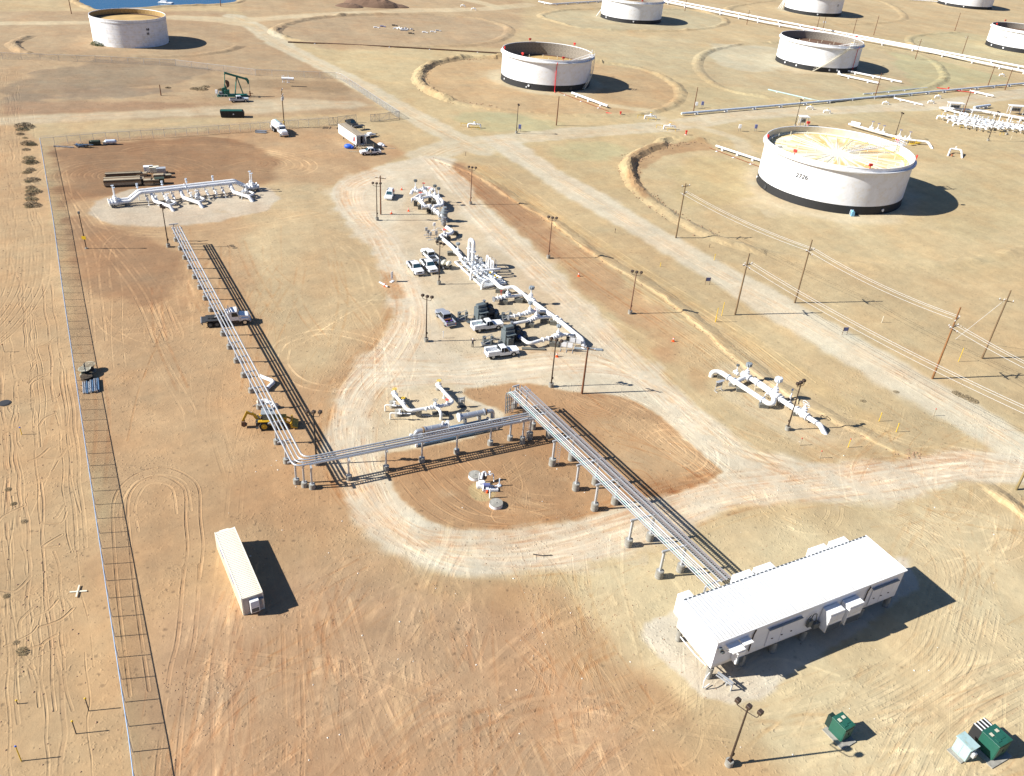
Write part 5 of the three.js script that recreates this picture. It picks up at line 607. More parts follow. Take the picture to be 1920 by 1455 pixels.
function truckCab(t, x, paint, o = {}) {                                       // bonneted cab whose back wall stands at x
  part('cab', [tapered([[x, 1.0], [x, 2.55], [x + 0.15, 2.7], [x + 1.25, 2.7], [x + 1.6, 1.85], [x + 1.62, 1.0]], 2.2, 2.0, 1.0, 2.7)], paint, t); part('bonnet', [prism([[x + 1.6, 0.75], [x + 1.6, 1.85], [x + 3.1, 1.62], [x + 3.3, 1.4], [x + 3.3, 0.75]], 1.8, 0.1)], paint, t); for (const s of [-1, 1]) part('fender', rbx(1.3, 0.55, 0.45, 0.15, x + 2.5, 0.85, s * 0.92), paint, t);
  part('windscreen', pane([[x + 1.66, 1.92, -0.92], [x + 1.66, 1.92, 0.92], [x + 1.32, 2.6, 0.85], [x + 1.32, 2.6, -0.85]].reverse()), M.glassBlue, t); for (const s of [-1, 1]) { const a = [[x + 0.35, 1.75, s * 1.12], [x + 1.5, 1.75, s * 1.12], [x + 1.22, 2.5, s * 1.06], [x + 0.35, 2.5, s * 1.06]]; part('door_glass', pane(s > 0 ? a : a.reverse()), M.glass, t); part('mirror', rbx(0.12, 0.5, 0.25, 0.03, x + 1.5, 1.7, s * 1.35), M.chrome, t); part('headlight', rbx(0.1, 0.25, 0.35, 0.04, x + 3.3, 1.0, s * 0.75), M.chrome, t); if (!o.noStack) part('exhaust_stack', rod([x - 0.15, 0.9, s * 0.85], [x - 0.15, 3.1, s * 0.85], 0.09), M.chrome, t); }
  part('grille', rbx(0.08, 0.7, 1.0, 0.04, x + 3.33, 0.75, 0), M.chrome, t); part('bumper', rbx(0.25, 0.35, 2.2, 0.06, x + 3.45, 0.45, 0), M.chrome, t);
}
{ // oilfield winch truck
  const t = thing('flatbed_truck', 'white oilfield winch truck with black flat deck under the slim pipe rack', 'truck'); truckCab(t, 1.0, M.paint); part('sleeper', [rbx(0.6, 1.5, 2.1, 0.1, 0.65, 1.0, 0)], M.whiteDull, t); part('deck', [bx(3.4, 0.16, 2.5, -1.5, 1.2, 0), bx(0.8, 0.12, 2.4, -3.5, 1.05, 0), bx(0.12, 0.9, 2.3, 0.15, 1.3, 0)], M.dark, t); part('winch', [new THREE.CylinderGeometry(0.45, 0.45, 1.1, 16).rotateX(Math.PI / 2).translate(-0.4, 1.8, 0), bx(0.8, 0.5, 1.5, -0.4, 1.36, 0)], M.black, t); part('fifth_wheel', [cy(0.6, 0.18, -2.0, 1.36, 0, 18), bx(1.4, 0.14, 0.9, -2.1, 1.37, 0)], M.black, t); part('chassis', bx(7.4, 0.3, 0.9, 0.2, 0.75, 0), M.black, t); part('tail_roller', [new THREE.CylinderGeometry(0.16, 0.16, 2.4, 12).rotateX(Math.PI / 2).translate(-3.9, 1.0, 0), bx(0.2, 0.4, 0.3, -3.8, 0.5, 0.8), bx(0.2, 0.4, 0.3, -3.8, 0.5, -0.8)], M.steel, t);
  for (const s of [-1, 1]) { wheel(0.52, 0.32, t, 3.5, s * 1.0, M.chrome); for (const x of [-1.3, -2.5]) wheel(0.52, 0.6, t, x, s * 0.92, M.darkGrey); } park(t, [-50.38, -133.62], [-55.66, -131.65]);
}
{ // water truck
  const t = thing('water_truck', 'white tank truck standing by the back fence with its bonnet toward the yard', 'truck'); truckCab(t, 0.9, M.paint, { noStack: 1 }); part('tank', [new THREE.CapsuleGeometry(1.15, 3.4, 6, 20).rotateZ(Math.PI / 2).scale(1, 1, 1.05).translate(-2.0, 2.1, 0)], M.white, t); part('walkway', [bx(3.6, 0.06, 0.6, -2.0, 3.26, 0), cy(0.3, 0.2, -2.6, 3.25, 0), cy(0.3, 0.2, -1.3, 3.25, 0)], M.paleGreen, t); part('chassis', bx(8, 0.35, 1.0, -0.5, 0.7, 0), M.dark, t); part('spray_box', rbx(0.8, 0.8, 2.2, 0.05, -4.5, 0.6, 0), M.whiteDull, t);
  for (const s of [-1, 1]) { wheel(0.52, 0.32, t, 3.35, s * 1.0, M.silver); for (const x of [-2.0, -3.35]) wheel(0.52, 0.6, t, x, s * 0.92, M.silver); } park(t, [-74.17, -248.87], [-78.38, -254.65]);
}
{ // office trailer
  const a = [-49.46, -242.16], b = [-58.31, -254.76], t = thing('box_trailer', 'long white box trailer with tan roof and open rear doors', 'trailer'), L = 13.4, y = 1.15, h = 2.75;
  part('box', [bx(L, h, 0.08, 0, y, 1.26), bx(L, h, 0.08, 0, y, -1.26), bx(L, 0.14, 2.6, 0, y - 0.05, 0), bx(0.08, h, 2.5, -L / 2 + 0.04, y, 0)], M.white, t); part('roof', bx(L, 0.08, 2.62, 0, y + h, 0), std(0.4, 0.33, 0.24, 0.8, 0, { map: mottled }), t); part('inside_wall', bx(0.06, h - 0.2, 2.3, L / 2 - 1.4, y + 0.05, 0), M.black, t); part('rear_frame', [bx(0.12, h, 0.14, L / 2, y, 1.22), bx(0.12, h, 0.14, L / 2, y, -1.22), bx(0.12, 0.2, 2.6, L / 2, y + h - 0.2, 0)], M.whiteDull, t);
  part('door_leaf', bx(0.06, h - 0.25, 1.15, L / 2 + 0.03, y + 0.05, 0.62), M.steel, t); const dl = part('door_leaf', [bx(1.15, h - 0.25, 0.06, L / 2 + 0.62, y + 0.05, -1.26)], M.steel, t); part('side_stripe', [bx(L * 0.86, 0.12, 0.02, -0.6, y + 0.75, 1.31), bx(L * 0.86, 0.12, 0.02, -0.6, y + 0.75, -1.31)], M.navy, t); part('side_emblem', [prism([[-0.3, 0], [0.35, 0], [0.75, 1.4], [0.1, 1.4]], 0.03).translate(L / 2 - 1.5, y + 0.7, 1.32)], M.red, t); part('side_emblem', [prism([[-0.9, 0], [-0.5, 0], [-0.1, 1.3], [-0.5, 1.3]], 0.03).translate(L / 2 - 1.5, y + 0.7, 1.32)], M.navy, t); for (const x of [-5.6, -2.9]) part('window', bx(0.5, 0.6, 0.03, x, y + 1.5, 1.31), M.greyPaint, t);
  for (const x of [4.2, 5.5]) for (const s of [-1, 1]) wheel(0.5, 0.5, t, x, s * 0.95, M.silver); part('landing_gear', [bx(0.14, 1.1, 0.14, -4.2, 0, 0.7), bx(0.14, 1.1, 0.14, -4.2, 0, -0.7), bx(0.4, 0.06, 0.4, -4.2, 0, 0.7), bx(0.4, 0.06, 0.4, -4.2, 0, -0.7)], M.dark, t); part('chassis', bx(5, 0.25, 1, 4.2, 0.85, 0), M.dark, t);
  park(t, a, b); const tr = t.rotation.y, w = (x, z) => { const q = V(x, 0, z).applyAxisAngle(UP, tr); return [t.position.x + q.x, 0, t.position.z + q.z]; };
  const d = thing('wooden_steps', 'low wooden landing with rails behind the box trailer', 'steps', w(L / 2 + 1.5, -0.6), tr); for (let k = 0; k < 9; k++) part('plank', bx(2.0, 0.06, 0.5, 0, 0.9, -2.3 + k * 0.55), k % 2 ? M.lumber : M.wood, d); for (const x of [-0.9, 0.9]) for (const z of [-2.5, 0, 2.2]) part('post', bx(0.1, z ? 1.9 : 0.9, 0.1, x, 0, z), M.lumber, d); part('rail', [bx(0.07, 0.1, 4.8, 0.95, 1.75, -0.15), bx(0.07, 0.1, 4.8, 0.95, 1.35, -0.15)], M.lumber, d); for (let k = 0; k < 4; k++) part('tread', bx(0.4, 0.06, 1.2, 1.3 + k * 0.3, 0.7 - k * 0.2, 1.2), M.lumber, d);
}
{ // small flat trailer and a black sheeted one beside it
  const t = thing('utility_trailer', 'small white flat trailer beside the long box trailer', 'trailer', [-50.10, 0, -255.44], 0.9); part('deck', bx(4.4, 0.12, 1.9, 0, 0.6, 0), M.galv, t); part('side_rail', [bx(4.4, 0.08, 0.06, 0, 1.0, 0.92), bx(4.4, 0.08, 0.06, 0, 1.0, -0.92), ...[-2, -0.7, 0.7, 2].flatMap((x) => [0.92, -0.92].map((z) => bx(0.06, 0.4, 0.06, x, 0.65, z)))], M.galv, t); part('drawbar', [beam([2.2, 0.55, 0.7], [3.6, 0.5, 0], 0.1, 0.1), beam([2.2, 0.55, -0.7], [3.6, 0.5, 0], 0.1, 0.1)], M.dark, t); for (const s of [-1, 1]) wheel(0.36, 0.24, t, -0.3, s * 1.05, M.silver); part('load', [rbx(1.4, 0.5, 1.2, 0.1, 0.5, 0.72, 0)], M.white, t);
  const c = thing('pallet_table', 'dark table frame on thin legs behind the box trailer', 'table', [-54.31, 0, -262.60], 0.7); part('table_top', rbx(3.2, 0.14, 1.6, 0.04, 0, 1.2, 0), M.dark, c); for (const x of [-1.4, 1.4]) for (const z of [-0.6, 0.6]) part('leg', bx(0.09, 1.2, 0.09, x, 0, z), M.dark, c);
}
solo('tarpaulin', [ball(1.0, 0, 0.55, 0, 1.35, 0.75, 0.9), ball(0.7, 0.9, 0.4, 0.2, 1, 0.7, 0.8)], M.tarp, 'bright blue tarpaulin bundle on the ground near the box trailer', 'tarpaulin', null, [-53.48, 0, -242.63]);
solo('sheeted_heap', [ball(0.8, 0, 0.4, 0, 1.3, 0.8, 1), ball(0.5, 0.9, 0.3, 0.3, 1, 0.8, 1)], M.whiteDull, 'small white sheeted heap beside the wooden landing', 'heap', null, [-44.89, 0, -247.28]);
for (const [p, t, l] of [[[-42.56, -245.75], 0.05, 'long pale plank lying past the wooden landing'], [[-50.68, -239.68], 0.15, 'yellowish plank lying before the blue tarpaulin']]) solo('board', bx(4.2, 0.12, 0.3), M.lumber, l, 'board', null, [p[0], 0, p[1]], t);
{ // spare tank, oil drum pile by the truck
  const t = solo('pipe_heap', Array.from({ length: 9 }, (_, k) => rod([-1.6 + rr(-0.3, 0.3), 0.15 + (k > 5 ? 0.25 : 0), -0.8 + (k % 6) * 0.3], [1.6 + rr(-0.3, 0.3), 0.15 + (k > 5 ? 0.25 : 0), -0.8 + (k % 6) * 0.3 + rr(-0.2, 0.2)], 0.13)), M.steel, 'low heap of dark pipes near the white tank truck', 'pipes', null, [-81.84, 0, -250.93], 0.1);
}
{ // backhoe loader
  const t = thing('backhoe_loader', 'yellow backhoe loader with grey cab roof under the slim pipe rack', 'backhoe'); const Y = M.machine;
  part('chassis', [bx(3.6, 0.5, 0.9, 0.3, 0.7, 0)], M.dark, t); part('bonnet', [rbx(1.9, 0.9, 1.0, 0.12, 1.5, 1.0, 0)], Y, t); for (const s of [-1, 1]) part('fender', [rbx(1.7, 0.18, 0.6, 0.08, -0.75, 1.5, s * 0.85), rbx(0.2, 0.6, 0.6, 0.06, 0.15, 1.0, s * 0.85)], Y, t);
  const cab = part('cab', [-0.95, 0.65].flatMap((x) => [-0.72, 0.72].map((z) => bx(0.1, 1.65, 0.1, x, 1.05, z))).concat([bx(1.7, 0.4, 1.5, -0.15, 1.0, 0)]), M.dark, t); part('cab_roof', rbx(2.0, 0.18, 1.75, 0.07, -0.15, 2.68, 0), M.greyPaint, cab); part('cab_glass', [bx(0.03, 1.2, 1.34, 0.68, 1.4, 0), bx(0.03, 1.2, 1.34, -0.98, 1.4, 0), bx(1.5, 1.2, 0.03, -0.15, 1.4, 0.75), bx(1.5, 1.2, 0.03, -0.15, 1.4, -0.75)], new THREE.MeshPhysicalMaterial({ color: C(0.35, 0.45, 0.42), roughness: 0.05, transmission: 0.7, thickness: 0 }), cab); part('seat', [rbx(0.5, 0.5, 0.5, 0.08, -0.2, 1.4, 0), rbx(0.15, 0.7, 0.5, 0.05, -0.45, 1.7, 0)], M.black, cab);
  for (const s of [-1, 1]) { wheel(0.75, 0.5, t, -0.75, s * 0.9, Y); wheel(0.5, 0.34, t, 1.75, s * 0.85, Y); part('loader_arm', [beam([0.7, 1.7, s * 0.62], [2.3, 1.3, s * 0.62], 0.14, 0.24), beam([2.3, 1.3, s * 0.62], [3.2, 0.8, s * 0.62], 0.14, 0.24)], Y, t); part('ram', rod([0.9, 1.0, s * 0.62], [2.2, 1.1, s * 0.62], 0.06), M.chrome, t); part('stabiliser', [beam([-1.7, 1.0, s * 0.5], [-1.8, 1.5, s * 1.0], 0.2, 0.2), bx(0.4, 0.08, 0.4, -1.8, 0.5, s * 1.05)], M.dark, t); }
  part('loader_bucket', [prism([[3.1, 0.35], [3.0, 1.1], [3.2, 1.3], [3.35, 0.7], [4.1, 0.35], [4.1, 0.28]], 2.3)], Y, t);
  part('boom', [beam([-1.6, 1.1, 0], [-2.2, 2.3, 0], 0.3, 0.4), beam([-2.2, 2.3, 0], [-3.3, 2.75, 0], 0.28, 0.38)], Y, t); part('dipper', [beam([-3.1, 2.85, 0], [-3.9, 1.2, 0], 0.24, 0.32)], Y, t); part('ram', [rod([-1.9, 2.0, 0], [-3.0, 3.0, 0], 0.07)], M.chrome, t); part('bucket', prism([[-3.6, 1.2], [-4.1, 1.15], [-4.15, 0.55], [-3.8, 0.25], [-3.35, 0.5], [-3.65, 0.75]], 0.7), M.rustBrown, t);
  part('swing_frame', [bx(0.5, 0.9, 1.3, -1.75, 0.6, 0)], M.dark, t); park(t, [-32.79, -102.96], [-39.05, -101.63]);
}
{ // pump jack
  const t = thing('pump_jack', 'dark green oil pump jack with tilted walking beam', 'pump jack', [-102.56, 0, -290.27], turnTo([-105.83, -289.13], [-98.93, -291.53])), G = M.greenJack;
  part('base', [bx(9.5, 0.5, 1.8, -0.6, 0.1, 0), bx(10, 0.12, 2.6, -0.6, 0, 0)], G, t); part('samson_post', [beam([0.2, 0.5, 1.1], [1.2, 6.2, 0.2], 0.25, 0.25), beam([0.2, 0.5, -1.1], [1.2, 6.2, -0.2], 0.25, 0.25), beam([2.9, 0.5, 0.7], [1.35, 6.2, 0.15], 0.25, 0.25), beam([2.9, 0.5, -0.7], [1.35, 6.2, -0.15], 0.25, 0.25), beam([0.6, 2.6, 0.8], [0.6, 2.6, -0.8], 0.15, 0.15)], G, t);
  part('walking_beam', [beam([-2.6, 7.6, 0], [4.3, 5.6, 0], 0.4, 0.62)], G, t); const hh = part('horse_head', prism([[3.9, 6.1], [4.7, 5.9], [5.15, 5.2], [5.1, 4.3], [4.75, 3.8], [4.3, 5.0], [3.9, 5.4]], 0.5), G, t); part('bridle', [rod([5.12, 5.0, 0.1], [5.12, 1.2, 0.1], 0.05), rod([5.12, 5.0, -0.1], [5.12, 1.2, -0.1], 0.05)], M.steel, hh); part('equaliser', [bx(0.3, 0.3, 2.2, -2.5, 7.2, 0)], G, t);
  for (const s of [-1, 1]) { part('pitman_arm', rod([-2.5, 7.2, s * 1.0], [-2.9, 3.0, s * 1.0], 0.12), G, t); part('crank', [beam([-2.4, 2.0, s * 0.85], [-2.9, 3.6, s * 0.85], 0.2, 0.4)], G, t); part('counterweight', [new THREE.CylinderGeometry(1.0, 1.0, 0.4, 18, 1, false, 0, Math.PI * 1.1).rotateX(Math.PI / 2).translate(-2.3, 4.0, s * 0.95)], M.rustBrown, t); }
  part('gearbox', [rbx(1.6, 1.5, 1.2, 0.1, -2.3, 0.6, 0), prism([[-4.2, 0.6], [-3.9, 2.6], [-2.4, 3.0], [-1.6, 0.6]], 0.5)], G, t); part('motor', [new THREE.CylinderGeometry(0.45, 0.45, 1.1, 14).rotateZ(Math.PI / 2).translate(-4.4, 1.1, 0), bx(1.2, 0.4, 0.9, -4.4, 0.4, 0)], M.greyPaint, t); part('wellhead', [cy(0.2, 1.6, 5.1, 0, 0), cy(0.35, 0.2, 5.1, 0.8, 0), rod([5.1, 0.9, 0], [6.1, 0.9, 0], 0.1), cy(0.3, 0.3, 5.1, 0, 0)], M.rust, t);
  const b = thing('control_cabinet', 'white control cabinet on a post behind the pump jack', 'cabinet', [-107.70, 0, -287.71]); part('cabinet', rbx(0.8, 1.2, 0.5, 0.03, 0, 1.0, 0), M.whiteDull, b); part('post', bx(0.12, 1.0, 0.12), M.steel, b);
  const fr = []; for (let k = 0; k < 5; k++) fr.push(bx(0.08, 1.1, 0.08, -2 + k, 0, 0)); fr.push(bx(4, 0.07, 0.07, 0, 1.05, 0)); solo('guard_rail', fr, M.whiteDull, 'thin white guard rail in front of the pump jack', 'rail', null, [-105.95, 0, -286.80], 0.2);
}
{ // dark waste bin
  const t = thing('waste_container', 'low black roll-off bin on the pale track south of the pump jack', 'bin', [-94.89, 0, -265.17], turnTo([-97.79, -264.24], [-91.97, -266.10]) ); part('shell', [prism([[-3.5, 0.2], [-3.7, 1.9], [3.2, 1.9], [3.5, 1.2], [3.4, 0.2]], 2.4, 0.05)], M.asphaltBlack, t); part('rim', [bx(6.9, 0.12, 0.12, -0.2, 1.9, 1.16), bx(6.9, 0.12, 0.12, -0.2, 1.9, -1.16), bx(0.12, 0.12, 2.3, -3.6, 1.9, 0)], M.greenDark, t); part('cover', [rbx(6.4, 0.2, 2.1, 0.08, -0.3, 1.92, 0)], M.green, t); for (let k = 0; k < 6; k++) part('rib', bx(0.12, 1.6, 0.08, -2.8 + k * 1.1, 0.25, 1.24), M.asphaltBlack, t); part('skid', [bx(6.6, 0.2, 0.2, 0, 0, 0.7), bx(6.6, 0.2, 0.2, 0, 0, -0.7)], M.black, t); part('placard', bx(0.5, 0.4, 0.02, 0.3, 0.9, 1.21), M.whiteDull, t);
}

// ---------- piping ----------
function assembly(name, label, category, group, c) {                           // items in world metres: points [x, z, height]
  const t = thing(name, label, category, [c[0], 0, c[1]], 0, group), L = ([x, z, y]) => [x - c[0], y, z - c[1]];
  const A = { t,
    pipe: (pts, r, o = {}) => part(o.name ?? 'pipe', pipe(pts.map(L), r, o.bend ?? r * 3.2, o.seg ?? 14), o.mat ?? M.white, t),
    flange: (p, q, r, mat = M.white, th = 0.16) => { const a = V(...L(p)), b = V(...L(q)).sub(a).normalize().multiplyScalar(th / 2); return part('flange', rod(a.clone().sub(b).toArray(), a.clone().add(b).toArray(), r * 1.5, 16), mat, t); },
    valve: (p, dir, r, o = {}) => {                                            // body along dir (x, z), bonnet, stem and handwheel or actuator
      const m = o.mat ?? M.white, v = part('valve', [new THREE.SphereGeometry(r * 1.55, 14, 10), new THREE.CylinderGeometry(r * 1.55, r * 1.55, 0.14, 16).rotateZ(Math.PI / 2).translate(r * 1.9, 0, 0), new THREE.CylinderGeometry(r * 1.55, r * 1.55, 0.14, 16).rotateZ(Math.PI / 2).translate(-r * 1.9, 0, 0), new THREE.CylinderGeometry(r * 1.15, r * 1.15, r * 3.8, 14).rotateZ(Math.PI / 2), cy(r * 0.75, r * 2.2, 0, r * 0.8, 0, 12), cy(r * 1.1, 0.12, 0, r * 1.9, 0, 14)], m, t);
      v.position.set(...L(p)); v.rotation.y = Math.atan2(-dir[1], dir[0]); const h = o.h ?? r * 4.5;
      part('stem', cy(r * 0.3, h - r * 2, 0, r * 2, 0, 8), m, v);
      if (o.actuator) part('actuator', [rbx(r * 2.2, r * 1.4, r * 1.6, 0.04, 0, h - r * 0.4, 0), new THREE.CylinderGeometry(r * 0.7, r * 0.7, r * 2.6, 12).rotateX(Math.PI / 2).translate(0, h + r * 0.3, 0)], o.actMat ?? M.greyPaint, v);
      else part('handwheel', [new THREE.TorusGeometry(o.wheel ?? r * 1.3, 0.045, 6, 18).rotateX(Math.PI / 2 - (o.tilt ?? 0)).translate(0, h, 0), bx((o.wheel ?? r * 1.3) * 2, 0.05, 0.06, 0, h - 0.02, 0), bx(0.06, 0.05, (o.wheel ?? r * 1.3) * 2, 0, h - 0.02, 0)], o.wheelMat ?? m, v);
      return v; },
    block: (x, z, w, h, d, turn = 0, mat = M.concreteDark) => { const b = part('support_block', [bx(w, h, d), bx(w * 0.5, 0.08, d * 0.8, 0, h, 0)], mat, t); b.position.set(x - c[0], 0, z - c[1]); b.rotation.y = turn; return b; },
    pier: (x, z, r, h) => { const b = part('pier', footing(r, h), M.concrete, t); b.position.set(x - c[0], 0, z - c[1]); return b; },
    leg: (x, z, h, mat = M.white) => { const b = part('support_leg', [cy(0.09, h, 0, 0, 0, 8), cy(0.25, 0.05, 0, 0, 0, 10)], mat, t); b.position.set(x - c[0], 0, z - c[1]); return b; },
    add: (name, x, z, turn, geo, mat) => { const b = part(name, geo, mat, t); b.position.set(x - c[0], 0, z - c[1]); b.rotation.y = turn; return b; },
  };
  return A;
}
const dirOf = (a, b) => { const L = dist2(a, b); return [(b[0] - a[0]) / L, (b[1] - a[1]) / L]; };

{ // twin header manifold on its gravel pad
  const A = assembly('pipe_manifold', 'white manifold of two long parallel headers on a pale gravel oval', 'pipe manifold', 'piping stations', [-81.87, -187.68]), h = 1.6, a = [-96.93, -183.03], b = [-67.83, -202.27], d = dirOf(a, b), n = [-d[1], d[0]], L = dist2(a, b), at = (s, o, y) => [a[0] + d[0] * s + n[0] * o, a[1] + d[1] * s + n[1] * o, y];
  for (const [o, hi] of [[-1.1, 0.0], [0.5, 0]]) { A.pipe([at(0, o, 1.0), at(L * 0.13, o, 1.0), at(L * 0.2, o, 2.7 + hi), at(L * 0.84, o, 2.7 + hi), at(L * 0.92, o, 1.0), at(L, o, 1.0)], 0.42, { name: 'header_pipe', bend: 1.5 }); for (const s of [0.1, L * 0.06, L * 0.96, L - 0.1]) A.flange(at(s, o, 1.0), at(s + 1, o, 1.0), 0.42); for (const s of [L * 0.045, L * 0.955]) A.valve(at(s, o, 1.0), d, 0.42, { h: 3.6, wheel: 0.3, wheelMat: M.whiteBlue }); A.flange(at(L * 0.5, o, 2.7), at(L * 0.5 + 1, o, 2.7), 0.36); }
  for (const s of [0.6, L * 0.1, L * 0.93, L - 0.6]) A.add('saddle', ...at(s, -0.3, 0).slice(0, 2), turnTo(a, b), [bx(0.4, 0.6, 2.6)], M.darkGrey);
  for (const [s, sz] of [[0.27, 1], [0.46, 1.15], [0.8, 1.15]]) {                // run-outs that dive into the ground
    const q = L * s; A.pipe([at(q, 0.4, 2.4), at(q + 0.3, 2.2, 0.9), at(q + 1.0, 3.4, 0.9), at(q + 2.8, 6.6, 0.9), at(q + 3.3, 7.6, -0.2)], 0.38 * sz, { name: 'branch_pipe', bend: 0.9 }); A.valve(at(q + 3.2, 2.6, 0.9), n, 0.3, { h: 1.6 }); A.pipe([at(q + 3.0, 1.2, 0.9), at(q + 4.6, 4.6, 0.9), at(q + 3.6, 5.6, 0.9), at(q + 2.2, 5.6, 0.9)], 0.26, { name: 'branch_pipe', bend: 0.8 }); A.block(...at(q + 1.5, 4.4, 0).slice(0, 2), 1.2, 0.5, 0.5, 0.4); A.block(...at(q + 3.9, 4.0, 0).slice(0, 2), 0.9, 0.5, 0.5, 0.4);
  }
  for (let k = 0; k < 11; k++) { const q = L * (0.24 + k * 0.056); A.pipe([at(q, -1.1, 2.3), at(q, -1.1, 1.3), at(q, 1.6 + (k % 2), 1.0)], 0.16, { name: 'drop_pipe', bend: 0.4, seg: 10 }); A.valve(at(q, 1.0 + (k % 3) * 0.5, 1.05), n, 0.2, { h: 0.95, wheel: 0.32, wheelMat: k % 4 ? M.white : M.greyPaint }); A.leg(...at(q, 1.9 + (k % 2), 0).slice(0, 2), 0.95); if (k % 2) A.add('footing', ...at(q, 2.4, 0).slice(0, 2), 0, [bx(0.7, 0.3, 0.7)], M.concrete); }
  for (const s of [0.2, 0.36, 0.52, 0.7]) A.add('vent_stack', ...at(L * s, -1.9, 0).slice(0, 2), 0, [cy(0.1, 4.2), cy(0.24, 0.5, 0, 3.7, 0), cy(0.3, 0.06, 0, 3.3, 0)], M.whiteBlue);
  const st = A.add('steps', ...at(L * 0.86, 4.2, 0).slice(0, 2), turnTo(a, b) + 0.5, [-1, 1].flatMap((s) => [beam([s * 1.3, 0, 0.5], [s * 0.5, 1.6, 0.5], 0.08, 0.2), beam([s * 1.3, 1, 0.5], [s * 0.5, 2.6, 0.5], 0.06, 0.06)]).concat([bx(1.1, 0.08, 1.1, 0, 1.6, 0), bx(1.1, 0.06, 0.06, 0, 2.5, 0.5), bx(0.06, 1, 0.06, 0.5, 1.6, 0.5), bx(0.06, 1, 0.06, -0.5, 1.6, 0.5)]), M.galv);
}
{ // launcher line beside the bank
  const A = assembly('pipeline_station', 'thick white pipeline with stacked valves diving into ground beside the bank', 'pipeline', 'piping stations', [44.52, -121.01]), y = 1.0;
  const p1 = [36.42, -128.27], p2 = [43.02, -118.93], e1 = [34.97, -128.03], v2 = [40.88, -127.34], m2 = [44.65, -121.83], q2 = [48.23, -116.50], z2 = [50.31, -113.71], d1 = dirOf(p1, p2), d2 = dirOf(v2, q2);
  A.pipe([[...e1, -0.2], [...e1, y], [...p1, y], [...p2, y], [43.85, -119.05, y], [...m2, y]], 0.42, { bend: 1.1 }); A.pipe([[38.26, -124.79, y], [...v2, y], [41.83, -126.42, y], [...m2, y], [...q2, y], [...z2, 1.0], [51.35, -112.72, -0.4]], 0.42, { bend: 1.2 });
  A.pipe([[42.12, -126.46, y], [44.61, -122.50, y]], 0.5); A.valve([...v2, y + 0.1], d2, 0.42, { h: 2.2, actuator: 1 }); A.valve([...m2, y + 0.1], d2, 0.5, { h: 2.9, actuator: 1, actMat: M.whiteBlue }); A.valve([...q2, y + 0.05], d2, 0.46, { h: 2.0, wheel: 0.75, tilt: 1.1 }); A.valve([39.25, -128.17, 1.1], d1, 0.22, { h: 1.5, actuator: 1, actMat: M.darkGrey });
  for (const q of [[42.53, -125.29], [45.56, -120.63], [46.51, -119.29], [47.50, -117.82]]) A.flange([...q, y], [q[0] + d2[0], q[1] + d2[1], y], 0.44); for (const q of [[37.62, -126.47], [38.39, -125.52], [42.25, -119.96]]) A.flange([...q, y], [q[0] + d1[0], q[1] + d1[1], y], 0.4, M.whiteBlue);
  for (const [k, q] of [[36.76, -127.96], [38.42, -125.54], [39.43, -123.95], [42.45, -119.38], [47.73, -117.75]].entries()) A.block(...q, 1.5, 0.62, 0.9, turnTo(p1, p2) + 0.9, k === 1 ? M.concrete : M.concreteDark); A.block(42.72, -124.63, 1.4, 0.62, 0.9, turnTo(p1, p2) + 0.9, M.lumber); A.pipe([[43.76, -122.57, 0.1], [42.88, -121.54, 0.9], [43.78, -122.88, y]], 0.08, { bend: 0.4, seg: 8 }); A.pipe([[47.63, -122.12, 0.2], [47.63, -122.12, 1.6], [46.93, -120.67, 1.4]], 0.1, { bend: 0.3, seg: 8 }); A.add('gauge', 47.74, -122.67, 0, [cy(0.05, 1.8), rbx(0.3, 0.35, 0.2, 0.03, 0, 1.7, 0)], M.whiteBlue);
  const s = thing('instrument_stand', 'small panel stand with a roofed rack at the start of the thick white pipeline', 'panel', [35.46, 0, -123.51], 0.6); part('panel', bx(1.5, 0.9, 0.1, 0, 0.9, 0), M.steel, s); for (const x of [-0.7, 0.7]) part('leg', [bx(0.09, 1.9, 0.09, x, 0, 0), bx(0.09, 0.09, 0.8, x, 0, 0.2)], M.galv, s); part('cross_bar', [bx(1.5, 0.08, 0.08, 0, 0.3, 0), bx(1.6, 0.06, 0.6, 0, 1.9, 0.1)], M.galv, s);
}
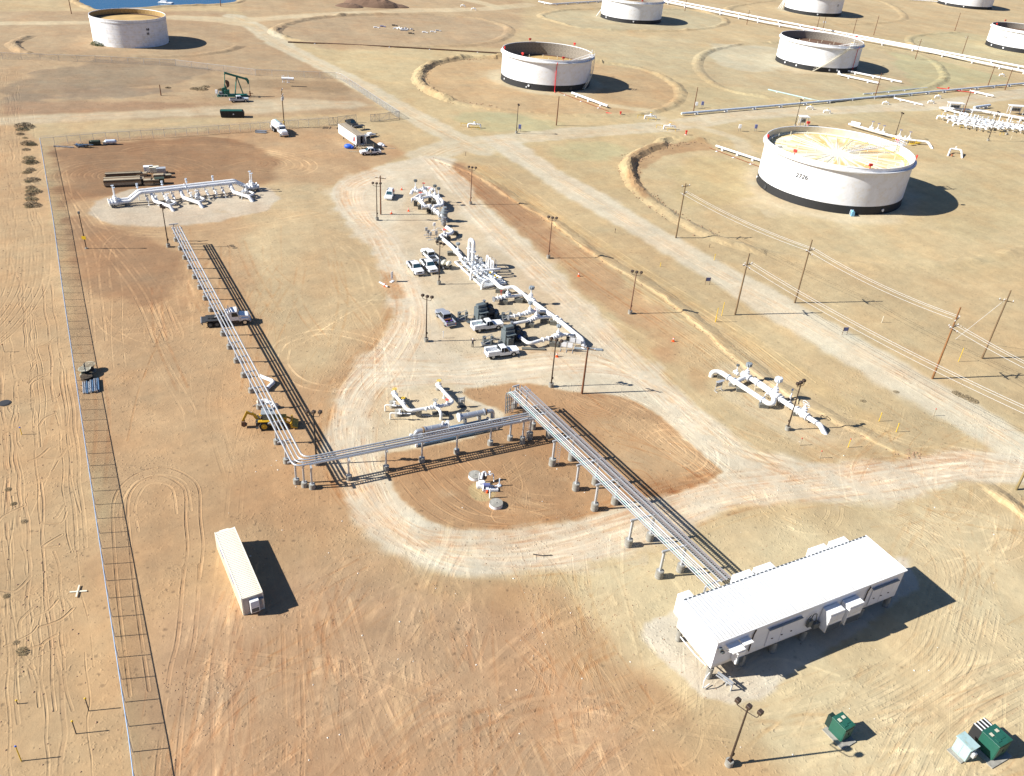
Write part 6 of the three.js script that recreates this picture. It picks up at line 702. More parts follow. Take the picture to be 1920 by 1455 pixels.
{ // short station on round piers
  const A = assembly('pipeline_station', 'small white pipe loop on round concrete piers with yellow handwheels', 'pipeline', 'piping stations', [-13.74, -110.65]), y = 1.35, r = 0.24;
  const a = [-18.61, -111.75], b = [-15.74, -107.42], c = [-11.80, -109.21], d = [-10.04, -110.09], e = [-9.12, -111.00], f = [-11.94, -115.37];
  A.pipe([[...a, y], [...b, y], [...c, y], [...d, y], [...e, y], [...f, y]], r + 0.04, { bend: 1.0 }); A.pipe([[...c, y], [-11.06, -108.64, 1.3], [-10.69, -107.64, 1.2], [-10.69, -107.92, -0.2]], r, { bend: 0.7 });
  A.valve([...c, y], dirOf(b, c), 0.28, { h: 1.3, wheelMat: M.greyPaint }); A.valve([...d, y], dirOf(c, d), 0.2, { h: 1.0, wheelMat: M.redBright }); A.valve([...a, y], dirOf(a, b), 0.26, { h: 1.1, wheelMat: M.yellow, wheel: 0.34 }); A.valve([...f, y], dirOf(e, f), 0.26, { h: 1.1, wheelMat: M.yellow, wheel: 0.34 }); A.valve([-16.90, -109.52, y], dirOf(a, b), 0.2, { h: 1.0, wheelMat: M.yellow, wheel: 0.3 });
  for (const q of [[-13.12, -108.41], [-12.59, -108.79], [-10.76, -109.67]]) A.flange([...q, y], [q[0] + 1, q[1] + 0.1, y], r); for (const q of [[-18.67, -112.57], [-18.71, -110.21], [-17.50, -107.96], [-16.50, -108.56], [-14.29, -108.44], [-12.13, -116.49]]) A.pier(...q, 0.5, 1.0); A.leg(-10.97, -114.06, 1.3); A.block(-10.91, -109.09, 2.6, 0.35, 1.2, 0.2);
  for (const q of [[-18.46, -108.75], [-17.29, -106.67]]) { A.pipe([[q[0] - 1.2, q[1], 0.1], [q[0] - 1.2, q[1], 1.25], [q[0] + 2.0, q[1] - 0.2, 1.3]], 0.09, { bend: 0.3, seg: 8 }); A.valve([q[0] + 0.3, q[1], 1.3], [1, 0], 0.13, { h: 0.7 }); }
  A.pipe([[-14.21, -108.45, 0.1], [-12.03, -108.48, 0.12]], 0.12, { mat: M.galv });
  const s = thing('instrument_stand', 'grey instrument stand beside the small white pipe loop', 'panel', [-7.87, 0, -111.84], 0.4); part('panel', [bx(1.0, 0.8, 0.12, 0, 1.0, 0), bx(0.6, 0.5, 0.25, 0, 1.1, 0.2)], M.galv, s); for (const x of [-0.5, 0.5]) part('leg', bx(0.1, 1.9, 0.1, x, 0, 0), M.steel, s); part('foot', bx(1.4, 0.1, 0.6), M.dark, s);
}
{ // meter skid with two silver vessels
  const p0 = [-13.38, -100.19], p1 = [-1.94, -106.26], w = 2.6, L = dist2(p0, p1), t = thing('meter_skid', 'long steel skid carrying two silver blue vessels beside the slim pipe rack', 'skid', [p0[0], 0, p0[1]], turnTo(p0, p1));
  part('skid_frame', [bx(L, 0.35, 0.22, L / 2, 0.15, 0), bx(L, 0.35, 0.22, L / 2, 0.15, -w), ...Array.from({ length: 7 }, (_, k) => bx(0.2, 0.3, w, k * L / 6, 0.16, -w / 2))], M.blueSteel, t); part('deck', [bx(L * 0.35, 0.05, w * 0.8, L * 0.48, 0.5, -w / 2)], M.blueSteel, t); part('deck', bx(1.6, 0.06, w * 0.9, 0.9, 0.5, -w / 2), M.galv, t);
  const vessel = (x0, x1, z, y, s) => { const v = part('vessel', [rod([x0, y, z], [x1, y, z], 0.46, 22), rod([x0 - 0.1, y, z], [x0 + 0.1, y, z], 0.58, 22), rod([x1 - 0.1, y, z], [x1 + 0.1, y, z], 0.58, 22)], M.silver, t); part('band', [0.3, 0.7].map((k) => rod([x0 + (x1 - x0) * k - 0.04, y, z], [x0 + (x1 - x0) * k + 0.04, y, z], 0.48, 22)), M.galv, v); part('collar', rod([s > 0 ? x1 : x0 - 0.35, y, z], [s > 0 ? x1 + 0.35 : x0, y, z], 0.55, 18), M.wood, v); const e = s > 0 ? x1 + 0.35 : x0 - 0.35; part('elbow', pipe([[e, y, z], [e + s * 1.1, y, z], [e + s * 1.1, 0.5, z + 0.2]], 0.36, 0.8, 14), M.silver, v); const f = s > 0 ? x0 : x1; part('end_flange', [rod([f - s * 0.15, y, z], [f - s * 0.3, y, z], 0.7, 20)], M.white, v); part('saddle', [bx(0.3, y - 0.9, 1.0, x0 + 0.8, 0.5, z), bx(0.3, y - 0.9, 1.0, x1 - 0.8, 0.5, z)], M.galv, v); };
  vessel(1.7, L * 0.4, -w * 0.55, 1.75, -1); vessel(L * 0.62, L * 0.93, -w - 0.2, 1.75, 1); part('nozzle', [cy(0.16, 0.7, L * 0.42, 1.7, -w * 0.6), cy(0.26, 0.1, L * 0.42, 2.3, -w * 0.6), cy(0.14, 0.6, L * 0.35, 2.1, -w * 0.5)], M.white, t); part('pipe', [pipe([[L * 0.98, 0.5, -w - 0.2], [L * 0.98, 1.1, -0.8], [L * 0.7, 1.1, -0.8], [L * 0.3, 1.1, -0.8], [1.0, 1.1, -0.8]], 0.2, 0.5, 10)], M.galv, t); part('gear', [rbx(0.7, 0.8, 0.5, 0.04, 1.6, 0.5, -0.6), rbx(0.4, 0.9, 0.4, 0.04, 0.6, 0.5, -0.5)], M.steel, t); part('lifting_lug', [bx(0.3, 0.5, 0.3, -0.1, 0.1, 0), bx(0.3, 0.5, 0.3, -0.1, 0.1, -w), bx(0.3, 0.5, 0.3, L + 0.1, 0.1, 0)], M.white, t);
}
{ // sump in the red oval
  for (const [p, l] of [[[-4.23, -94.11], 'round concrete manhole lid set off from the small white pump'], [[-0.86, -88.33], 'round concrete manhole lid south of the small white pump, tan top']]) { const m = thing('manhole', l, 'manhole', [p[0], 0, p[1]], 0, 'concrete manholes'); part('ring', [cy(0.62, 0.5, 0, 0, 0, 28)], M.whiteDull, m); part('lid', [cy(0.62, 0.1, 0, 0.5, 0, 28), cy(0.09, 0.05, 0, 0.6, 0, 8)], M.concrete, m); m.scale.set(1.5, 0.95, 1.5); }
  const A = assembly('sump_pump', 'small white sump pump with thin pipes between two round lids', 'pump', null, [-2.43, -91.94]), o = [-2.43, -91.94];
  A.add('pump_base', -3.20, -92.19, 0.2, [rbx(1.3, 0.5, 1.0, 0.05), rbx(0.8, 0.4, 0.7, 0.1, 0.1, 0.5, 0)], M.white); A.pipe([[-3.24, -92.67, 0.9], [-3.14, -93.40, 1.5], [-2.78, -93.70, 1.5], [-2.60, -93.23, 1.1]], 0.17, { bend: 0.35 }); A.pipe([[-2.70, -93.58, 1.1], [-2.18, -93.77, 1.1], [-1.65, -93.97, 1.1], [-1.46, -93.26, 0.2]], 0.08, { bend: 0.25, seg: 8 }); A.valve([-2.17, -93.65, 1.1], [1, 0], 0.1, { h: 0.5 }); A.add('post', -3.57, -93.11, 0, [cy(0.08, 1.6)], M.white); A.add('post', -1.83, -89.80, 0, [cy(0.1, 1.7)], M.white); A.add('post', -0.66, -92.65, 0, [cy(0.09, 1.3), cy(0.3, 0.15)], M.whiteBlue); A.add('skid', -1.88, -91.54, 0.15, [bx(2.2, 0.14, 0.9, 0, 0.1, 0), bx(2.2, 0.1, 0.12, 0, 0.4, 0.4), bx(2.2, 0.1, 0.12, 0, 0.4, -0.4), bx(0.1, 0.6, 0.9, -1, 0.1, 0)], M.white); A.add('motor', -2.41, -91.70, 0.15, [new THREE.CylinderGeometry(0.28, 0.28, 0.9, 14).rotateZ(Math.PI / 2).translate(0, 0.75, 0)], M.signBlue); A.add('cap', -2.28, -90.90, 0, [cy(0.14, 0.35)], M.orange); A.add('drum', -2.28, -91.37, 0, [cy(0.22, 0.5)], M.white); A.pipe([[-1.53, -91.94, 0.4], [-1.14, -91.75, 0.3], [-1.04, -91.41, 0.05]], 0.05, { mat: M.dark, bend: 0.2, seg: 6 });
}

// ---------- pump station ----------
{
  const A = assembly('pump_header', 'long white header pipe with four valved branches leading to the grey pumps', 'pipeline', 'pump station piping', [4.02, -146.42]), y = 1.15, r = 0.42, P = (...q) => [...q, y];
  const H = [[12.57, -134.07, -0.3], [12.19, -135.57, y], [7.87, -142.43, y], [2.70, -149.49, y], [-1.15, -155.39, y], [-2.24, -155.18, y], [-3.18, -154.49, y], [-4.19, -155.06, y], [-6.18, -158.80, y]], hd = dirOf(H[2], H[3]);
  A.pipe(H, r, { name: 'header_pipe', bend: 1.4 }); for (const q of [[2.15, -150.34], [2.92, -149.29], [7.36, -143.22], [8.08, -142.25]]) A.flange(P(...q), [q[0] + hd[0], q[1] + hd[1], y], r, M.white, 0.3); A.valve(P(2.25, -150.60), hd, r, { h: 2.4, actuator: 1 });
  const branch = (pts, vIdx, rr0, act) => { A.pipe(pts, rr0, { name: 'branch_pipe', bend: 1.0 }); const v = pts[vIdx], w = pts[vIdx + 1], d = dirOf(v, w); A.valve([v[0], v[1], y + 0.1], d, rr0 * 1.05, { h: 1.9, actuator: act }); for (const k of [0.25, 0.5, 0.75]) A.flange([v[0] + (w[0] - v[0]) * k, v[1] + (w[1] - v[1]) * k, y], w, rr0); };
  branch([P(0.91, -152.29), P(-1.72, -151.07), P(-2.46, -150.93), P(-5.03, -149.24)], 2, 0.33, 0); branch([P(4.97, -145.71), P(3.31, -145.41), P(2.19, -144.75), P(-1.82, -142.02)], 2, 0.33, 1); branch([P(6.54, -143.74), P(4.80, -143.21), P(3.47, -142.75), P(1.78, -141.12), P(-1.29, -139.28), P(0.13, -136.37)], 2, 0.33, 0); branch([P(10.63, -136.74), P(8.95, -137.07), P(7.65, -136.22), P(3.94, -133.56), P(2.42, -132.30), P(0.49, -134.79)], 2, 0.33, 1);
  for (const q of [[-3.09, -150.02], [-0.15, -151.28], [1.45, -151.82], [5.20, -143.49], [7.06, -142.93], [2.37, -141.24], [10.16, -136.89], [6.98, -134.53], [-4.12, -154.96], [4.23, -146.46], [0.99, -142.96]]) A.block(...q, 1.7, 0.75, 1.1, turnTo(H[2], H[3]) + 0.9); for (const q of [[-5.05, -150.61], [-1.71, -143.36], [-4.38, -151.95]]) A.leg(...q, 1.0);
  A.flange(P(-5.03, -149.24), P(-4.62, -149.56), 0.36, M.steel); A.flange(P(-1.82, -142.02), P(-1.43, -142.31), 0.34, M.steel); A.add('mud_mat', 3.28, -132.52, 0.1, [bx(4.2, 0.25, 0.7)], M.concreteDark); A.add('base_beam', 13.36, -134.20, 0.05, [bx(5.2, 0.16, 0.7)], M.greyPaint); for (const q of [[-3.73, -151.61], [3.24, -145.32]]) A.add('lever', ...q, 0.5, [bx(0.5, 0.12, 0.12, 0, 1.9, 0), cy(0.06, 1.9)], M.red);
}
function pumpUnit(label, b, t) {
  const U = thing('pump_unit', label, 'pump unit', [b[0], 0, b[1]], t, 'grey pump units');
  part('enclosure', [rbx(2.3, 3.0, 1.9, 0.05, 0, 0.25, 0)], M.unit, U); part('top_duct', [rbx(2.1, 0.7, 1.2, 0.05, 0.1, 3.25, -0.1), bx(2.1, 0.06, 0.9, 0, 2.5, 1.3)], M.unit, U); for (let k = 0; k < 6; k++) part('louvre_slat', bx(1.8, 0.08, 0.08, 0, 0.7 + k * 0.3, 0.98), M.darkGrey, U); part('front_box', [rbx(1.4, 1.6, 0.8, 0.04, -0.2, 0.25, 1.35)], M.darkGrey, U); part('skid', [bx(6.6, 0.25, 2.2, 1.6, 0, 0), bx(2.6, 0.12, 0.9, -2.2, 0.25, 0.2)], M.darkGrey, U);
  part('motor', [new THREE.CylinderGeometry(0.85, 0.85, 2.0, 20).rotateZ(Math.PI / 2).translate(2.4, 1.5, 0), rbx(0.9, 0.7, 1.3, 0.05, 2.4, 2.1, 0), bx(1.6, 0.5, 1.5, 2.4, 0.25, 0)], M.dark, U); part('cooler', [new THREE.CylinderGeometry(0.7, 0.7, 0.5, 18).rotateX(Math.PI / 2).translate(3.0, 2.3, -0.8), rbx(1.0, 1.2, 0.5, 0.04, 2.0, 2.2, -0.9)], M.dark, U); part('pump', [ball(0.75, 4.1, 1.1, 0, 1, 1, 0.9), new THREE.CylinderGeometry(0.35, 0.35, 1.1, 14).rotateX(Math.PI / 2).translate(4.1, 1.1, 0.6), bx(0.9, 0.6, 0.9, 4.1, 0.2, 0)], M.darkGrey, U); part('coupling_guard', [rbx(0.6, 0.6, 0.6, 0.1, 3.4, 0.9, 0)], M.machine, U);
  part('rail', [0, 1].flatMap((s) => [bx(0.06, 1.1, 0.06, -1.5 - s * 1.4, 0.3, 0.9), bx(0.06, 1.1, 0.06, -1.5 - s * 1.4, 0.3, -0.6)]).concat([bx(1.5, 0.06, 0.06, -2.2, 1.35, 0.9), bx(1.5, 0.06, 0.06, -2.2, 1.35, -0.6)]), M.galv, U); part('filter', [cy(0.3, 0.9, 1.4, 3.2, -0.9), cy(0.36, 0.2, 1.4, 4.0, -0.9), cy(0.22, 0.5, 0.9, 3.25, -0.9)], M.steel, U); part('hoses', [0, 1, 2].map((k) => pipe([[1.2, 1.2 + k * 0.3, 1.0], [1.9, 0.6, 1.3 + k * 0.15], [3.2, 0.4, 1.2 + k * 0.1]], 0.07, 0.5, 8)), M.black, U); part('tank', [cy(0.4, 1.0, 3.5, 0.25, 1.0), ball(0.4, 3.5, 1.25, 1.0)], M.unit, U);
  U.scale.setScalar(0.86); return U;
}
pumpUnit('grey green pump unit with dark motor above the green loaded service truck', [-7.18, -142.17], turnTo([-9.20, -141.81], [-4.30, -145.37])); pumpUnit('grey green pump unit with dark motor joined to a blue tipped white pipe', [-1.57, -134.29], turnTo([-3.61, -133.94], [1.18, -137.21]));
{ const a = [0.49, -134.79], b = [0.90, -134.25]; const m = solo('pipe_spool', rod([a[0], 1.15, a[1]], [b[0], 1.15, b[1]], 0.38, 14), std(0.06, 0.12, 0.3, 0.5), 'blue pipe spool joining the lower pump unit to its white pipe', 'pipe spool'); }
for (const [p, l] of [[[-10.51, -141.57], 'small steel motor skid behind the upper grey pump unit'], [[-5.11, -132.88], 'small steel motor skid behind the lower grey pump unit'], [[-2.19, -142.83], 'small dark motor skid between the pump units near the branch elbows']]) { const s = thing('motor_skid', l, 'skid', [p[0], 0, p[1]], 0.3); part('base', bx(2.2, 0.25, 1.4), M.steel, s); part('motor', [new THREE.CylinderGeometry(0.35, 0.35, 1.2, 14).rotateZ(Math.PI / 2).translate(-0.3, 0.75, 0), cy(0.3, 1.5, 0.7, 0.25, 0.2), rbx(0.6, 0.7, 0.5, 0.04, -0.6, 0.9, -0.3)], M.darkGrey, s); part('frame', [bx(0.07, 1.6, 0.07, -0.9, 0.25, 0.6), bx(0.07, 1.6, 0.07, 0.9, 0.25, -0.6), beam([-0.9, 1.8, 0.6], [0.9, 1.8, -0.6], 0.07, 0.07), rod([-0.9, 0.5, 0.5], [1.0, 1.4, 0.5], 0.05)], M.galv, s); }
{ // control panels and stile by the header's end
  for (const [p, l] of [[[9.32, -132.94], 'grey framed panel rack near the end of the long header'], [[10.92, -134.79], 'ladder-like grey frame against the end of the long header']]) { const s = thing('panel_rack', l, 'panel', [p[0], 0, p[1]], -0.15); const g = []; for (const x of [-1.1, 0, 1.1]) g.push(bx(0.09, 2.0, 0.09, x, 0, 0), bx(0.09, 0.09, 0.9, x, 0, 0.2)); for (const y of [0.7, 1.3, 1.95]) g.push(bx(2.3, 0.07, 0.07, 0, y, 0)); part('frame', g, M.galv, s); part('panel', [bx(0.9, 1.0, 0.08, -0.55, 0.8, 0.06)], M.whiteDull, s); part('panel', [bx(0.9, 1.0, 0.08, 0.55, 0.8, 0.06)], M.whiteDull, s); }
}
{ // metering skid crowded with small pipes
  const c0 = [-14.60, -167.62], c1 = [-7.70, -156.05], c2 = [-5.35, -159.07], L = dist2(c0, c1), W = 5.4, t = thing('metering_skid', 'crowded white metering skid full of small pipes, valves and hoops', 'skid', [c0[0], 0, c0[1]], turnTo(c0, c1), 'pump station piping'), sd = seed; seed = 99;
  part('skid_frame', [bx(L, 0.35, 0.25, L / 2, 0.1, 0), bx(L, 0.35, 0.25, L / 2, 0.1, -W), ...Array.from({ length: 6 }, (_, k) => bx(0.2, 0.3, W, k * L / 5, 0.1, -W / 2))], M.white, t); part('deck', [bx(L * 0.35, 0.04, W * 0.9, L * 0.84, 0.45, -W / 2)], M.galv, t);
  for (let k = 0; k < 4; k++) { const z = -0.7 - k * 1.25; const pp = part('meter_run', [pipe([[0.8, 1.3, z], [L * 0.28, 1.0, z], [L * 0.78, 1.0, z], [L * 0.9, 1.0, z - 0.6]], 0.22, 0.6, 12), ...[0.2, 0.36, 0.42, 0.58, 0.64, 0.76].map((s) => rod([L * s - 0.08, 1.0, z], [L * s + 0.08, 1.0, z], 0.36, 14))], k % 2 ? M.white : M.whiteBlue, t); for (const s of [0.3, 0.5, 0.7]) { const v = part('valve', [cy(0.14, 0.9, L * s, 1.1, z), ball(0.32, L * s, 1.0, z)], M.whiteDull, t); part('handwheel', new THREE.TorusGeometry(0.3, 0.04, 6, 14).rotateX(Math.PI / 2).translate(L * s, 2.0, z), rnd() < 0.3 ? M.greyPaint : M.white, v); } }
  for (let k = 0; k < 34; k++) { const x = rr(0.4, L * 0.72), z = rr(-W + 0.3, -0.3), h = rr(0.9, 2.3); part('tubing', [cy(0.06, h, x, 0.3, z, 8), rbx(0.24, 0.3, 0.24, 0.03, x, h, z)], [M.white, M.whiteBlue, M.galv, M.steel][k % 4], t); }
  for (let k = 0; k < 3; k++) { const x = L * (0.42 + k * 0.1), z = -W + 0.7 + k * 0.1; part('hoop_pipe', pipe([[x, 1.0, z], [x, 3.5, z], [x + 0.9, 3.5, z], [x + 0.9, 1.0, z]], 0.17, 0.44, 12), M.white, t); }
  part('cross_pipe', pipe([[L * 0.66, 0, 0.5], [L * 0.66, 1.9, 0.5], [L * 0.72, 1.9, -W - 0.6]], 0.24, 0.7, 12), M.white, t); part('cross_pipe', pipe([[L * 1.02, 0, 0.4], [L * 1.02, 1.6, 0.2], [L * 0.98, 1.6, -1.5]], 0.22, 0.6, 12), M.white, t); for (const x of [0.75, 0.88, 0.95]) part('cap', cy(0.2, 0.25, L * x, 1.5, -W * 0.5 - x, 12), M.yellow, t); part('ladder', [bx(0.06, 2, 0.06, L * 0.4, 0, -W - 1.6), bx(0.06, 2, 0.06, L * 0.46, 0, -W - 1.6), ...[0.4, 0.8, 1.2, 1.6].map((y) => bx(0.5, 0.05, 0.05, L * 0.43, y, -W - 1.6)), bx(2.4, 0.06, 0.06, L * 0.35, 1.9, -W - 1.6)], M.galv, t);
  part('tall_loop', pipe([[L * 0.16, 1.0, -W * 0.42], [L * 0.16, 6.2, -W * 0.42], [L * 0.3, 6.2, -W * 0.42], [L * 0.3, 1.0, -W * 0.42]], 0.4, 0.95, 16), M.white, t); for (const x of [0.16, 0.3]) part('flange', cy(0.6, 0.16, L * x, 3.9, -W * 0.42, 16), M.white, t);
  seed = sd;
}
{ // upper part of the station
  const A = assembly('pump_header', 'white header with a zigzag bend and a dark upright strainer', 'pipeline', 'pump station piping', [-19.41, -186.22]), y = 1.15, P = (...q) => [...q, y];
  A.pipe([P(-12.88, -167.35), P(-16.14, -174.09), P(-19.35, -179.05), P(-18.50, -180.20), P(-16.89, -181.21), P(-16.66, -182.57), P(-18.40, -184.86)], 0.42, { name: 'header_pipe', bend: 1.2 }); A.pipe([P(-19.82, -191.85), P(-20.99, -193.03), P(-23.55, -196.86)], 0.5, { name: 'header_pipe' }); for (const q of [[-21.92, -194.27], [-22.73, -195.56], [-20.66, -192.38]]) A.flange(P(...q), P(q[0] + 0.7, q[1] + 0.7), 0.5);
  A.add('strainer', -19.61, -191.37, 0, [cy(0.75, 2.6, 0, 0.4, 0, 20), cy(0.95, 0.2, 0, 2.2, 0, 20), cy(0.5, 0.6, 0, 3.0, 0, 14), bx(1.6, 0.4, 1.6)], M.greyPaint); A.add('strainer', -19.39, -188.27, 0.2, [cy(0.55, 1.9, 0, 0.3, 0, 18), cy(0.7, 0.15, 0, 1.7, 0, 18), new THREE.CylinderGeometry(0.3, 0.3, 1.8, 12).rotateX(Math.PI / 2).translate(0, 1.1, 0)], M.steel); A.valve(P(-18.34, -179.91), [1, 0.1], 0.3, { h: 1.4, wheelMat: M.redBright }); A.valve(P(-14.35, -170.54), [1, 1], 0.36, { h: 2.0, actuator: 1 }); for (const q of [[-15.85, -171.74], [-17.71, -179.99], [-22.43, -195.41], [-16.35, -183.54]]) A.block(...q, 1.7, 0.75, 1.1, 0.2); for (const q of [[-20.99, -192.12], [-20.61, -192.21]]) A.leg(...q, 3.4, M.galv);
  for (let k = 0; k < 6; k++) A.add('instrument', ...[[-22.74, -181.81], [-22.06, -180.34], [-21.42, -179.19], [-21.29, -185.12], [-20.18, -180.10], [-19.21, -177.13]][k], 0.3, [cy(0.06, 1.6 + (k % 3) * 0.3), rbx(0.6, 0.8, 0.3, 0.04, 0, 1.1, 0), bx(1.2, 0.08, 0.3)], [M.galv, M.steel, M.galv, M.white, M.steel, M.darkGrey][k]); A.add('service_box', -19.13, -177.46, 0.3, [rbx(1.6, 0.5, 0.9, 0.05, 0, 0.9, 0), bx(0.1, 0.9, 0.1, -0.6, 0, 0), bx(0.1, 0.9, 0.1, 0.6, 0, 0)], M.darkGrey); A.pipe([[-20.48, -183.43, 0.2], [-20.48, -183.43, 1.3], [-19.39, -183.68, 1.3], [-18.95, -183.11, 0.9]], 0.08, { bend: 0.3, seg: 8, mat: M.galv });
}
{ // scraper manifold at the north end
  const A = assembly('pipe_manifold', 'compact white knot of valved pipes on tall concrete blocks near two orange cones', 'pipe manifold', 'pump station piping', [-26.17, -206.85]), y = 1.6, P = (...q) => [...q, y];
  A.pipe([P(-29.47, -203.08), P(-29.54, -206.30), P(-27.00, -207.76), P(-26.55, -209.53), P(-25.15, -209.46), P(-24.10, -207.65)], 0.4, { bend: 1.0 }); A.pipe([P(-27.00, -207.76), P(-25.44, -205.28), P(-27.39, -203.60), P(-28.36, -200.98)], 0.38, { bend: 0.8 }); A.pipe([P(-28.77, -200.10), P(-27.46, -201.20), P(-25.30, -197.09), P(-25.35, -195.55), P(-23.55, -196.86)], 0.42, { bend: 0.9 }); A.pipe([P(-27.02, -200.92), P(-24.67, -203.46), P(-23.58, -204.53)], 0.34, { bend: 0.6 }); A.pipe([P(-23.97, -204.43), P(-22.64, -202.37), P(-21.50, -197.24), P(-22.99, -196.58)], 0.42, { bend: 1.0 }); A.pipe([P(-22.47, -203.20), P(-21.07, -200.40), P(-20.87, -197.56), P(-22.27, -197.13)], 0.4, { bend: 1.0 });
  for (const [q, a] of [[[-28.75, -206.50], 1], [[-26.81, -207.39], 0], [[-24.76, -204.24], 0], [[-23.48, -203.75], 1], [[-26.65, -200.22], 0], [[-22.34, -202.05], 1]]) A.valve(P(...q), [1, 0.2], 0.36, { h: a ? 2.6 : 1.9, actuator: a, actMat: M.darkGrey, wheelMat: a ? undefined : M.red, wheel: 0.4 }); for (const q of [[-27.83, -200.15], [-26.49, -198.19], [-24.61, -203.25], [-24.19, -196.85], [-23.63, -201.92], [-22.67, -202.93]]) A.block(...q, 0.9, 1.1, 0.9, 0.2); for (const q of [[-28.71, -199.73], [-25.61, -195.49], [-23.87, -196.27]]) A.flange([q[0], q[1], 1.5], [q[0] + 1, q[1], 1.5], 0.42);
  A.add('gear_cart', -23.50, -196.64, 0.2, [bx(1.8, 0.4, 0.9, 0, 0.2, 0), rbx(0.8, 0.7, 0.7, 0.05, 0.3, 0.5, 0)], M.dark);
}
{ // trailer pump and tote between pickups and skid
  const t = thing('tank_trailer', 'small trailer with two cream tanks behind the black bedded pickup', 'trailer', [-16.59, 0, -164.68], -0.3); part('deck', bx(3.0, 0.2, 1.6, 0, 0.45, 0), M.dark, t); for (const x of [-0.1, 1.0]) part('tank', [new THREE.CapsuleGeometry(0.5, 0.7, 4, 14).rotateX(Math.PI / 2).translate(x, 1.2, 0)], M.cream, t); part('pump', [rbx(0.8, 0.7, 1.0, 0.05, -1.1, 0.65, 0), cy(0.25, 0.5, -1.1, 1.3, 0.2)], M.greyPaint, t); for (const s of [-1, 1]) wheel(0.36, 0.24, t, 0.2, s * 0.9, M.silver); part('drawbar', beam([-1.5, 0.5, 0], [-2.7, 0.45, 0], 0.14, 0.12), M.dark, t);
}

// ---------- tank farm pipelines ----------
function pipeline(label, pts, r, y, mat, step, group, o = {}) {                // long pipe on sleepers
  const c = pts[0], A = assembly('pipeline', label, 'pipeline', group, c); A.pipe(pts.map((p) => [...p, y]), r, { mat, seg: 12, bend: 2 });
  let acc = 0; const g = []; for (let k = 0; k < pts.length - 1; k++) { const L = dist2(pts[k], pts[k + 1]), n = Math.max(1, Math.round(L / step)), t = turnTo(pts[k], pts[k + 1]); for (let q = 0; q < n; q++) { const p = mid(pts[k], pts[k + 1], (q + 0.5) / n); A.add('sleeper', ...p, t, o.sleeper ?? [bx(0.7, Math.max(0.1, y - r), 1.5), bx(0.25, y, 0.25, 0, 0, r + 0.2)], o.sleeperMat ?? M.whiteDull); } }
  return A;
}
pipeline('northern one of two long parallel white pipelines past the far tanks', [[78.81, -632.52],[141.11, -573.41],[186.15, -534.19],[226.88, -498.58],[268.40, -461.50]], 0.5, 1.3, M.white, 14, 'long pipelines'); pipeline('southern one of two long parallel white pipelines past the far tanks', [[78.14, -619.24],[137.68, -557.47],[187.31, -520.98],[213.78, -499.07],[235.75, -473.66],[261.35, -447.75]], 0.62, 1.3, M.white, 14, 'long pipelines');
pipeline('long pale grey pipeline beside the dirt road of the tank farm', [[53.37, -314.20],[90.25, -337.39],[147.50, -373.71],[197.10, -406.23],[261.35, -447.75]], 0.42, 0.8, M.whiteBlue, 13, 'long pipelines');
pipeline('white pipe leading out from the tank with the red foam line', [[13.57, -332.53],[26.48, -316.25]], 0.42, 0.8, M.white, 7, 'tank pipes'); pipeline('thin red line running beside the white pipe of tank with red foam line', [[8.23, -335.04],[14.10, -327.57],[26.43, -311.56]], 0.12, 0.2, M.rust, 9, 'tank pipes'); pipeline('white pipe running into tank 2726 from the dike', [[59.70, -274.92],[71.87, -262.24]], 0.36, 0.8, M.white, 6, 'tank pipes'); pipeline('thin rusty line beside the white pipe into tank 2726', [[57.51, -274.29],[70.57, -257.57]], 0.1, 0.2, M.rust, 8, 'tank pipes');
pipeline('white pipe with an elbow at the tank with the slanting stair', [[141.86, -421.53],[140.17, -413.88],[154.02, -401.29]], 0.42, 0.8, M.white, 8, 'tank pipes'); pipeline('straight white pipe from the shaded side of the tank with slanting stair', [[146.56, -424.54],[167.15, -408.29]], 0.4, 0.8, M.white, 9, 'tank pipes'); pipeline('pale green half buried pipe crossing the tank farm grass', [[97.39, -370.53],[104.05, -365.20],[115.95, -355.51]], 0.3, 0.25, M.paleGreen, 12, 'tank pipes'); pipeline('white pipe stub lying in short pieces by the far road', [[-3.28, -571.96],[4.79, -565.03],[38.20, -598.49]], 0.45, 0.7, M.white, 9, 'tank pipes');
pipeline('short white pipe slanting from the grey pipeline to the road', [[151.67, -373.25],[160.63, -364.30]], 0.3, 0.5, M.white, 7, 'tank pipes'); pipeline('white pipe with bright valves crossing from the grey pipeline', [[195.89, -401.60],[203.19, -393.96]], 0.4, 0.7, M.white, 6, 'tank pipes'); pipeline('thin grey pipe lying on grass before the grey pipeline', [[139.55, -376.70],[176.63, -402.05]], 0.22, 0.4, M.whiteBlue, 12, 'tank pipes'); pipeline('dark buried edge pipe along the lip of the empty basin', [[-110.39, -386.40],[-88.00, -391.34],[-60.22, -395.99],[-17.31, -400.70]], 0.3, 0.3, M.rustBrown, 18, 'tank pipes'); pipeline('thick white pipe along the back of the valve manifold', [[166.15, -359.04],[182.98, -359.34],[208.75, -345.23]], 0.55, 1.0, M.white, 9, 'manifold pipes'); pipeline('white pipe stub ending at a wooden block by the manifold shelter', [[165.53, -359.71],[173.76, -350.44]], 0.35, 0.9, M.white, 6, 'manifold pipes'); pipeline('thick grey pipe stub beside the manifold shelter', [[182.16, -365.19],[191.59, -371.91]], 0.6, 1.0, M.whiteBlue, 6, 'manifold pipes');
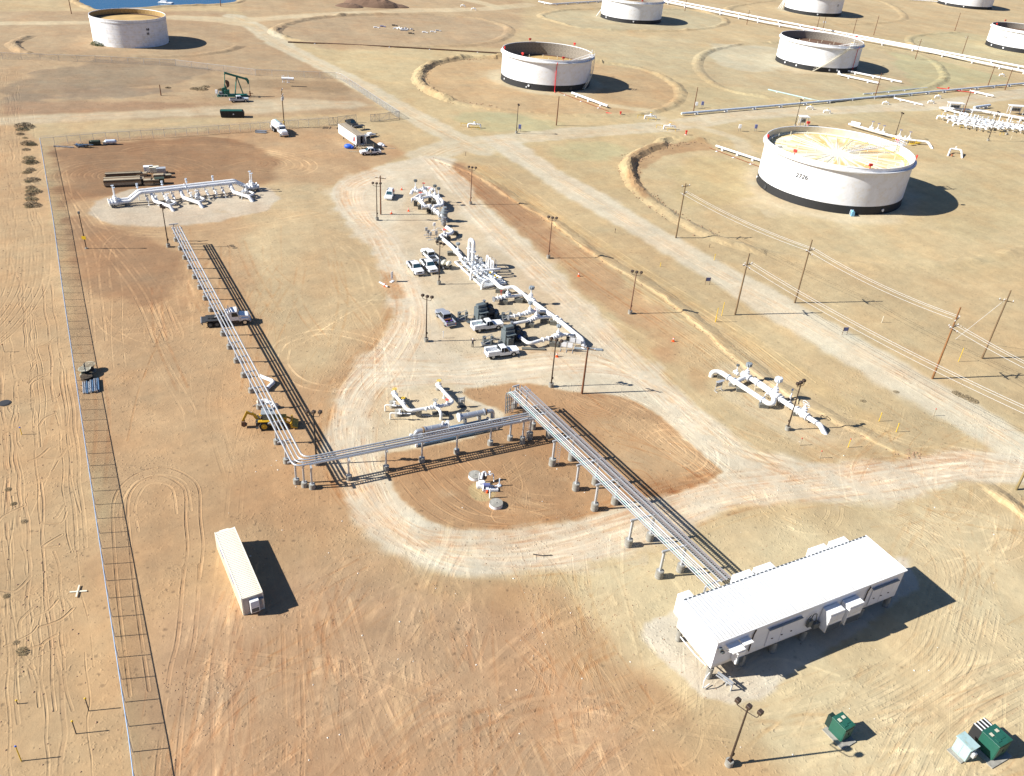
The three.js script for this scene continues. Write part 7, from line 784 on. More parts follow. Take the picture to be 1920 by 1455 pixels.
{ // valve manifold of the tank farm
  const A = assembly('valve_manifold', 'dense field of white valves and headers beside the tank farm road', 'pipe manifold', 'piping stations', [172.02, -333.96]), a = [156.43, -338.45], b = [191.63, -323.62], d = dirOf(a, b), n = [-d[1], d[0]], at = (s, o, y) => [a[0] + d[0] * s + n[0] * o, a[1] + d[1] * s + n[1] * o, y], L = dist2(a, b), sd = seed; seed = 5;
  for (const [o, s0, s1, r] of [[-12, 8, L, 0.3], [-8.5, 4, L, 0.32], [-5, 0, L, 0.36], [-1, 4, L * 0.62, 0.34], [3, 6, L * 0.45, 0.3]]) { A.pipe([at(s0, o, -0.1), at(s0, o, 1.3), at(s1, o, 1.3)], r, { name: 'header_pipe', bend: 0.8, seg: 10 }); for (let s = s0 + 1.5; s < s1; s += rr(1.6, 2.6)) { const k = rnd(); if (k < 0.8) A.valve(at(s, o + rr(0.6, 1.4), 1.3), n, rr(0.17, 0.26), { h: rr(1.0, 1.7), wheel: 0.34, actuator: k < 0.25, actMat: M.whiteBlue, mat: k < 0.5 ? M.white : M.whiteBlue }); if (k > 0.35) A.leg(...at(s + 0.8, o + rr(-0.5, 0.8), 0).slice(0, 2), 1.2, k > 0.7 ? M.galv : M.white); if (k > 0.45) A.pipe([at(s + 0.4, o, 1.3), at(s + 0.4, o + 1.8, 1.3), at(s + 0.4, o + 3, 1.3)], 0.16, { name: 'branch_pipe', seg: 8 }); } }
  for (let k = 0; k < 5; k++) A.pipe([at(9 + k * 1.3, -10.5, 0.2), at(9 + k * 1.3, -10.5, 2.9), at(9 + k * 1.3, -8.8, 2.9), at(9 + k * 1.3, -8.8, 1)], 0.15, { name: 'hoop_pipe', bend: 0.5, seg: 8 }); for (const s of [22, 26, 34]) A.pipe([at(s, -12, 1.3), at(s, -12, 4.2), at(s + 3, -12, 4.2), at(s + 3, -12, 1.3)], 0.22, { name: 'hoop_pipe', bend: 0.6, seg: 10 }); for (let k = 0; k < 12; k++) A.block(...at(rr(6, L * 0.7), rr(-9, 3), 0).slice(0, 2), 0.8, 0.6, 0.6, 0.3, M.concrete); for (let k = 0; k < 5; k++) A.add('yellow_rail', ...at(2 + k * 7, -14 + (k % 2) * 19, 0).slice(0, 2), 0.3, [bx(0.08, 1.1, 0.08, -0.8, 0, 0), bx(0.08, 1.1, 0.08, 0.8, 0, 0), bx(1.7, 0.08, 0.08, 0, 1.05, 0)], M.yellow); seed = sd;
}
{ // station behind tank 2726 and loose pipe pieces
  const A = assembly('pipeline_station', 'white pipeline with yellow handrails behind tank 2726', 'pipeline', 'piping stations', [131.22, -305.85]); const y = 1.1; A.pipe([[115.76, -318.15, y], [125.87, -307.00, y], [131.75, -301.98, y], [138.69, -301.35, y], [139.07, -296.92, -0.2]], 0.4, { bend: 1.4 }); A.pipe([[117.33, -320.11, y], [120.06, -318.00, y]], 0.75, { mat: M.white }); for (const q of [[122.90, -314.52], [124.27, -312.09], [125.39, -309.62], [132.70, -303.59], [129.94, -305.47]]) A.valve([...q, y], [1, 0.5], 0.34, { h: 2.4, wheelMat: M.signBlue, wheel: 0.5 }); for (const q of [[128.45, -305.04], [134.50, -302.78], [135.44, -301.73], [132.38, -299.53]]) A.add('yellow_rail', ...q, 0.4, [bx(0.1, 1.3, 0.1, -1, 0, 0), bx(0.1, 1.3, 0.1, 1, 0, 0), bx(2.1, 0.1, 0.1, 0, 1.2, 0), bx(2.1, 0.1, 0.1, 0, 0.7, 0), bx(2.1, 0.08, 0.9, 0, 0.5, 0.4)], M.yellow);
  const B = assembly('pipe_piece', 'loose white pipe piece on short legs by the dusty flat', 'pipe', null, [144.53, -291.54]); B.pipe([[141.03, -288.73, -0.1], [143.59, -293.77, 1.4], [146.89, -292.82, 1.4], [145.44, -287.53, -0.1]], 0.3, { bend: 0.9 }); B.valve([145.17, -293.59, 1.4], [1, 0.2], 0.2, { h: 0.8 }); B.flange([142.46, -289.13, 0.4], [142.87, -289.24, 0.4], 0.3, M.rust);
  for (const [q, l] of [[41.15, -305.08, 'white valve group with yellow rails beside the thin white stub near the dirt road'], [46.66, -293.42, 'white valve group with yellow rails on the dirt road verge'], [-19.30, -275.21, 'white hoop valve with yellow barriers on green grass']].map(([x, z, l]) => [[x, z], l])) { const S = assembly('valve_group', l, 'valves', 'small valve groups', q); S.pipe([[q[0] - 2, q[1], 0.1], [q[0] - 2, q[1], 1.2], [q[0] + 2, q[1] - 0.4, 1.2], [q[0] + 2, q[1] - 0.4, 0.1]], 0.28, { bend: 0.7 }); S.valve([q[0], q[1] - 0.2, 1.2], [1, 0], 0.26, { h: 1.2, wheelMat: M.yellow }); S.add('yellow_rail', q[0] - 3.4, q[1] - 0.8, 0.1, [bx(0.12, 1.1, 0.12, -1, 0, 0), bx(0.12, 1.1, 0.12, 1, 0, 0), bx(2.2, 0.12, 0.12, 0, 1.0, 0)], M.yellow); S.add('yellow_rail', q[0] + 0.5, q[1] + 1.6, 0.05, [bx(0.12, 0.8, 0.12, -1.4, 0, 0), bx(0.12, 0.8, 0.12, 1.4, 0, 0), bx(3, 0.12, 0.12, 0, 0.7, 0)], M.yellow); }
  for (const [x, z, l] of [[107.52, -341.44, 'small white valve on the verge behind the roofed stand'], [113.17, -337.49, 'small yellow tipped valve pair on the verge'], [144.08, -361.44, 'small white valve under the grey pipeline'], [166.45, -370.81, 'small white arch pipe by the junction of grey pipe'], [174.07, -382.90, 'small white valve stub with yellow rail by the grey pipe'], [231.84, -448.82, 'white hooped valve south of the twin pipelines'], [-46.84, -529.18, 'white valve cluster beside the farthest dirt road'], [-39.88, -520.55, 'white valve beside the farthest dirt road, yellow topped']]) { const S = assembly('small_valve', l, 'valve', 'small valves of the tank farm', [x, z]); S.pipe([[x - 1.2, z, 0], [x - 1.2, z, 0.9], [x + 1.2, z, 0.9], [x + 1.2, z, 0]], 0.26, { bend: 0.6, seg: 10 }); S.valve([x, z, 0.9], [1, 0], 0.24, { h: 0.9, wheelMat: M.yellow }); }
}
{ // loose pipework in the empty basin
  const A = assembly('pipe_heap', 'heap of white pipe pieces in the middle of the empty basin', 'pipes', null, [-67.76, -440.22]); for (let k = 0; k < 6; k++) { const q = [-67.76, -440.22]; A.pipe([[q[0] - 5 + k * 1.8, q[1] + rr(-2, 2), 0.4], [q[0] - 3.6 + k * 1.4, q[1] + rr(-2, 2), 1.0], [q[0] - 2.6 + k * 1.4, q[1] + rr(-2, 2), 0.4]], 0.24, { bend: 1, mat: k % 3 ? M.white : M.whiteBlue }); } A.add('gear', -67.54, -438.78, 0.2, [bx(3.5, 0.6, 1.4, 0, 0, 0.8)], M.galv);
  for (const [x, z, m, l] of [[-81.63, -439.66, M.whiteDull, 'pale box west of the pipe heap in the empty basin'], [-79.24, -444.00, M.signBlue, 'blue drum box west of the pipe heap in the empty basin'], [-74.32, -449.66, M.dark, 'dark scrap row north of the pipe heap in the empty basin'], [-57.38, -437.57, M.white, 'white scrap east of the pipe heap in the empty basin'], [-53.85, -440.79, M.whiteDull, 'row of pale scrap farthest east of the pipe heap'], [-51.70, -444.91, M.galv, 'grey scrap at the basin floor beside pale scrap row'], [-63.34, -431.72, M.dark, 'small dark scrap south of the pipe heap in basin']]) solo('scrap_piece', [rbx(1.8, 0.5, 0.9, 0.1, 0, 0, 0, 0.3), rbx(0.9, 0.4, 0.8, 0.1, 1.6, 0, 0.5)], m, l, 'scrap', 'scrap in the empty basin', [x, 0, z]);
}
{ // loose elbows lying by the slim rack
  const A = assembly('pipe_elbow', 'white pipe piece with a square bend lying beside the slim rack', 'pipe', 'loose pipe pieces', [-39.46, -113.89]); A.pipe([[-41.53, -115.56, 0.35], [-38.67, -114.17, 0.35], [-39.29, -111.80, 0.35]], 0.32, { bend: 0.8 }); A.flange([-39.29, -111.80, 0.35], [-39.17, -112.30, 0.35], 0.32, M.steel);
  const B = assembly('pipe_elbow', 'white bent pipe piece with a branch lying near the backhoe', 'pipe', 'loose pipe pieces', [-38.10, -107.76]); B.pipe([[-39.56, -107.85, 0.35], [-38.65, -108.75, 0.35], [-36.45, -107.25, 0.35]], 0.32, { bend: 0.8 }); B.flange([-36.45, -107.25, 0.35], [-36.65, -107.37, 0.35], 0.34, M.galv); B.pipe([[-40.06, -107.01, 0.12], [-39.43, -107.71, 0.2]], 0.07, { mat: M.steel });
}
{ // white raised pipe stand beyond the pump jack
  const A = assembly('pipe_stand', 'white pipe carried on four thin white legs beside the far fence', 'pipe', null, [-92.26, -318.91]); A.pipe([[-91.62, -309.49, 2.6], [-87.40, -310.21, 2.6]], 0.55); for (const q of [[-92.99, -315.09], [-92.46, -315.28], [-91.17, -314.88], [-90.63, -315.08]]) A.leg(...q, 2.4);
}

// ---------- light poles ----------
function lightPole(p, label, o = {}) {
  const h = o.h ?? 8.7, t = thing('light_pole', label, 'light pole', [p[0], 0, p[1]], o.turn ?? 0, 'floodlight poles');
  part('pier', footing(0.42, o.pier ?? 0.7), M.concrete, t); part('shaft', [rod([0, o.pier ?? 0.7, 0], [0, h, 0], 0.13, 10, 0.085), bx(0.42, 0.06, 0.42, 0, o.pier ?? 0.7, 0), rbx(0.22, 0.35, 0.3, 0.03, 0.14, 1.5, 0)], o.mat ?? M.bronze, t);
  const n = o.heads ?? 3; for (let k = 0; k < n; k++) { const a = n === 3 ? [-1.25, 0, 1.25][k] : [-0.5, 0.5][k], r = k === 1 && n === 3 ? 0.12 : 0.75, x = Math.sin(a) * r * 0.5 * (n === 3 ? 1 : 0.6), z = (k - (n - 1) / 2) * (o.spread ?? 0.8), y = h + (k === 1 && n === 3 ? 0.1 : 0.15); const f = part('floodlight', [rbx(0.5, 0.42, 0.46, 0.05, x + 0.1, y, z)], M.bronze, t); part('lens', bx(0.04, 0.34, 0.38, x + 0.36, y + 0.04, z), M.glassBlue, f); if (z) part('arm', pipe([[0, h - 0.35, 0], [x * 0.6, h - 0.3, z], [x, y, z]], 0.045, 0.25, 6), M.bronze, t); }
  return t;
}
const bronze2 = std(0.16, 0.075, 0.045, 0.6);
lightPole([24.71, -51.71], 'dark floodlight pole on round pier between the white house and the lone green transformer', { turn: 0.7, spread: 1.05 }); lightPole([45.01, -113.02], 'dark floodlight pole beside the thick white pipeline that dives into ground', { turn: 1.9 }); lightPole([22.22, -150.17], 'reddish floodlight pole on the brown strip beside the cut bank, two cones near', { mat: bronze2, turn: 1.0 }); lightPole([5.70, -174.41], 'reddish floodlight pole midway along the brown strip, near one orange cone', { mat: bronze2, turn: 1.0, h: 9.2 }); lightPole([-14.42, -204.51], 'reddish floodlight pole at the dark head of the brown strip', { mat: bronze2, turn: 1.0, h: 9.2 }); lightPole([6.55, -120.23], 'dark floodlight pole between the panel racks and the broad rack', { turn: 0.8 }); lightPole([-16.23, -132.19], 'dark floodlight pole on pale caliche beside the silver pickup', { turn: 0.9 }); lightPole([-26.90, -94.05], 'black floodlight pole at the corner of the slim pipe rack', { mat: M.black, turn: 1.2 }); lightPole([-75.48, -163.64], 'dark floodlight pole between the twin header manifold and the slim rack', { turn: 0.3 }); lightPole([-35.36, -188.49], 'dark floodlight pole beside the brown crossarm pole near the estate car', { turn: 1.2 }); lightPole([-16.76, -156.35], 'dark floodlight pole before the three white pickups', { turn: 0.6 }); lightPole([-5.43, -273.05], 'floodlight pole on green grass beside the dirt road', { heads: 2 });
lightPole([94.58, -312.34], 'floodlight pole beside the small roofed stand behind tank 2726', { heads: 2, h: 9 }); lightPole([128.97, -306.55], 'floodlight pole with yellow foot behind tank 2726', { heads: 2, h: 8.6 }); lightPole([166.05, -314.70], 'floodlight pole standing among the valves of the dense manifold', { heads: 2, h: 10 });
{ const t = thing('sign_post', 'thin post with yellow sign and top box inside the long fence', 'post', [-91.07, 0, -159.47]); part('shaft', rod([0, 0, 0], [0, 7.8, 0], 0.1, 8), M.bronze, t); part('top_box', rbx(0.35, 0.5, 0.35, 0.03, 0, 7.6, 0), M.darkGrey, t); part('sign', bx(0.9, 0.7, 0.05, 0, 2.1, 0.14), M.yellow, t); part('foot', cy(0.3, 0.15), M.concrete, t); }

// ---------- wooden poles and wires ----------
function utilityPole(p, label, h, o = {}) {
  const t = thing('utility_pole', label, 'utility pole', [p[0], 0, p[1]], o.turn ?? 0, 'wooden power poles'); part('shaft', [rod([0, 0, 0], [0, h, 0], 0.2, 10, 0.13)], o.mat ?? M.poleWood, t);
  for (const [y, a] of o.arms ?? [[h - 2.4, 0]]) { const c = part('crossarm', [bx(0.14, 0.14, 2.6, 0.16, y, 0).rotateY(a)], o.armMat ?? M.poleWood, t); for (const z of [-1.15, -0.4, 1.15]) part('insulator', [cy(0.07, 0.28, 0.16 * Math.cos(a) + z * Math.sin(a), y + 0.14, z * Math.cos(a) - 0.16 * Math.sin(a), 8)], M.whiteDull, c); }
  if (o.transformers) for (const z of [-0.6, 0.6]) part('transformer', [cy(0.32, 0.9, 0.1, h - 3.4, z, 14), cy(0.1, 0.25, 0.1, h - 2.5, z, 8)], M.galv, t); if (o.tag) part('band', cy(0.22, 0.5, 0, 1.4, 0, 10), M.yellow, t);
  return t;
}
const U = { a: [36.65, -193.09], b: [43.90, -153.61], c: [58.00, -161.57], d: [76.58, -133.89], e: [89.84, -143.47], f: [77.04, -101.92] };
const tw = (a, b) => turnTo(a, b);
utilityPole(U.a, 'tall wooden pole at the inner foot of the reddish dike of tank 2726', 13.6, { turn: tw(U.a, U.c), arms: [[12.9, 0], [11.1, 0.4]] }); utilityPole(U.b, 'tall wooden pole south of the dirt road where three white wires start', 13.4, { turn: tw(U.b, U.f), arms: [[11.0, 0], [10.6, 1.2]] }); utilityPole(U.c, 'tall wooden pole north of the dirt road with crossed arms', 14.2, { turn: tw(U.c, U.d), arms: [[11.9, 0], [11.2, 1.2]] }); utilityPole(U.d, 'tall orange brown pole with doubled crossarms beside dirt road', 14.6, { turn: tw(U.c, U.d), arms: [[12.2, 0.3], [10.8, 0], [10.2, 1.2]], mat: std(0.3, 0.14, 0.05, 0.85, 0, { map: mottled }) }); utilityPole(U.e, 'tall wooden pole with one lone crossarm held by a white guy wire', 14.5, { turn: 1.3, arms: [[12.2, 0]] }); utilityPole(U.f, 'tall pale wooden pole at the road gate, rising out of view', 14.5, { turn: tw(U.b, U.f), mat: std(0.33, 0.25, 0.11, 0.85, 0, { map: mottled }) }); utilityPole([-76.90, -258.76], 'wooden pole with two transformers behind the white tank truck', 11.5, { transformers: 1, tag: 1, turn: 0.1, arms: [[11.0, 0], [9.4, 0]] }); utilityPole([-35.17, -192.46], 'brown wooden pole with one crossarm near the estate car', 9.6, { mat: M.poleRed, arms: [[8.9, 0]], turn: 1.5 }); utilityPole([11.77, -118.85], 'brown wooden pole beside the end of the long header', 8.9, { mat: M.poleRed, arms: [[8.6, 0]], turn: 1.2 });
for (const [p, h, l, o] of [[[7.58, -286.82], 9.5, 'plain brown pole on green grass south of the red lined tank'], [[58.87, -321.40], 9, 'plain brown pole with meter boxes near the end of the grey pipeline', 1], [[-217.71, -410.95], 10, 'brown pole with a lamp beside the blue pond', 2], [[-124.94, -283.21], 3.5, 'short stump post on the reddish flat'], [[163.94, -545.42], 9, 'brown pole paired with another before the cut off tank'], [[166.85, -543.11], 9, 'second brown pole of the pair carrying small transformers', 3], [[184.25, -540.42], 10, 'brown crossarm pole behind the tank with slanting stair', 4], [[200.63, -551.77], 11, 'plain brown pole beyond the tank with slanting stair'], [[269.51, -600.21], 11, 'single brown pole on the dusty flat before the farthest tank'], [[199.07, -478.20], 10, 'brown crossarm pole beside the twin white pipelines', 4], [[231.46, -497.51], 11, 'brown crossarm pole at the dike of the tank marked 1838', 4], [[143.49, -373.27], 10, 'brown pole rising over the pipes of the tank with slanting stair'], [[210.39, -416.41], 10, 'brown pole south of the twin pipelines beside a hooped valve'], [[217.33, -413.47], 10, 'brown pole beyond the hooped valve near the grey pipeline', 4], [[173.28, -354.48], 10.5, 'brown pole between the shelter and the grey pipeline junction'], [[90.62, -587.94], 8, 'thin pole beside the twin pipelines by the lone tank'], [[123.60, -552.39], 8, 'thin crossarm pole before the twin white pipelines', 4], [[-166.23, -463.77], 8, 'thin pole on the pond bank']]) utilityPole(p, l, h, { mat: M.poleRed, arms: o === 4 || o === 2 ? [[h - 1.2, 0]] : [], transformers: o === 3, turn: 1 });
function wires(label, a, b, ha, hb, offs, turn, sag) { const c = mid(a, b), t = thing('power_line', label, 'wires', [c[0], 0, c[1]], 0, 'overhead wires'), s = [Math.sin(turn), Math.cos(turn)]; for (const o of offs) { const pts = []; for (let k = 0; k <= 20; k++) { const q = mid(a, b, k / 20), d = 4 * sag * (k / 20) * (1 - k / 20); pts.push([q[0] + s[0] * o - c[0], ha + (hb - ha) * k / 20 - d, q[1] + s[1] * o - c[1]]); } part('wire', pipe(pts, 0.024, 0.01, 5), M.wire, t); } }
wires('three white wires from the crossed arm pole to the orange brown pole', U.c, U.d, 12.3, 12.6, [-1.15, -0.4, 1.15], tw(U.c, U.d), 0.9); wires('three white wires from the southern pole toward the road gate', U.b, U.f, 11.4, 12.5, [-1.15, -0.4, 1.15], tw(U.b, U.f), 1.1); wires('three faint wires between the dike foot pole and the crossed arm pole', U.a, U.c, 11.5, 12.2, [-1.15, -0.4, 1.15], tw(U.a, U.c), 0.8); { const e = [U.d[0] + (U.d[0] - U.c[0]), U.d[1] + (U.d[1] - U.c[1])]; wires('wires running on from the orange brown pole past the guyed pole', U.d, e, 11.1, 11.1, [-1.15, -0.4, 1.15], tw(U.c, U.d), 0.8); utilityPole(e, 'wooden pole where the wires from the orange brown pole end', 14); }
{ const g = [93.96, -152.75]; solo('guy_wire', rod([0, 13, 0], [[87.70, -144.77][0] - U.e[0], 0, [87.70, -144.77][1] - U.e[1] - 6], 0.035, 5), M.wire, 'white guy wire slanting down from the lone crossarm pole', 'wire', 'overhead wires', [U.e[0], 0, U.e[1]]); }

// ---------- chain link fences ----------
function linkTexture() { const S = 128, cv = document.createElement('canvas'); cv.width = cv.height = S; const g = cv.getContext('2d'); g.fillStyle = '#000'; g.fillRect(0, 0, S, S); g.strokeStyle = '#fff'; g.lineWidth = 5; for (let k = -2; k <= 4; k++) { g.beginPath(); g.moveTo(k * 64 - 10, -10); g.lineTo(k * 64 + S + 10, S + 10); g.moveTo(k * 64 + 10, -10); g.lineTo(k * 64 - S - 10, S + 10); g.stroke(); } const t = new THREE.CanvasTexture(cv); t.wrapS = t.wrapT = THREE.RepeatWrapping; t.repeat.set(6, 6); return t; }
const linkAlpha = linkTexture(), linkMat = new THREE.MeshStandardMaterial({ color: C(0.36, 0.37, 0.39), roughness: 0.6, metalness: 0.3, alphaMap: linkAlpha, transparent: true, side: THREE.DoubleSide });
function fence(label, pts, h, o = {}) {
  const c = pts[0], t = thing('chain_link_fence', label, 'fence', [c[0], 0, c[1]], 0, 'chain link fences'), postG = cy(0.05, h, 0, 0, 0, 8), step = o.step ?? 3;
  for (let k = 0; k < pts.length - 1; k++) {
    const a = pts[k], b = pts[k + 1], L = dist2(a, b), n = Math.max(1, Math.round(L / step)), tt = turnTo(a, b), w = L / n, pg = new THREE.PlaneGeometry(w, h - 0.1); { const u = pg.attributes.uv; for (let q = 0; q < 4; q++) u.setXY(q, u.getX(q) * w, u.getY(q) * h); }
    const railG = rod([-w / 2, h, 0], [w / 2, h, 0], 0.045, 6), barb = [0.16, 0.3, 0.44].map((q) => rod([-w / 2, h + q, -q * 0.7], [w / 2, h + q, -q * 0.7], 0.014, 4));
    for (let q = 0; q < n; q++) { const p = mid(a, b, q / n), m = mid(a, b, (q + 0.5) / n); const post = part('post', postG, M.galv, t); post.position.set(p[0] - c[0], 0, p[1] - c[1]); const pm = part('mesh_panel', pg, linkMat, t); pm.position.set(m[0] - c[0], h / 2, m[1] - c[1]); pm.rotation.y = tt; const rl = part('top_rail', railG, o.railMat ?? M.rail, t); rl.position.set(m[0] - c[0], 0, m[1] - c[1]); rl.rotation.y = tt; if (o.barb) { const bb = part('barbed_wire', barb, M.galv, t); bb.position.set(m[0] - c[0], 0, m[1] - c[1]); bb.rotation.y = tt; } }
  }
  const e = pts[pts.length - 1], post = part('post', postG, M.galv, t); post.position.set(e[0] - c[0], 0, e[1] - c[1]); return t;
}
const FC = [-132.81, -221.50], fenceA = [[-29.86, -41.23], [-33.44, -47.79], [-44.16, -66.48], [-66.15, -105.04], [-84.16, -136.58], [-101.83, -167.89], FC];
fence('long straight chain link fence with bluish top rail along the sandy strip', fenceA, 2.3, { railMat: std(0.34, 0.5, 0.72, 0.4, 0.3) });
fence('back chain link fence behind the lumber stack and white tank truck', [FC, [-119.43, -231.08], [-103.36, -240.18], [-85.06, -251.43], [-72.61, -259.46], [-64.31, -264.52]], 2.3, { barb: 1, railMat: M.galv });
fence('chain link fence slanting beside the dirt road up to the far corner', [[-44.38, -279.30], [-56.58, -298.44], [-73.76, -325.84], [-76.00, -326.83]], 2.3, { railMat: M.galv }); fence('far chain link fence crossing the dry scrub behind the pump jack', [[-76.00, -326.83], [-104.73, -321.45], [-136.45, -326.11], [-164.64, -321.58], [-201.69, -313.19]], 2.3, { railMat: M.galv, step: 6 });
function gate(label, a, b, h = 2.3) { const L = dist2(a, b), t = thing('chain_link_gate', label, 'gate', [a[0], 0, a[1]], turnTo(a, b), 'chain link gates'), n = 2, w = L / n; part('frame', [0, w, L].map((x) => bx(0.09, h, 0.09, x, 0.1, 0)).concat([bx(L, 0.09, 0.09, L / 2, 0.1, 0), bx(L, 0.09, 0.09, L / 2, h, 0), beam([0, 0.15, 0], [w, h, 0], 0.06, 0.06), beam([w, h, 0], [L, 0.15, 0], 0.06, 0.06)]), M.steel, t); const g = new THREE.PlaneGeometry(L, h - 0.1).translate(L / 2, h / 2 + 0.1, 0), u = g.attributes.uv; for (let q = 0; q < 4; q++) u.setXY(q, u.getX(q) * L, u.getY(q) * h); part('mesh_panel', g, linkMat, t); }
gate('chain link gate leaf next to the back fence', [-64.31, -264.52], [-61.92, -265.90]); gate('long sliding chain link gate behind the box trailer', [-62.05, -266.50], [-56.95, -270.67]); gate('open chain link gate leaf beside the dirt road fence', [-52.62, -272.36], [-50.11, -273.80]); gate('wide chain link gate meeting the dirt road fence', [-50.11, -273.80], [-44.55, -279.25]);

// ---------- transformers by the house ----------
{
  const pad = (p0, p1, p2, name, label) => { const L = dist2(p0, p1), W = dist2(p1, p2), t = turnTo(p0, p1), m = mid(p0, p2); solo(name, bx(L, 0.14, W), M.concrete, label, 'concrete pad', 'transformer pads', [m[0], 0, m[1]], t); return [m, t, L, W]; };
  const [m1, t1] = pad([35.40, -56.79], [36.85, -54.49], [38.70, -55.43], 'concrete_pad', 'concrete pad under the lone green transformer');
  const tr = (label, m, t, w, d, h, o = {}) => { const T = thing('transformer', label, 'transformer', [m[0], 0.14, m[1]], t, 'green transformers'); part('cabinet', [rbx(w, h, d, 0.05), bx(w + 0.08, 0.1, d + 0.08, 0, h - 0.1, 0)], M.green, T); part('lid', [rbx(w + 0.14, 0.12, d + 0.14, 0.04, 0, h, 0), bx(w * 0.5, 0.05, d * 0.5, 0.1, h + 0.12, 0), bx(0.5, 0.06, 0.5, -w * 0.22, h + 0.12, d * 0.2)], M.green, T); part('warning_plate', [bx(0.4, 0.03, 0.35, w * 0.2, h + 0.17, -d * 0.2), bx(0.35, 0.03, 0.4, -w * 0.28, h + 0.17, -d * 0.15)], M.fiber, T); part('door', [bx(w * 0.47, h - 0.35, 0.05, -w * 0.245, 0.15, d / 2 + 0.03)], M.green, T); part('door', [bx(w * 0.47, h - 0.35, 0.05, w * 0.245, 0.15, d / 2 + 0.03)], M.green, T); part('handle', [bx(0.06, 0.3, 0.08, 0.06, h * 0.45, d / 2 + 0.07)], M.black, T); part('rust_stain', [bx(0.02, h * 0.5, d * 0.3, w / 2 + 0.005, 0.2, 0.1)], M.rust, T); const n = o.fins ?? 5; for (let k = 0; k < n; k++) part('cooling_fin', bx(0.06, h - 0.3, o.fl ?? 0.6, -w * 0.42 + k * (o.fw ?? w * 0.5) / n, 0.15, -d / 2 - (o.fl ?? 0.6) / 2), o.fins ? M.black : M.greenDark, T); if (o.fins) for (let k = 0; k < 4; k++) part('fin_header', bx(0.1, 0.08, o.fl, -w * 0.4 + k * o.fw / 4, h - 0.12, -d / 2 - o.fl / 2), M.whiteDull, T); return T; };
  tr('lone green transformer cabinet beyond the floodlight pole', mid(m1, [37.10, -56.63]), t1 + Math.PI / 2, 1.4, 1.7, 1.9, {});
  const [m2, t2] = pad([50.54, -56.37], [52.03, -53.76], [54.83, -55.22], 'concrete_pad', 'concrete pad under the finned green transformer');
  tr('large green transformer with black cooling fins beside a pale cabinet', mid(m2, [52.71, -56.07]), t2 + Math.PI / 2, 2.0, 2.0, 2.2, { fins: 9, fl: 1.1, fw: 2.0 });
  const [m3, t3] = pad([48.08, -55.52], [48.96, -54.02], [50.31, -54.74], 'concrete_pad', 'narrow concrete pad under the pale cabinet');
  const S = thing('switch_cabinet', 'pale blue green switch cabinet beside the finned transformer', 'cabinet', [mid(m3, [49.72, -55.18])[0], 0.14, mid(m3, [49.72, -55.18])[1]], t3); part('body', rbx(1.7, 1.95, 1.1, 0.04), M.paleGreen, S); part('roof', prism([[-0.95, 1.95], [0.95, 1.95], [0.95, 2.02], [-0.95, 2.1]], 1.3), M.paleGreen, S); part('door', bx(0.8, 1.6, 0.04, -0.42, 0.15, 0.57), M.paleGreen, S); part('door', bx(0.8, 1.6, 0.04, 0.42, 0.15, 0.57), M.paleGreen, S); part('meter_box', [rbx(0.4, 0.6, 0.5, 0.03, 1.05, 0.9, 0.1), cy(0.14, 0.1, 1.05, 1.5, 0.1)], M.galv, S); part('notice', bx(0.2, 0.14, 0.02, -0.3, 1.2, 0.6), M.whiteDull, S);
}
// ---------- roofed stands of the tank farm ----------
for (const [p, l, w] of [[[97.73, -314.04], 'small white roofed stand behind tank 2726', 2.6], [[171.42, -359.03], 'white roofed shelter with panels by the grey pipeline junction', 5.5], [[198.57, -363.53], 'white roofed shelter beside thick pipe at the far edge of manifold', 5.5]]) { const s = thing('shelter', l, 'shelter', [p[0], 0, p[1]], 0.1, 'roofed shelters'); part('roof', bx(w + 0.8, 0.2, 3, 0, 3.3, 0), M.white, s); for (const x of [-w / 2, w / 2]) for (const z of [-1.1, 1.1]) part('post', bx(0.18, 3.3, 0.18, x, 0, z), M.whiteDull, s); part('panel', [bx(w * 0.8, 1.6, 0.2, 0, 1.0, -0.6)], M.whiteDull, s); part('equipment', [0, 1, 2].map((k) => rbx(w * 0.16, 0.8, 0.4, 0.03, (k - 1) * w * 0.24, 1.4, -0.3)), M.darkGrey, s); }
for (const [p, l] of [[[60.75, -327.61], 'meter boxes at the foot of the plain brown pole'], [[63.23, -329.25], 'blue meter box standing alone near the plain brown pole'], [[71.86, -299.04], 'pair of white meter boxes at the track to tank 2726'], [[77.85, -300.85], 'blue meter box beside the track to tank 2726'], [[-4.47, -275.24], 'blue meter box at the foot of the grass floodlight pole']]) { const s = thing('meter_box', l, 'meter box', [p[0], 0, p[1]]); part('box', rbx(0.9, 1.3, 0.5, 0.04, 0, 1.0, 0), l.includes('blue') ? M.signBlue : M.whiteDull, s); part('leg', [bx(0.1, 1, 0.1, -0.3, 0, 0), bx(0.1, 1, 0.1, 0.3, 0, 0)], M.steel, s); }
for (const [p, l] of [[[30.59, -306.87], 'red hydrant with a red hose line on brown grass'], [[51.70, -288.27], 'red hydrant beside the track to tank 2726'], [[185.74, -401.11], 'red riser beside the grey pipeline']]) { const s = thing('hydrant', l, 'hydrant', [p[0], 0, p[1]]); part('barrel', [cy(0.25, 1.2), rbx(0.7, 0.4, 0.5, 0.05, 0, 1.1, 0)], M.red, s); part('base', cy(0.4, 0.15), M.whiteDull, s); if (l.includes('hose')) part('hose', pipe([[-0.3, 0.3, 0], [-5, 0.2, -2]], 0.15), M.red, s); }
solo('fire_line', pipe([[0, 0.4, 0], [8, 0.4, 3], [20, 0.4, 5]], 0.18), M.red, 'low red fire pipe near the grey pipeline', 'pipe', null, [181.72, 0, -403.89]);

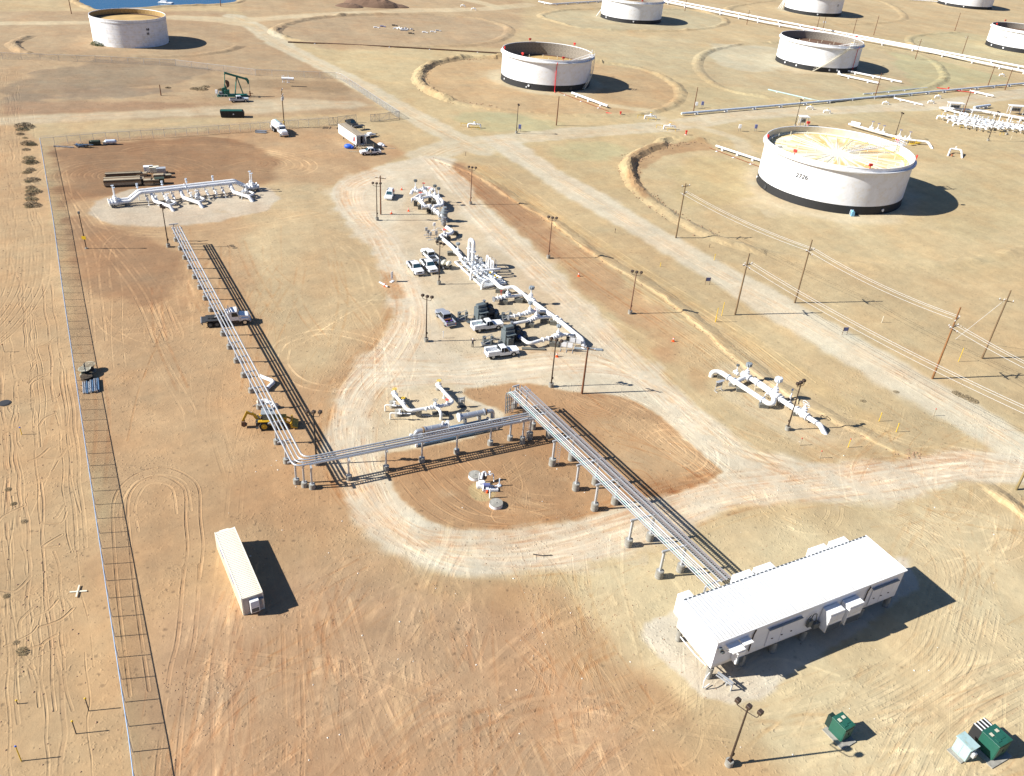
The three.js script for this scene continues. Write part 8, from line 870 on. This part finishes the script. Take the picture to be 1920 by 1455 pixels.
// ---------- stored material inside the fence ----------
{
  const t0 = turnTo([-102.99, -197.89], [-91.68, -202.83]);
  const stack = (label, p, n, rows, L, mat, tt = t0) => { const s = thing('lumber_stack', label, 'lumber', [p[0], 0, p[1]], tt, 'stacked timber'); for (let r = 0; r < rows; r++) for (let k = 0; k < n; k++) part('plank', bx(L + rr(-0.3, 0.1), 0.28, 0.44, rr(-0.1, 0.1), 0.12 + r * 0.31, (k - n / 2) * 0.47), [M.lumber, M.lumberDark, M.wood, mat][(r * 3 + k * 5) % 4], s); part('skid', [bx(0.2, 0.12, n * 0.47, -L * 0.35, 0, -0.2), bx(0.2, 0.12, n * 0.47, L * 0.35, 0, -0.2)], M.lumberDark, s); return s; };
  stack('big stack of long dark timbers on the graded brown soil', [-100.17, -197.80], 6, 5, 8.4, M.lumber); stack('low stack of long timbers behind the big one', [-102.66, -203.80], 4, 3, 8.4, M.lumberDark); for (const [q, n, r, L, l] of [[[-97.07, -200.22], 4, 4, 2.4, 'short timber bundle just past the big timber stack'], [[-94.55, -199.63], 5, 4, 2.2, 'short timber bundle standing alone beyond the first bundle'], [[-93.13, -200.40], 4, 4, 2.0, 'short timber bundle at the outer end of the timber yard'], [[-98.66, -205.27], 4, 2, 2.6, 'low timber bundle behind the first short bundle'], [[-94.08, -204.75], 3, 3, 2.4, 'loose timber bundle behind the outer end of the yard'], [[-92.62, -205.55], 3, 2, 2.8, 'thin scatter bundle of dark timbers at far end']]) stack(l, q, n, r, L, M.lumber);
  solo('timber_mat', [bx(2.8, 0.12, 2.2), bx(2.8, 0.06, 0.3, 0, 0.12, 0.8), bx(2.8, 0.06, 0.3, 0, 0.12, -0.8)], M.rustBrown, 'flat dark brown mat beside the big timber stack', 'mat', null, [-104.47, 0, -199.98], t0);
  for (const [q, m, l] of [[[-98.35, -208.83], M.whiteDull, 'pale crate on the back timber bundles'], [[-96.81, -208.79], M.cream, 'cream crate behind the short timber bundles'], [[-94.87, -208.43], M.galv, 'grey crate at the end of the timber yard'], [[-92.31, -201.02], M.olive, 'olive drum crate among the outer bundles']]) { const c = thing('crate', l, 'crate', [q[0], 0, q[1]], t0, 'crates in the timber yard'); for (let k = 0; k < 4; k++) part('slat', bx(2.2, 0.26, 1.5, 0, 0.1 + k * 0.32, 0), m, c); part('lid', bx(2.3, 0.08, 1.6, 0, 1.4, 0), m, c); part('runner', bx(2.2, 0.1, 0.3), M.lumberDark, c); }
  const scrap = thing('scrap_heap', 'tangled dark metal heap against the back fence', 'scrap', [-122.50, 0, -223.95]); for (let k = 0; k < 22; k++) part('bar', rod([rr(-2.5, 2.5), rr(0.1, 0.9), rr(-1, 1)], [rr(-2.5, 2.5), rr(0.1, 1.2), rr(-1, 1)], 0.1), k % 3 ? M.dark : M.blueSteel, scrap);
  const fb = []; for (let k = 0; k < 7; k++) fb.push(bx(1.2, 0.3, 0.6, -4 + k * 1.3, 0, (k % 2) * 0.3)); solo('pipe_cradle', [...fb, rod([-4.5, 0.45, 0], [4.5, 0.45, 0], 0.12)].map((g) => g.scale(0.6, 0.6, 0.6)), M.steel, 'low row of grey steel along the back fence corner', 'steel', null, [-127.25, 0, -222.59], 0.06);
  const g1 = thing('fuel_tank', 'dark green covered tank against the back fence', 'tank', [-120.36, 0, -226.61], t0); part('body', [rbx(4.2, 1.9, 2.0, 0.6, 0, 0.3, 0)], M.olive, g1); part('end_box', rbx(1.0, 1.6, 1.8, 0.2, -2.2, 0.3, 0), M.greenDark, g1); part('skid', bx(4.6, 0.3, 1.6), M.dark, g1); g1.scale.setScalar(0.62);
  const g2 = thing('fuel_tank', 'pale round tank on a skid beside the dark green tank', 'tank', [-117.03, 0, -228.09], t0); part('body', [new THREE.CapsuleGeometry(0.85, 3.4, 5, 18).rotateZ(Math.PI / 2).translate(0.3, 1.4, 0)], M.whiteBlue, g2); part('pump_box', [rbx(1.1, 1.2, 1.2, 0.05, -2.4, 0.2, 0)], M.fiber, g2); part('skid', [bx(5.4, 0.25, 1.5), bx(0.3, 0.6, 1.4, -0.8, 0.25, 0), bx(0.3, 0.6, 1.4, 1.5, 0.25, 0)], M.dark, g2); g2.scale.setScalar(0.62);
}
{ // cable reels and a pipe bundle beside the long fence
  const reel = (label, p, m, flat, lean) => { const t = thing('cable_reel', label, 'cable reel', [p[0], 0, p[1]], 0.3, 'cable reels'); const g = [cy(0.95, 0.09, 0, 0, 0, 24)], top = [cy(0.95, 0.09, 0, flat ? 0.5 : 1.15, 0, 24), cy(0.14, 0.05, 0, flat ? 0.59 : 1.24, 0, 8)]; part('flange', g, m, t); part('flange', top, m, t); part('drum', cy(0.6, flat ? 0.5 : 1.1, 0, 0.06, 0, 20), lean ?? M.greenDark, t); for (let k = 0; k < 4; k++) part('board', bx(1.5, 0.03, 0.1, 0, flat ? 0.59 : 1.24, -0.5 + k * 0.33), M.lumberDark, t); return t; };
  reel('upright wooden cable reel wound with dark cable beside the long fence', [-68.61, -112.10], M.fiber, 0, M.greenDark); reel('pale topped wooden cable reel touching the dark wound reel', [-68.51, -113.45], M.lumber, 0, M.dark); reel('low dark empty reel between the reels and the pipe bundle', [-67.90, -111.06], M.lumberDark, 1, M.lumberDark);
  const t = thing('pipe_bundle', 'bundle of silver blue pipes lying beside the long fence', 'pipes', [-66.25, 0, -108.74], -1.1); for (let k = 0; k < 14; k++) part('pipe', rod([-1.7 + rr(-0.3, 0.3), 0.12 + (k > 8 ? 0.2 : 0), -1.2 + (k % 9) * 0.28], [1.7 + rr(-0.3, 0.3), 0.12 + (k > 8 ? 0.2 : 0), -1.2 + (k % 9) * 0.28], 0.11, 8), k % 3 ? M.silver : M.blueSteel, t); part('dunnage', [bx(0.12, 0.06, 2.8, -0.9, 0, 0), bx(0.12, 0.06, 2.8, 0.9, 0, 0)], M.lumberDark, t);
}
// ---------- cones, markers, small signs ----------
function cone(p, label) { const t = thing('traffic_cone', label, 'cone', [p[0], 0, p[1]], 0, 'orange traffic cones'); part('body', cy(0.22, 0.9, 0, 0.05, 0, 14, 0.05), M.orange, t); part('collar', cy(0.155, 0.2, 0, 0.55, 0, 14, 0.115), M.whiteDull, t); part('base', bx(0.62, 0.06, 0.62), M.orange, t); t.scale.setScalar(0.9); }
for (const [x, z, l] of [[-32.73, -193.39, 'orange cone between the brown crossarm pole and the white pipe knot'], [-28.97, -196.11, 'orange cone just before the compact white pipe knot'], [-33.00, -210.94, 'orange cone beside the estate car, on pale caliche'], [12.34, -166.02, 'orange cone on the brown strip by a reddish floodlight pole'], [29.67, -140.01, 'orange cone on tan soil east of the pump header'], [7.56, -130.51, 'orange cone between the panel racks and the dark floodlight pole'], [-27.35, -153.29, 'orange cone beside a white barrier at the red soil edge']]) cone([x, z], l);
solo('barrier_board', [beam([-1.0, 0.25, -0.9], [1.0, 0.25, 0.9], 0.25, 0.2)], M.whiteDull, 'white barrier board lying beside an orange cone on red soil', 'board', null, [-27.75, 0, -153.71]);
function marker(p, label, h, postM, capM, cap) { const t = thing('marker_post', label, 'marker', [p[0], 0, p[1]], 0.3, 'marker posts'); part('post', cy(0.055, h, 0, 0, 0, 8), postM, t); if (capM) part('cap', cap ?? ball(0.12, 0, h + 0.05, 0, 1, 1, 0.6), capM, t); }
for (const [x, z, l, h, a, b] of [[61.52, -117.87, 'yellow topped thin marker on the bank line, northern of two', 1.6, M.yellow, M.yellow], [63.41, -115.05, 'yellow topped thin marker on the bank line, southern of two', 1.6, M.yellow, M.yellow], [46.08, -108.91, 'red topped stake just past the diving white pipe', 1.3, M.lumber, M.red], [53.83, -109.43, 'red topped yellow stake on the soil apron by the gate', 1.6, M.yellow, M.red], [48.39, -105.88, 'red topped stake on the soil apron, southern one', 1.3, M.lumber, M.red], [71.83, -120.98, 'red topped stake between bank and dirt road', 1.4, M.lumber, M.red], [39.21, -149.52, 'yellow slanted pipe marker at the bank, nearer the road sign', 3.2, M.yellow, null], [39.36, -149.78, 'yellow pipe marker at the bank beside another', 1, M.yellow, null], [41.01, -152.62, 'tall thin yellow marker at the bank, second one', 3, M.yellow, null], [44.08, -181.10, 'small yellow marker beside the dirt road north side', 1.4, M.yellow, M.yellow], [84.44, -141.37, 'tall yellow pipe marker at the guyed pole', 3, M.yellow, null], [74.43, -155.54, 'cream stake on the flat between dirt road and wires', 1.5, M.cream, null], [-46.80, -51.92, 'low black marker disc stake outside the fence', 0.5, M.dark, M.yellow], [-39.56, -51.80, 'dark marker with round yellow head outside the fence', 1.9, M.dark, M.yellow], [-39.58, -49.20, 'dark marker with round yellow head farther south outside fence', 1.9, M.dark, M.yellow], [-43.19, -45.95, 'yellow post with small blue flag outside the fence', 2.2, M.yellow, M.blue], [-69.86, -95.29, 'yellow stake with blue cap on the sandy strip', 1.2, M.yellow, M.blue], [-84.49, -116.91, 'thin red topped stake on the sandy strip', 1.4, M.lumber, M.rust], [21.81, -192.94, 'small dark stake on the verge of the dirt road', 1.0, M.bronze, M.dark], [44.15, -188.70, 'short brown stake across the dirt road', 0.9, M.bronze, null], [-19.32, -244.76, 'lone brown stub post at the road junction', 1.2, M.bronze, null], [30.93, -174.83, 'thin yellow stake on the tan verge by bank', 1.0, M.yellow, null], [176.54, -319.18, 'cream pole stub at the manifold flat', 1.6, M.cream, null], [-13.31, -133.90, 'thin white stake near the silver pickup', 1.3, M.whiteDull, M.whiteDull]]) marker([x, z], l, h, a, b);
for (const [p, l, t] of [[[40.32, -167.12], 'small dark notice board beside dirt road, opposite the southern pole', 0.2], [[64.71, -148.60], 'small dark notice board beside the dirt road under the wires', 0.2]]) { const s = thing('notice_board', l, 'sign', [p[0], 0, p[1]], t, 'roadside notice boards'); part('board', bx(1.1, 0.8, 0.06, 0, 0.9, 0), M.signBlue, s); part('frame', [bx(0.07, 1.7, 0.07, -0.52, 0, 0), bx(0.07, 1.7, 0.07, 0.52, 0, 0)], M.wood, s); }
for (const [p, l] of [[[-26.36, -155.77], 'white roadside sign on posts at the red soil edge']]) { const s = thing('warning_sign', l, 'sign', [p[0], 0, p[1]], 1.2); part('panel', bx(0.7, 1.5, 0.08, 0, 0.7, 0), M.whiteDull, s); part('post', [bx(0.07, 2.3, 0.07, -0.3, 0, 0), bx(0.07, 2.3, 0.07, 0.3, 0, 0)], M.galv, s); part('foot', bx(1.1, 0.1, 0.6), M.whiteDull, s); }
solo('round_cover', [cy(0.85, 0.08, 0, 0, 0, 24), cy(0.7, 0.03, 0, 0.08, 0, 24)], M.dark, 'flat dark round lid on the sandy strip', 'lid', null, [-76.41, 0, -102.59]); solo('scrap_board', [beam([-0.9, 0.08, 0.2], [0.9, 0.08, -0.2], 0.2, 0.08), beam([-0.3, 0.16, -0.9], [0.2, 0.16, 0.9], 0.16, 0.08)], M.cream, 'two crossed pale boards outside the fence', 'boards', null, [-47.99, 0, -67.01]); solo('hose_piece', [pipe([[-1.2, 0.06, 0], [0, 0.06, 0.15], [1.2, 0.06, -0.1]], 0.07, 0.3, 6)], M.dark, 'short dark hose piece lying on the caliche loop', 'hose', null, [5.65, 0, -79.39]);

// ---------- people ----------
const { MarchingCubes } = await import('three/addons/objects/MarchingCubes.js');
function figure(bones, res, size, center, k = 0.045) {                         // bones: a, b, ra, rb -> one continuous skin
  const mc = new MarchingCubes(res, new THREE.MeshBasicMaterial(), false, false, 60000); mc.isolation = 0; const f = mc.field, h = size / 2;
  const B = bones.map(([a, b, ra, rb]) => ({ a: V(...a), d: V(...b).sub(V(...a)), ra, rb })), p = V(0, 0, 0), q = V(0, 0, 0);
  for (let z = 0; z < res; z++) for (let y = 0; y < res; y++) for (let x = 0; x < res; x++) {
    p.set(center[0] + (x / (res / 2) - 1) * h, center[1] + (y / (res / 2) - 1) * h, center[2] + (z / (res / 2) - 1) * h); let s = 1e3;
    for (const b of B) { q.copy(p).sub(b.a); const t = Math.max(0, Math.min(1, q.dot(b.d) / b.d.lengthSq())), d = q.addScaledVector(b.d, -t).length() - (b.ra + (b.rb - b.ra) * t), e = Math.max(0, k - Math.abs(s - d)) / k; s = Math.min(s, d) - e * e * k * 0.25; }
    f[x + y * res + z * res * res] = -s;
  }
  mc.update(); const n = mc.count, g = new THREE.BufferGeometry(), P = new Float32Array(n * 3), N = new Float32Array(n * 3);
  for (let i = 0; i < n; i++) for (let c = 0; c < 3; c++) { P[i * 3 + c] = mc.positionArray[i * 3 + c] * h + center[c]; N[i * 3 + c] = mc.normalArray[i * 3 + c]; }
  g.setAttribute('position', new THREE.BufferAttribute(P, 3)); g.setAttribute('normal', new THREE.BufferAttribute(N, 3)); g.setAttribute('uv', new THREE.BufferAttribute(new Float32Array(n * 2), 2)); g.computeVertexNormals(); return g;
}
function person(label, p, turn, armsUp, shirt, trousers) {
  const t = thing('person', label, 'person', [p[0], 0, p[1]], turn), bones = [], hand = [];
  bones.push([[0, 0.95, 0], [0, 1.2, 0], 0.15, 0.15], [[0, 1.2, 0], [0, 1.42, 0], 0.16, 0.15], [[0, 1.4, -0.17], [0, 1.4, 0.17], 0.085, 0.085], [[0, 1.46, 0], [0.01, 1.58, 0], 0.06, 0.055], [[0.02, 1.64, 0], [0.02, 1.7, 0], 0.09, 0.1], [[0.1, 1.63, 0], [0.12, 1.64, 0], 0.025, 0.018]);
  for (const s of [-1, 1]) {
    bones.push([[0, 0.95, s * 0.09], [0.02, 0.5, s * 0.12], 0.095, 0.065], [[0.02, 0.5, s * 0.12], [0, 0.1, s * 0.13], 0.065, 0.05], [[0, 0.05, s * 0.13], [0.17, 0.04, s * 0.15], 0.05, 0.04]);
    const el = armsUp ? [0.08, 1.38, s * 0.44] : [0.0, 1.12, s * 0.26], wr = armsUp ? [0.2, 1.6, s * 0.26] : [0.12, 0.9, s * 0.26]; bones.push([[0, 1.4, s * 0.2], el, 0.06, 0.05], [el, wr, 0.048, 0.036]);
    const d = V(...wr).sub(V(...el)).normalize(), pm = V(...wr).addScaledVector(d, 0.08); bones.push([wr, pm.toArray(), 0.036, 0.04]); for (let k = 0; k < 4; k++) bones.push([pm.clone().add(V(0, 0, (k - 1.5) * 0.021)).toArray(), pm.clone().addScaledVector(d, 0.075 - Math.abs(k - 1.3) * 0.012).add(V(0.02, -0.01, (k - 1.5) * 0.024)).toArray(), 0.0105, 0.009]); bones.push([pm.clone().addScaledVector(d, -0.03).toArray(), pm.clone().add(V(0.05, 0.01, -s * 0.045)).toArray(), 0.012, 0.01]);
  }
  const g = figure(bones, 72, 1.95, [0, 0.92, 0]), c = new Float32Array(g.attributes.position.count * 3), P = g.attributes.position;
  for (let i = 0; i < P.count; i++) { const y = P.getY(i), z = Math.abs(P.getZ(i)), hnd = armsUp ? y > 1.585 && z > 0.13 : z > 0.2 && y < 0.92 && y > 0.6; const col = y > 1.52 && z < 0.13 || hnd ? [0.45, 0.27, 0.18] : y > 0.97 || z > 0.22 ? shirt : y < 0.09 ? [0.04, 0.03, 0.02] : trousers; c.set(col, i * 3); }
  const q = new THREE.BufferGeometry(); for (const k of ['position', 'normal', 'uv']) q.setAttribute(k, g.attributes[k]); q.setAttribute('color', new THREE.BufferAttribute(c, 3)); const m = new THREE.Mesh(q, new THREE.MeshStandardMaterial({ vertexColors: true, roughness: 0.8 })); m.name = 'body'; m.castShadow = m.receiveShadow = true; t.add(m);
  part('hard_hat', [new THREE.SphereGeometry(0.125, 14, 8, 0, Math.PI * 2, 0, Math.PI / 2).translate(0.015, 1.7, 0), new THREE.CylinderGeometry(0.16, 0.16, 0.015, 16).translate(0.03, 1.705, 0)], M.whiteDull, t); return t;
}
person('person in dark work clothes and white hard hat with raised arms by the trucks', [-7.72, -131.45], 1.4, 1, [0.012, 0.015, 0.03], [0.012, 0.015, 0.028]); person('person in tan shirt and dark trousers standing beside the pickup at the trailer', [-45.98, -237.34], 1.2, 0, [0.35, 0.28, 0.2], [0.05, 0.05, 0.06]);

// ---------- shrubs, weeds, stones ----------
const leafMat = [std(0.17, 0.13, 0.08, 0.9), std(0.22, 0.18, 0.1, 0.9), std(0.12, 0.11, 0.06, 0.9), std(0.3, 0.235, 0.14, 0.9)];
function shrubGeo(n, r, h, thin) { const pos = []; for (let i = 0; i < n; i++) { const a = rr(0, 6.283), q = Math.sqrt(rnd()) * r, x = Math.cos(a) * q, z = Math.sin(a) * q, y = Math.pow(rnd(), 0.8) * h * (1 - (q / r) * (q / r) * 0.7), s = rr(0.08, 0.2), d = [V(rr(-1, 1), rr(-0.4, 1), rr(-1, 1)).multiplyScalar(s), V(rr(-1, 1), rr(-1, 1), rr(-1, 1)).multiplyScalar(s * thin)]; pos.push(x, y, z, x + d[0].x, y + d[0].y, z + d[0].z, x + d[1].x, y + d[1].y + 0.02, z + d[1].z); } const g = new THREE.BufferGeometry(); g.setAttribute('position', new THREE.Float32BufferAttribute(pos, 3)); g.setAttribute('uv', new THREE.Float32BufferAttribute(new Array(pos.length / 3 * 2).fill(0), 2)); g.computeVertexNormals(); return g; }
const bushes = [0, 1, 2, 3].map((k) => shrubGeo(760, 1, 0.8, 0.7));
function bush(p, s, label, m = 0, k = 0) { const t = thing('dry_bush', label, 'bush', [p[0], 0, p[1]], rr(0, 6), 'dry bushes'); const st = []; for (let q = 0; q < 7; q++) st.push(rod([0, 0, 0], [rr(-0.5, 0.5), rr(0.4, 0.7), rr(-0.5, 0.5)], 0.035, 5, 0.012)); part('crown', bushes[k % 4], leafMat[m], t); part('stem', st, M.lumberDark, t); t.scale.set(s * 1.15, s * rr(0.5, 0.8), s * rr(0.8, 1.3)); }
let bk = 0; for (const [x, z, s] of [[-146.19, -237.40, 2.2], [-145.01, -234.36, 1.5], [-143.47, -230.41, 0.9], [-140.56, -227.52, 0.7], [-137.27, -222.75, 1.6], [-135.91, -222.13, 1.2], [-135.08, -217.87, 0.9], [-130.90, -211.38, 1.3], [-129.76, -208.48, 1.2], [-128.25, -207.98, 1.4], [-125.93, -202.85, 1.2], [-125.75, -200.75, 1.0], [-121.85, -195.93, 1.6], [-122.09, -194.65, 0.8], [-119.58, -190.93, 0.9], [-117.57, -188.34, 1.5], [-117.17, -186.18, 1.0], [-115.45, -183.64, 1.3], [-113.37, -180.19, 1.7], [-113.52, -179.10, 0.8]]) bush([x, z], s, 'dark dry bush in the ragged row outside the fence corner', [0, 2, 0, 1][bk % 4], bk++);
for (const [x, z, s, m] of [[-115.94, -294.96, 2.0, 3], [-118.16, -294.97, 1.3, 0], [-115.74, -299.09, 1.4, 3], [-126.66, -293.51, 0.9, 0], [-109.25, -296.55, 1.2, 2]]) bush([x, z], s, 'brownish bush on the flat between the far fence and the pump jack', m, bk++);
for (const [x, z, s] of [[-177.81, -351.21, 2.0], [-176.03, -349.69, 1.4], [-162.18, -353.52, 1.6], [-161.13, -355.14, 1.7], [-156.39, -366.83, 1.2]]) { const t = thing('weed_clump', 'green weed clump growing at the foot of the plated tank', 'weeds', [x, 0, z], rr(0, 6), 'weeds at the plated tank'); part('leaves', bushes[bk++ % 4], std(0.08, 0.11, 0.045, 0.9), t); t.scale.set(s * 1.3, s, s * 1.3); }
for (const [x, z, s, m] of [[-49.71, -58.18, 0.6, 1], [-65.26, -83.41, 0.4, 1], [-60.07, -77.71, 0.4, 3], [-63.09, -80.75, 0.35, 1], [-50.99, -59.27, 0.3, 3], [-55.50, -65.51, 0.35, 1]]) bush([x, z], s, 'small dry bush on the sandy strip outside the long fence', m, bk++);
for (const [x, z, s] of [[79.05, -129.36, 0.7], [79.56, -128.73, 0.8], [80.39, -127.98, 0.9], [81.14, -127.05, 0.8], [60.74, -123.96, 0.5], [67.88, -127.99, 0.5]]) bush([x, z], s, 'low dry brush on the verges of the dirt road', 3, bk++);
function stuff(name, geo, mat, places, label) { const m = new THREE.InstancedMesh(geo, mat, places.length), o = new THREE.Object3D(), c = new THREE.Color(); places.forEach(([x, y, z, s, sy], k) => { o.position.set(x, y, z); o.rotation.set(0, rr(0, 6.28), 0); o.scale.set(s, sy ?? s, s); o.updateMatrix(); m.setMatrixAt(k, o.matrix); }); m.name = numbered(name); m.userData.kind = 'stuff'; m.userData.label = label; m.castShadow = m.receiveShadow = true; scene.add(m); }
const rockG = new THREE.IcosahedronGeometry(1, 0); { const P = rockG.attributes.position; for (let i = 0; i < P.count; i++) { const k = 0.75 + 0.5 * hash((P.getX(i) * 90) | 0, (P.getY(i) * 70 + P.getZ(i) * 50) | 0); P.setXYZ(i, P.getX(i) * k, P.getY(i) * k * 0.7, P.getZ(i) * k); } rockG.computeVertexNormals(); }
{
  const pale = [], clods = [], tufts = [], grass = [];
  for (let k = 0; k < 420; k++) pale.push([rr(-36, 70), 0.005, rr(-110, -44), Math.pow(rnd(), 5) * 0.12 + 0.02]);
  for (let k = 0; k < 700; k++) { const q = mid([-28.83, -38.45], [-140.86, -232.29], rnd()); clods.push([q[0] - Math.pow(rnd(), 0.7) * 22 - 1, 0, q[1], rr(0.05, 0.16)]); }
  for (let k = 0; k < bankLine.length - 1; k++) for (let i = 0; i < 70; i++) { const q = mid(bankLine[k], bankLine[k + 1], rnd()); clods.push([q[0] + rr(-1.8, 1), 0.05, q[1] + rr(-0.5, 1.4), rr(0.06, 0.22)]); }
  for (const [ring0, n, w] of [[ringA, 700, 3], [ringB, 500, 3]]) for (let i = 0; i < n; i++) { const k = Math.floor(rnd() * 6), q = mid(ring0[k], ring0[k + 1], rnd()); clods.push([q[0] + rr(-w, w), 0.1, q[1] + rr(-w, w), rr(0.08, 0.28)]); }
  for (let i = 0; i < 9000; i++) { const x = rr(-60, 75), z = rr(-135, -42); if (tab(x * 5.5 + 9, z * 5.5) > 0.5) clods.push([x, 0, z, 0.02 + Math.pow(rnd(), 3) * 0.09]); }
  for (let i = 0; i < 500; i++) { const q = [[-63.05, -128.12], [11.65, -69.42], [-49.68, -89.27], [-31.09, -55.39], [4.76, -67.06]][i % 5]; clods.push([q[0] + rr(-6, 6) * rnd(), 0, q[1] + rr(-6, 6) * rnd(), rr(0.03, 0.1)]); }
  for (let i = 0; i < 1500; i++) { const q = mid([-33.04, -45.33], [-91.78, -135.60], rnd()), o = 8 + Math.pow(rnd(), 1.3) * 26; if (tab((q[0] - o) * 7, q[1] * 7) > 0.5) tufts.push([q[0] - o, 0, q[1], rr(0.15, 0.4), rr(0.12, 0.3)]); }
  for (let i = 0; i < 2600; i++) { const x = rr(-190, -95), z = rr(-345, -240); if (tab(x * 4, z * 4) > 0.5 && z < -262) tufts.push([x, 0, z, rr(0.3, 0.8), rr(0.2, 0.45)]); }
  for (let i = 0; i < 2200; i++) { const x = rr(-30, 190), z = rr(-420, -160), road = z > -0.62 * x - 150 ? 1 : 0; if (!road && tab(x * 5 + 60, z * 5) > 0.52) grass.push([x, 0, z, rr(0.25, 0.6), rr(0.1, 0.25)]); }
  stuff('gravel', rockG, std(0.6, 0.54, 0.46, 0.9), pale, 'scattered pale stones'); stuff('dirt_clods', rockG, std(0.3, 0.19, 0.115, 0.95), clods, 'clods of reddish soil'); stuff('dry_weeds', shrubGeo(46, 1, 0.9, 0.35), leafMat[1], tufts, 'dry weeds on the sand'); stuff('dry_grass', shrubGeo(40, 1, 0.9, 0.3), std(0.33, 0.29, 0.17, 0.9), grass, 'thin dry grass');
}
renderer.render(scene, camera);
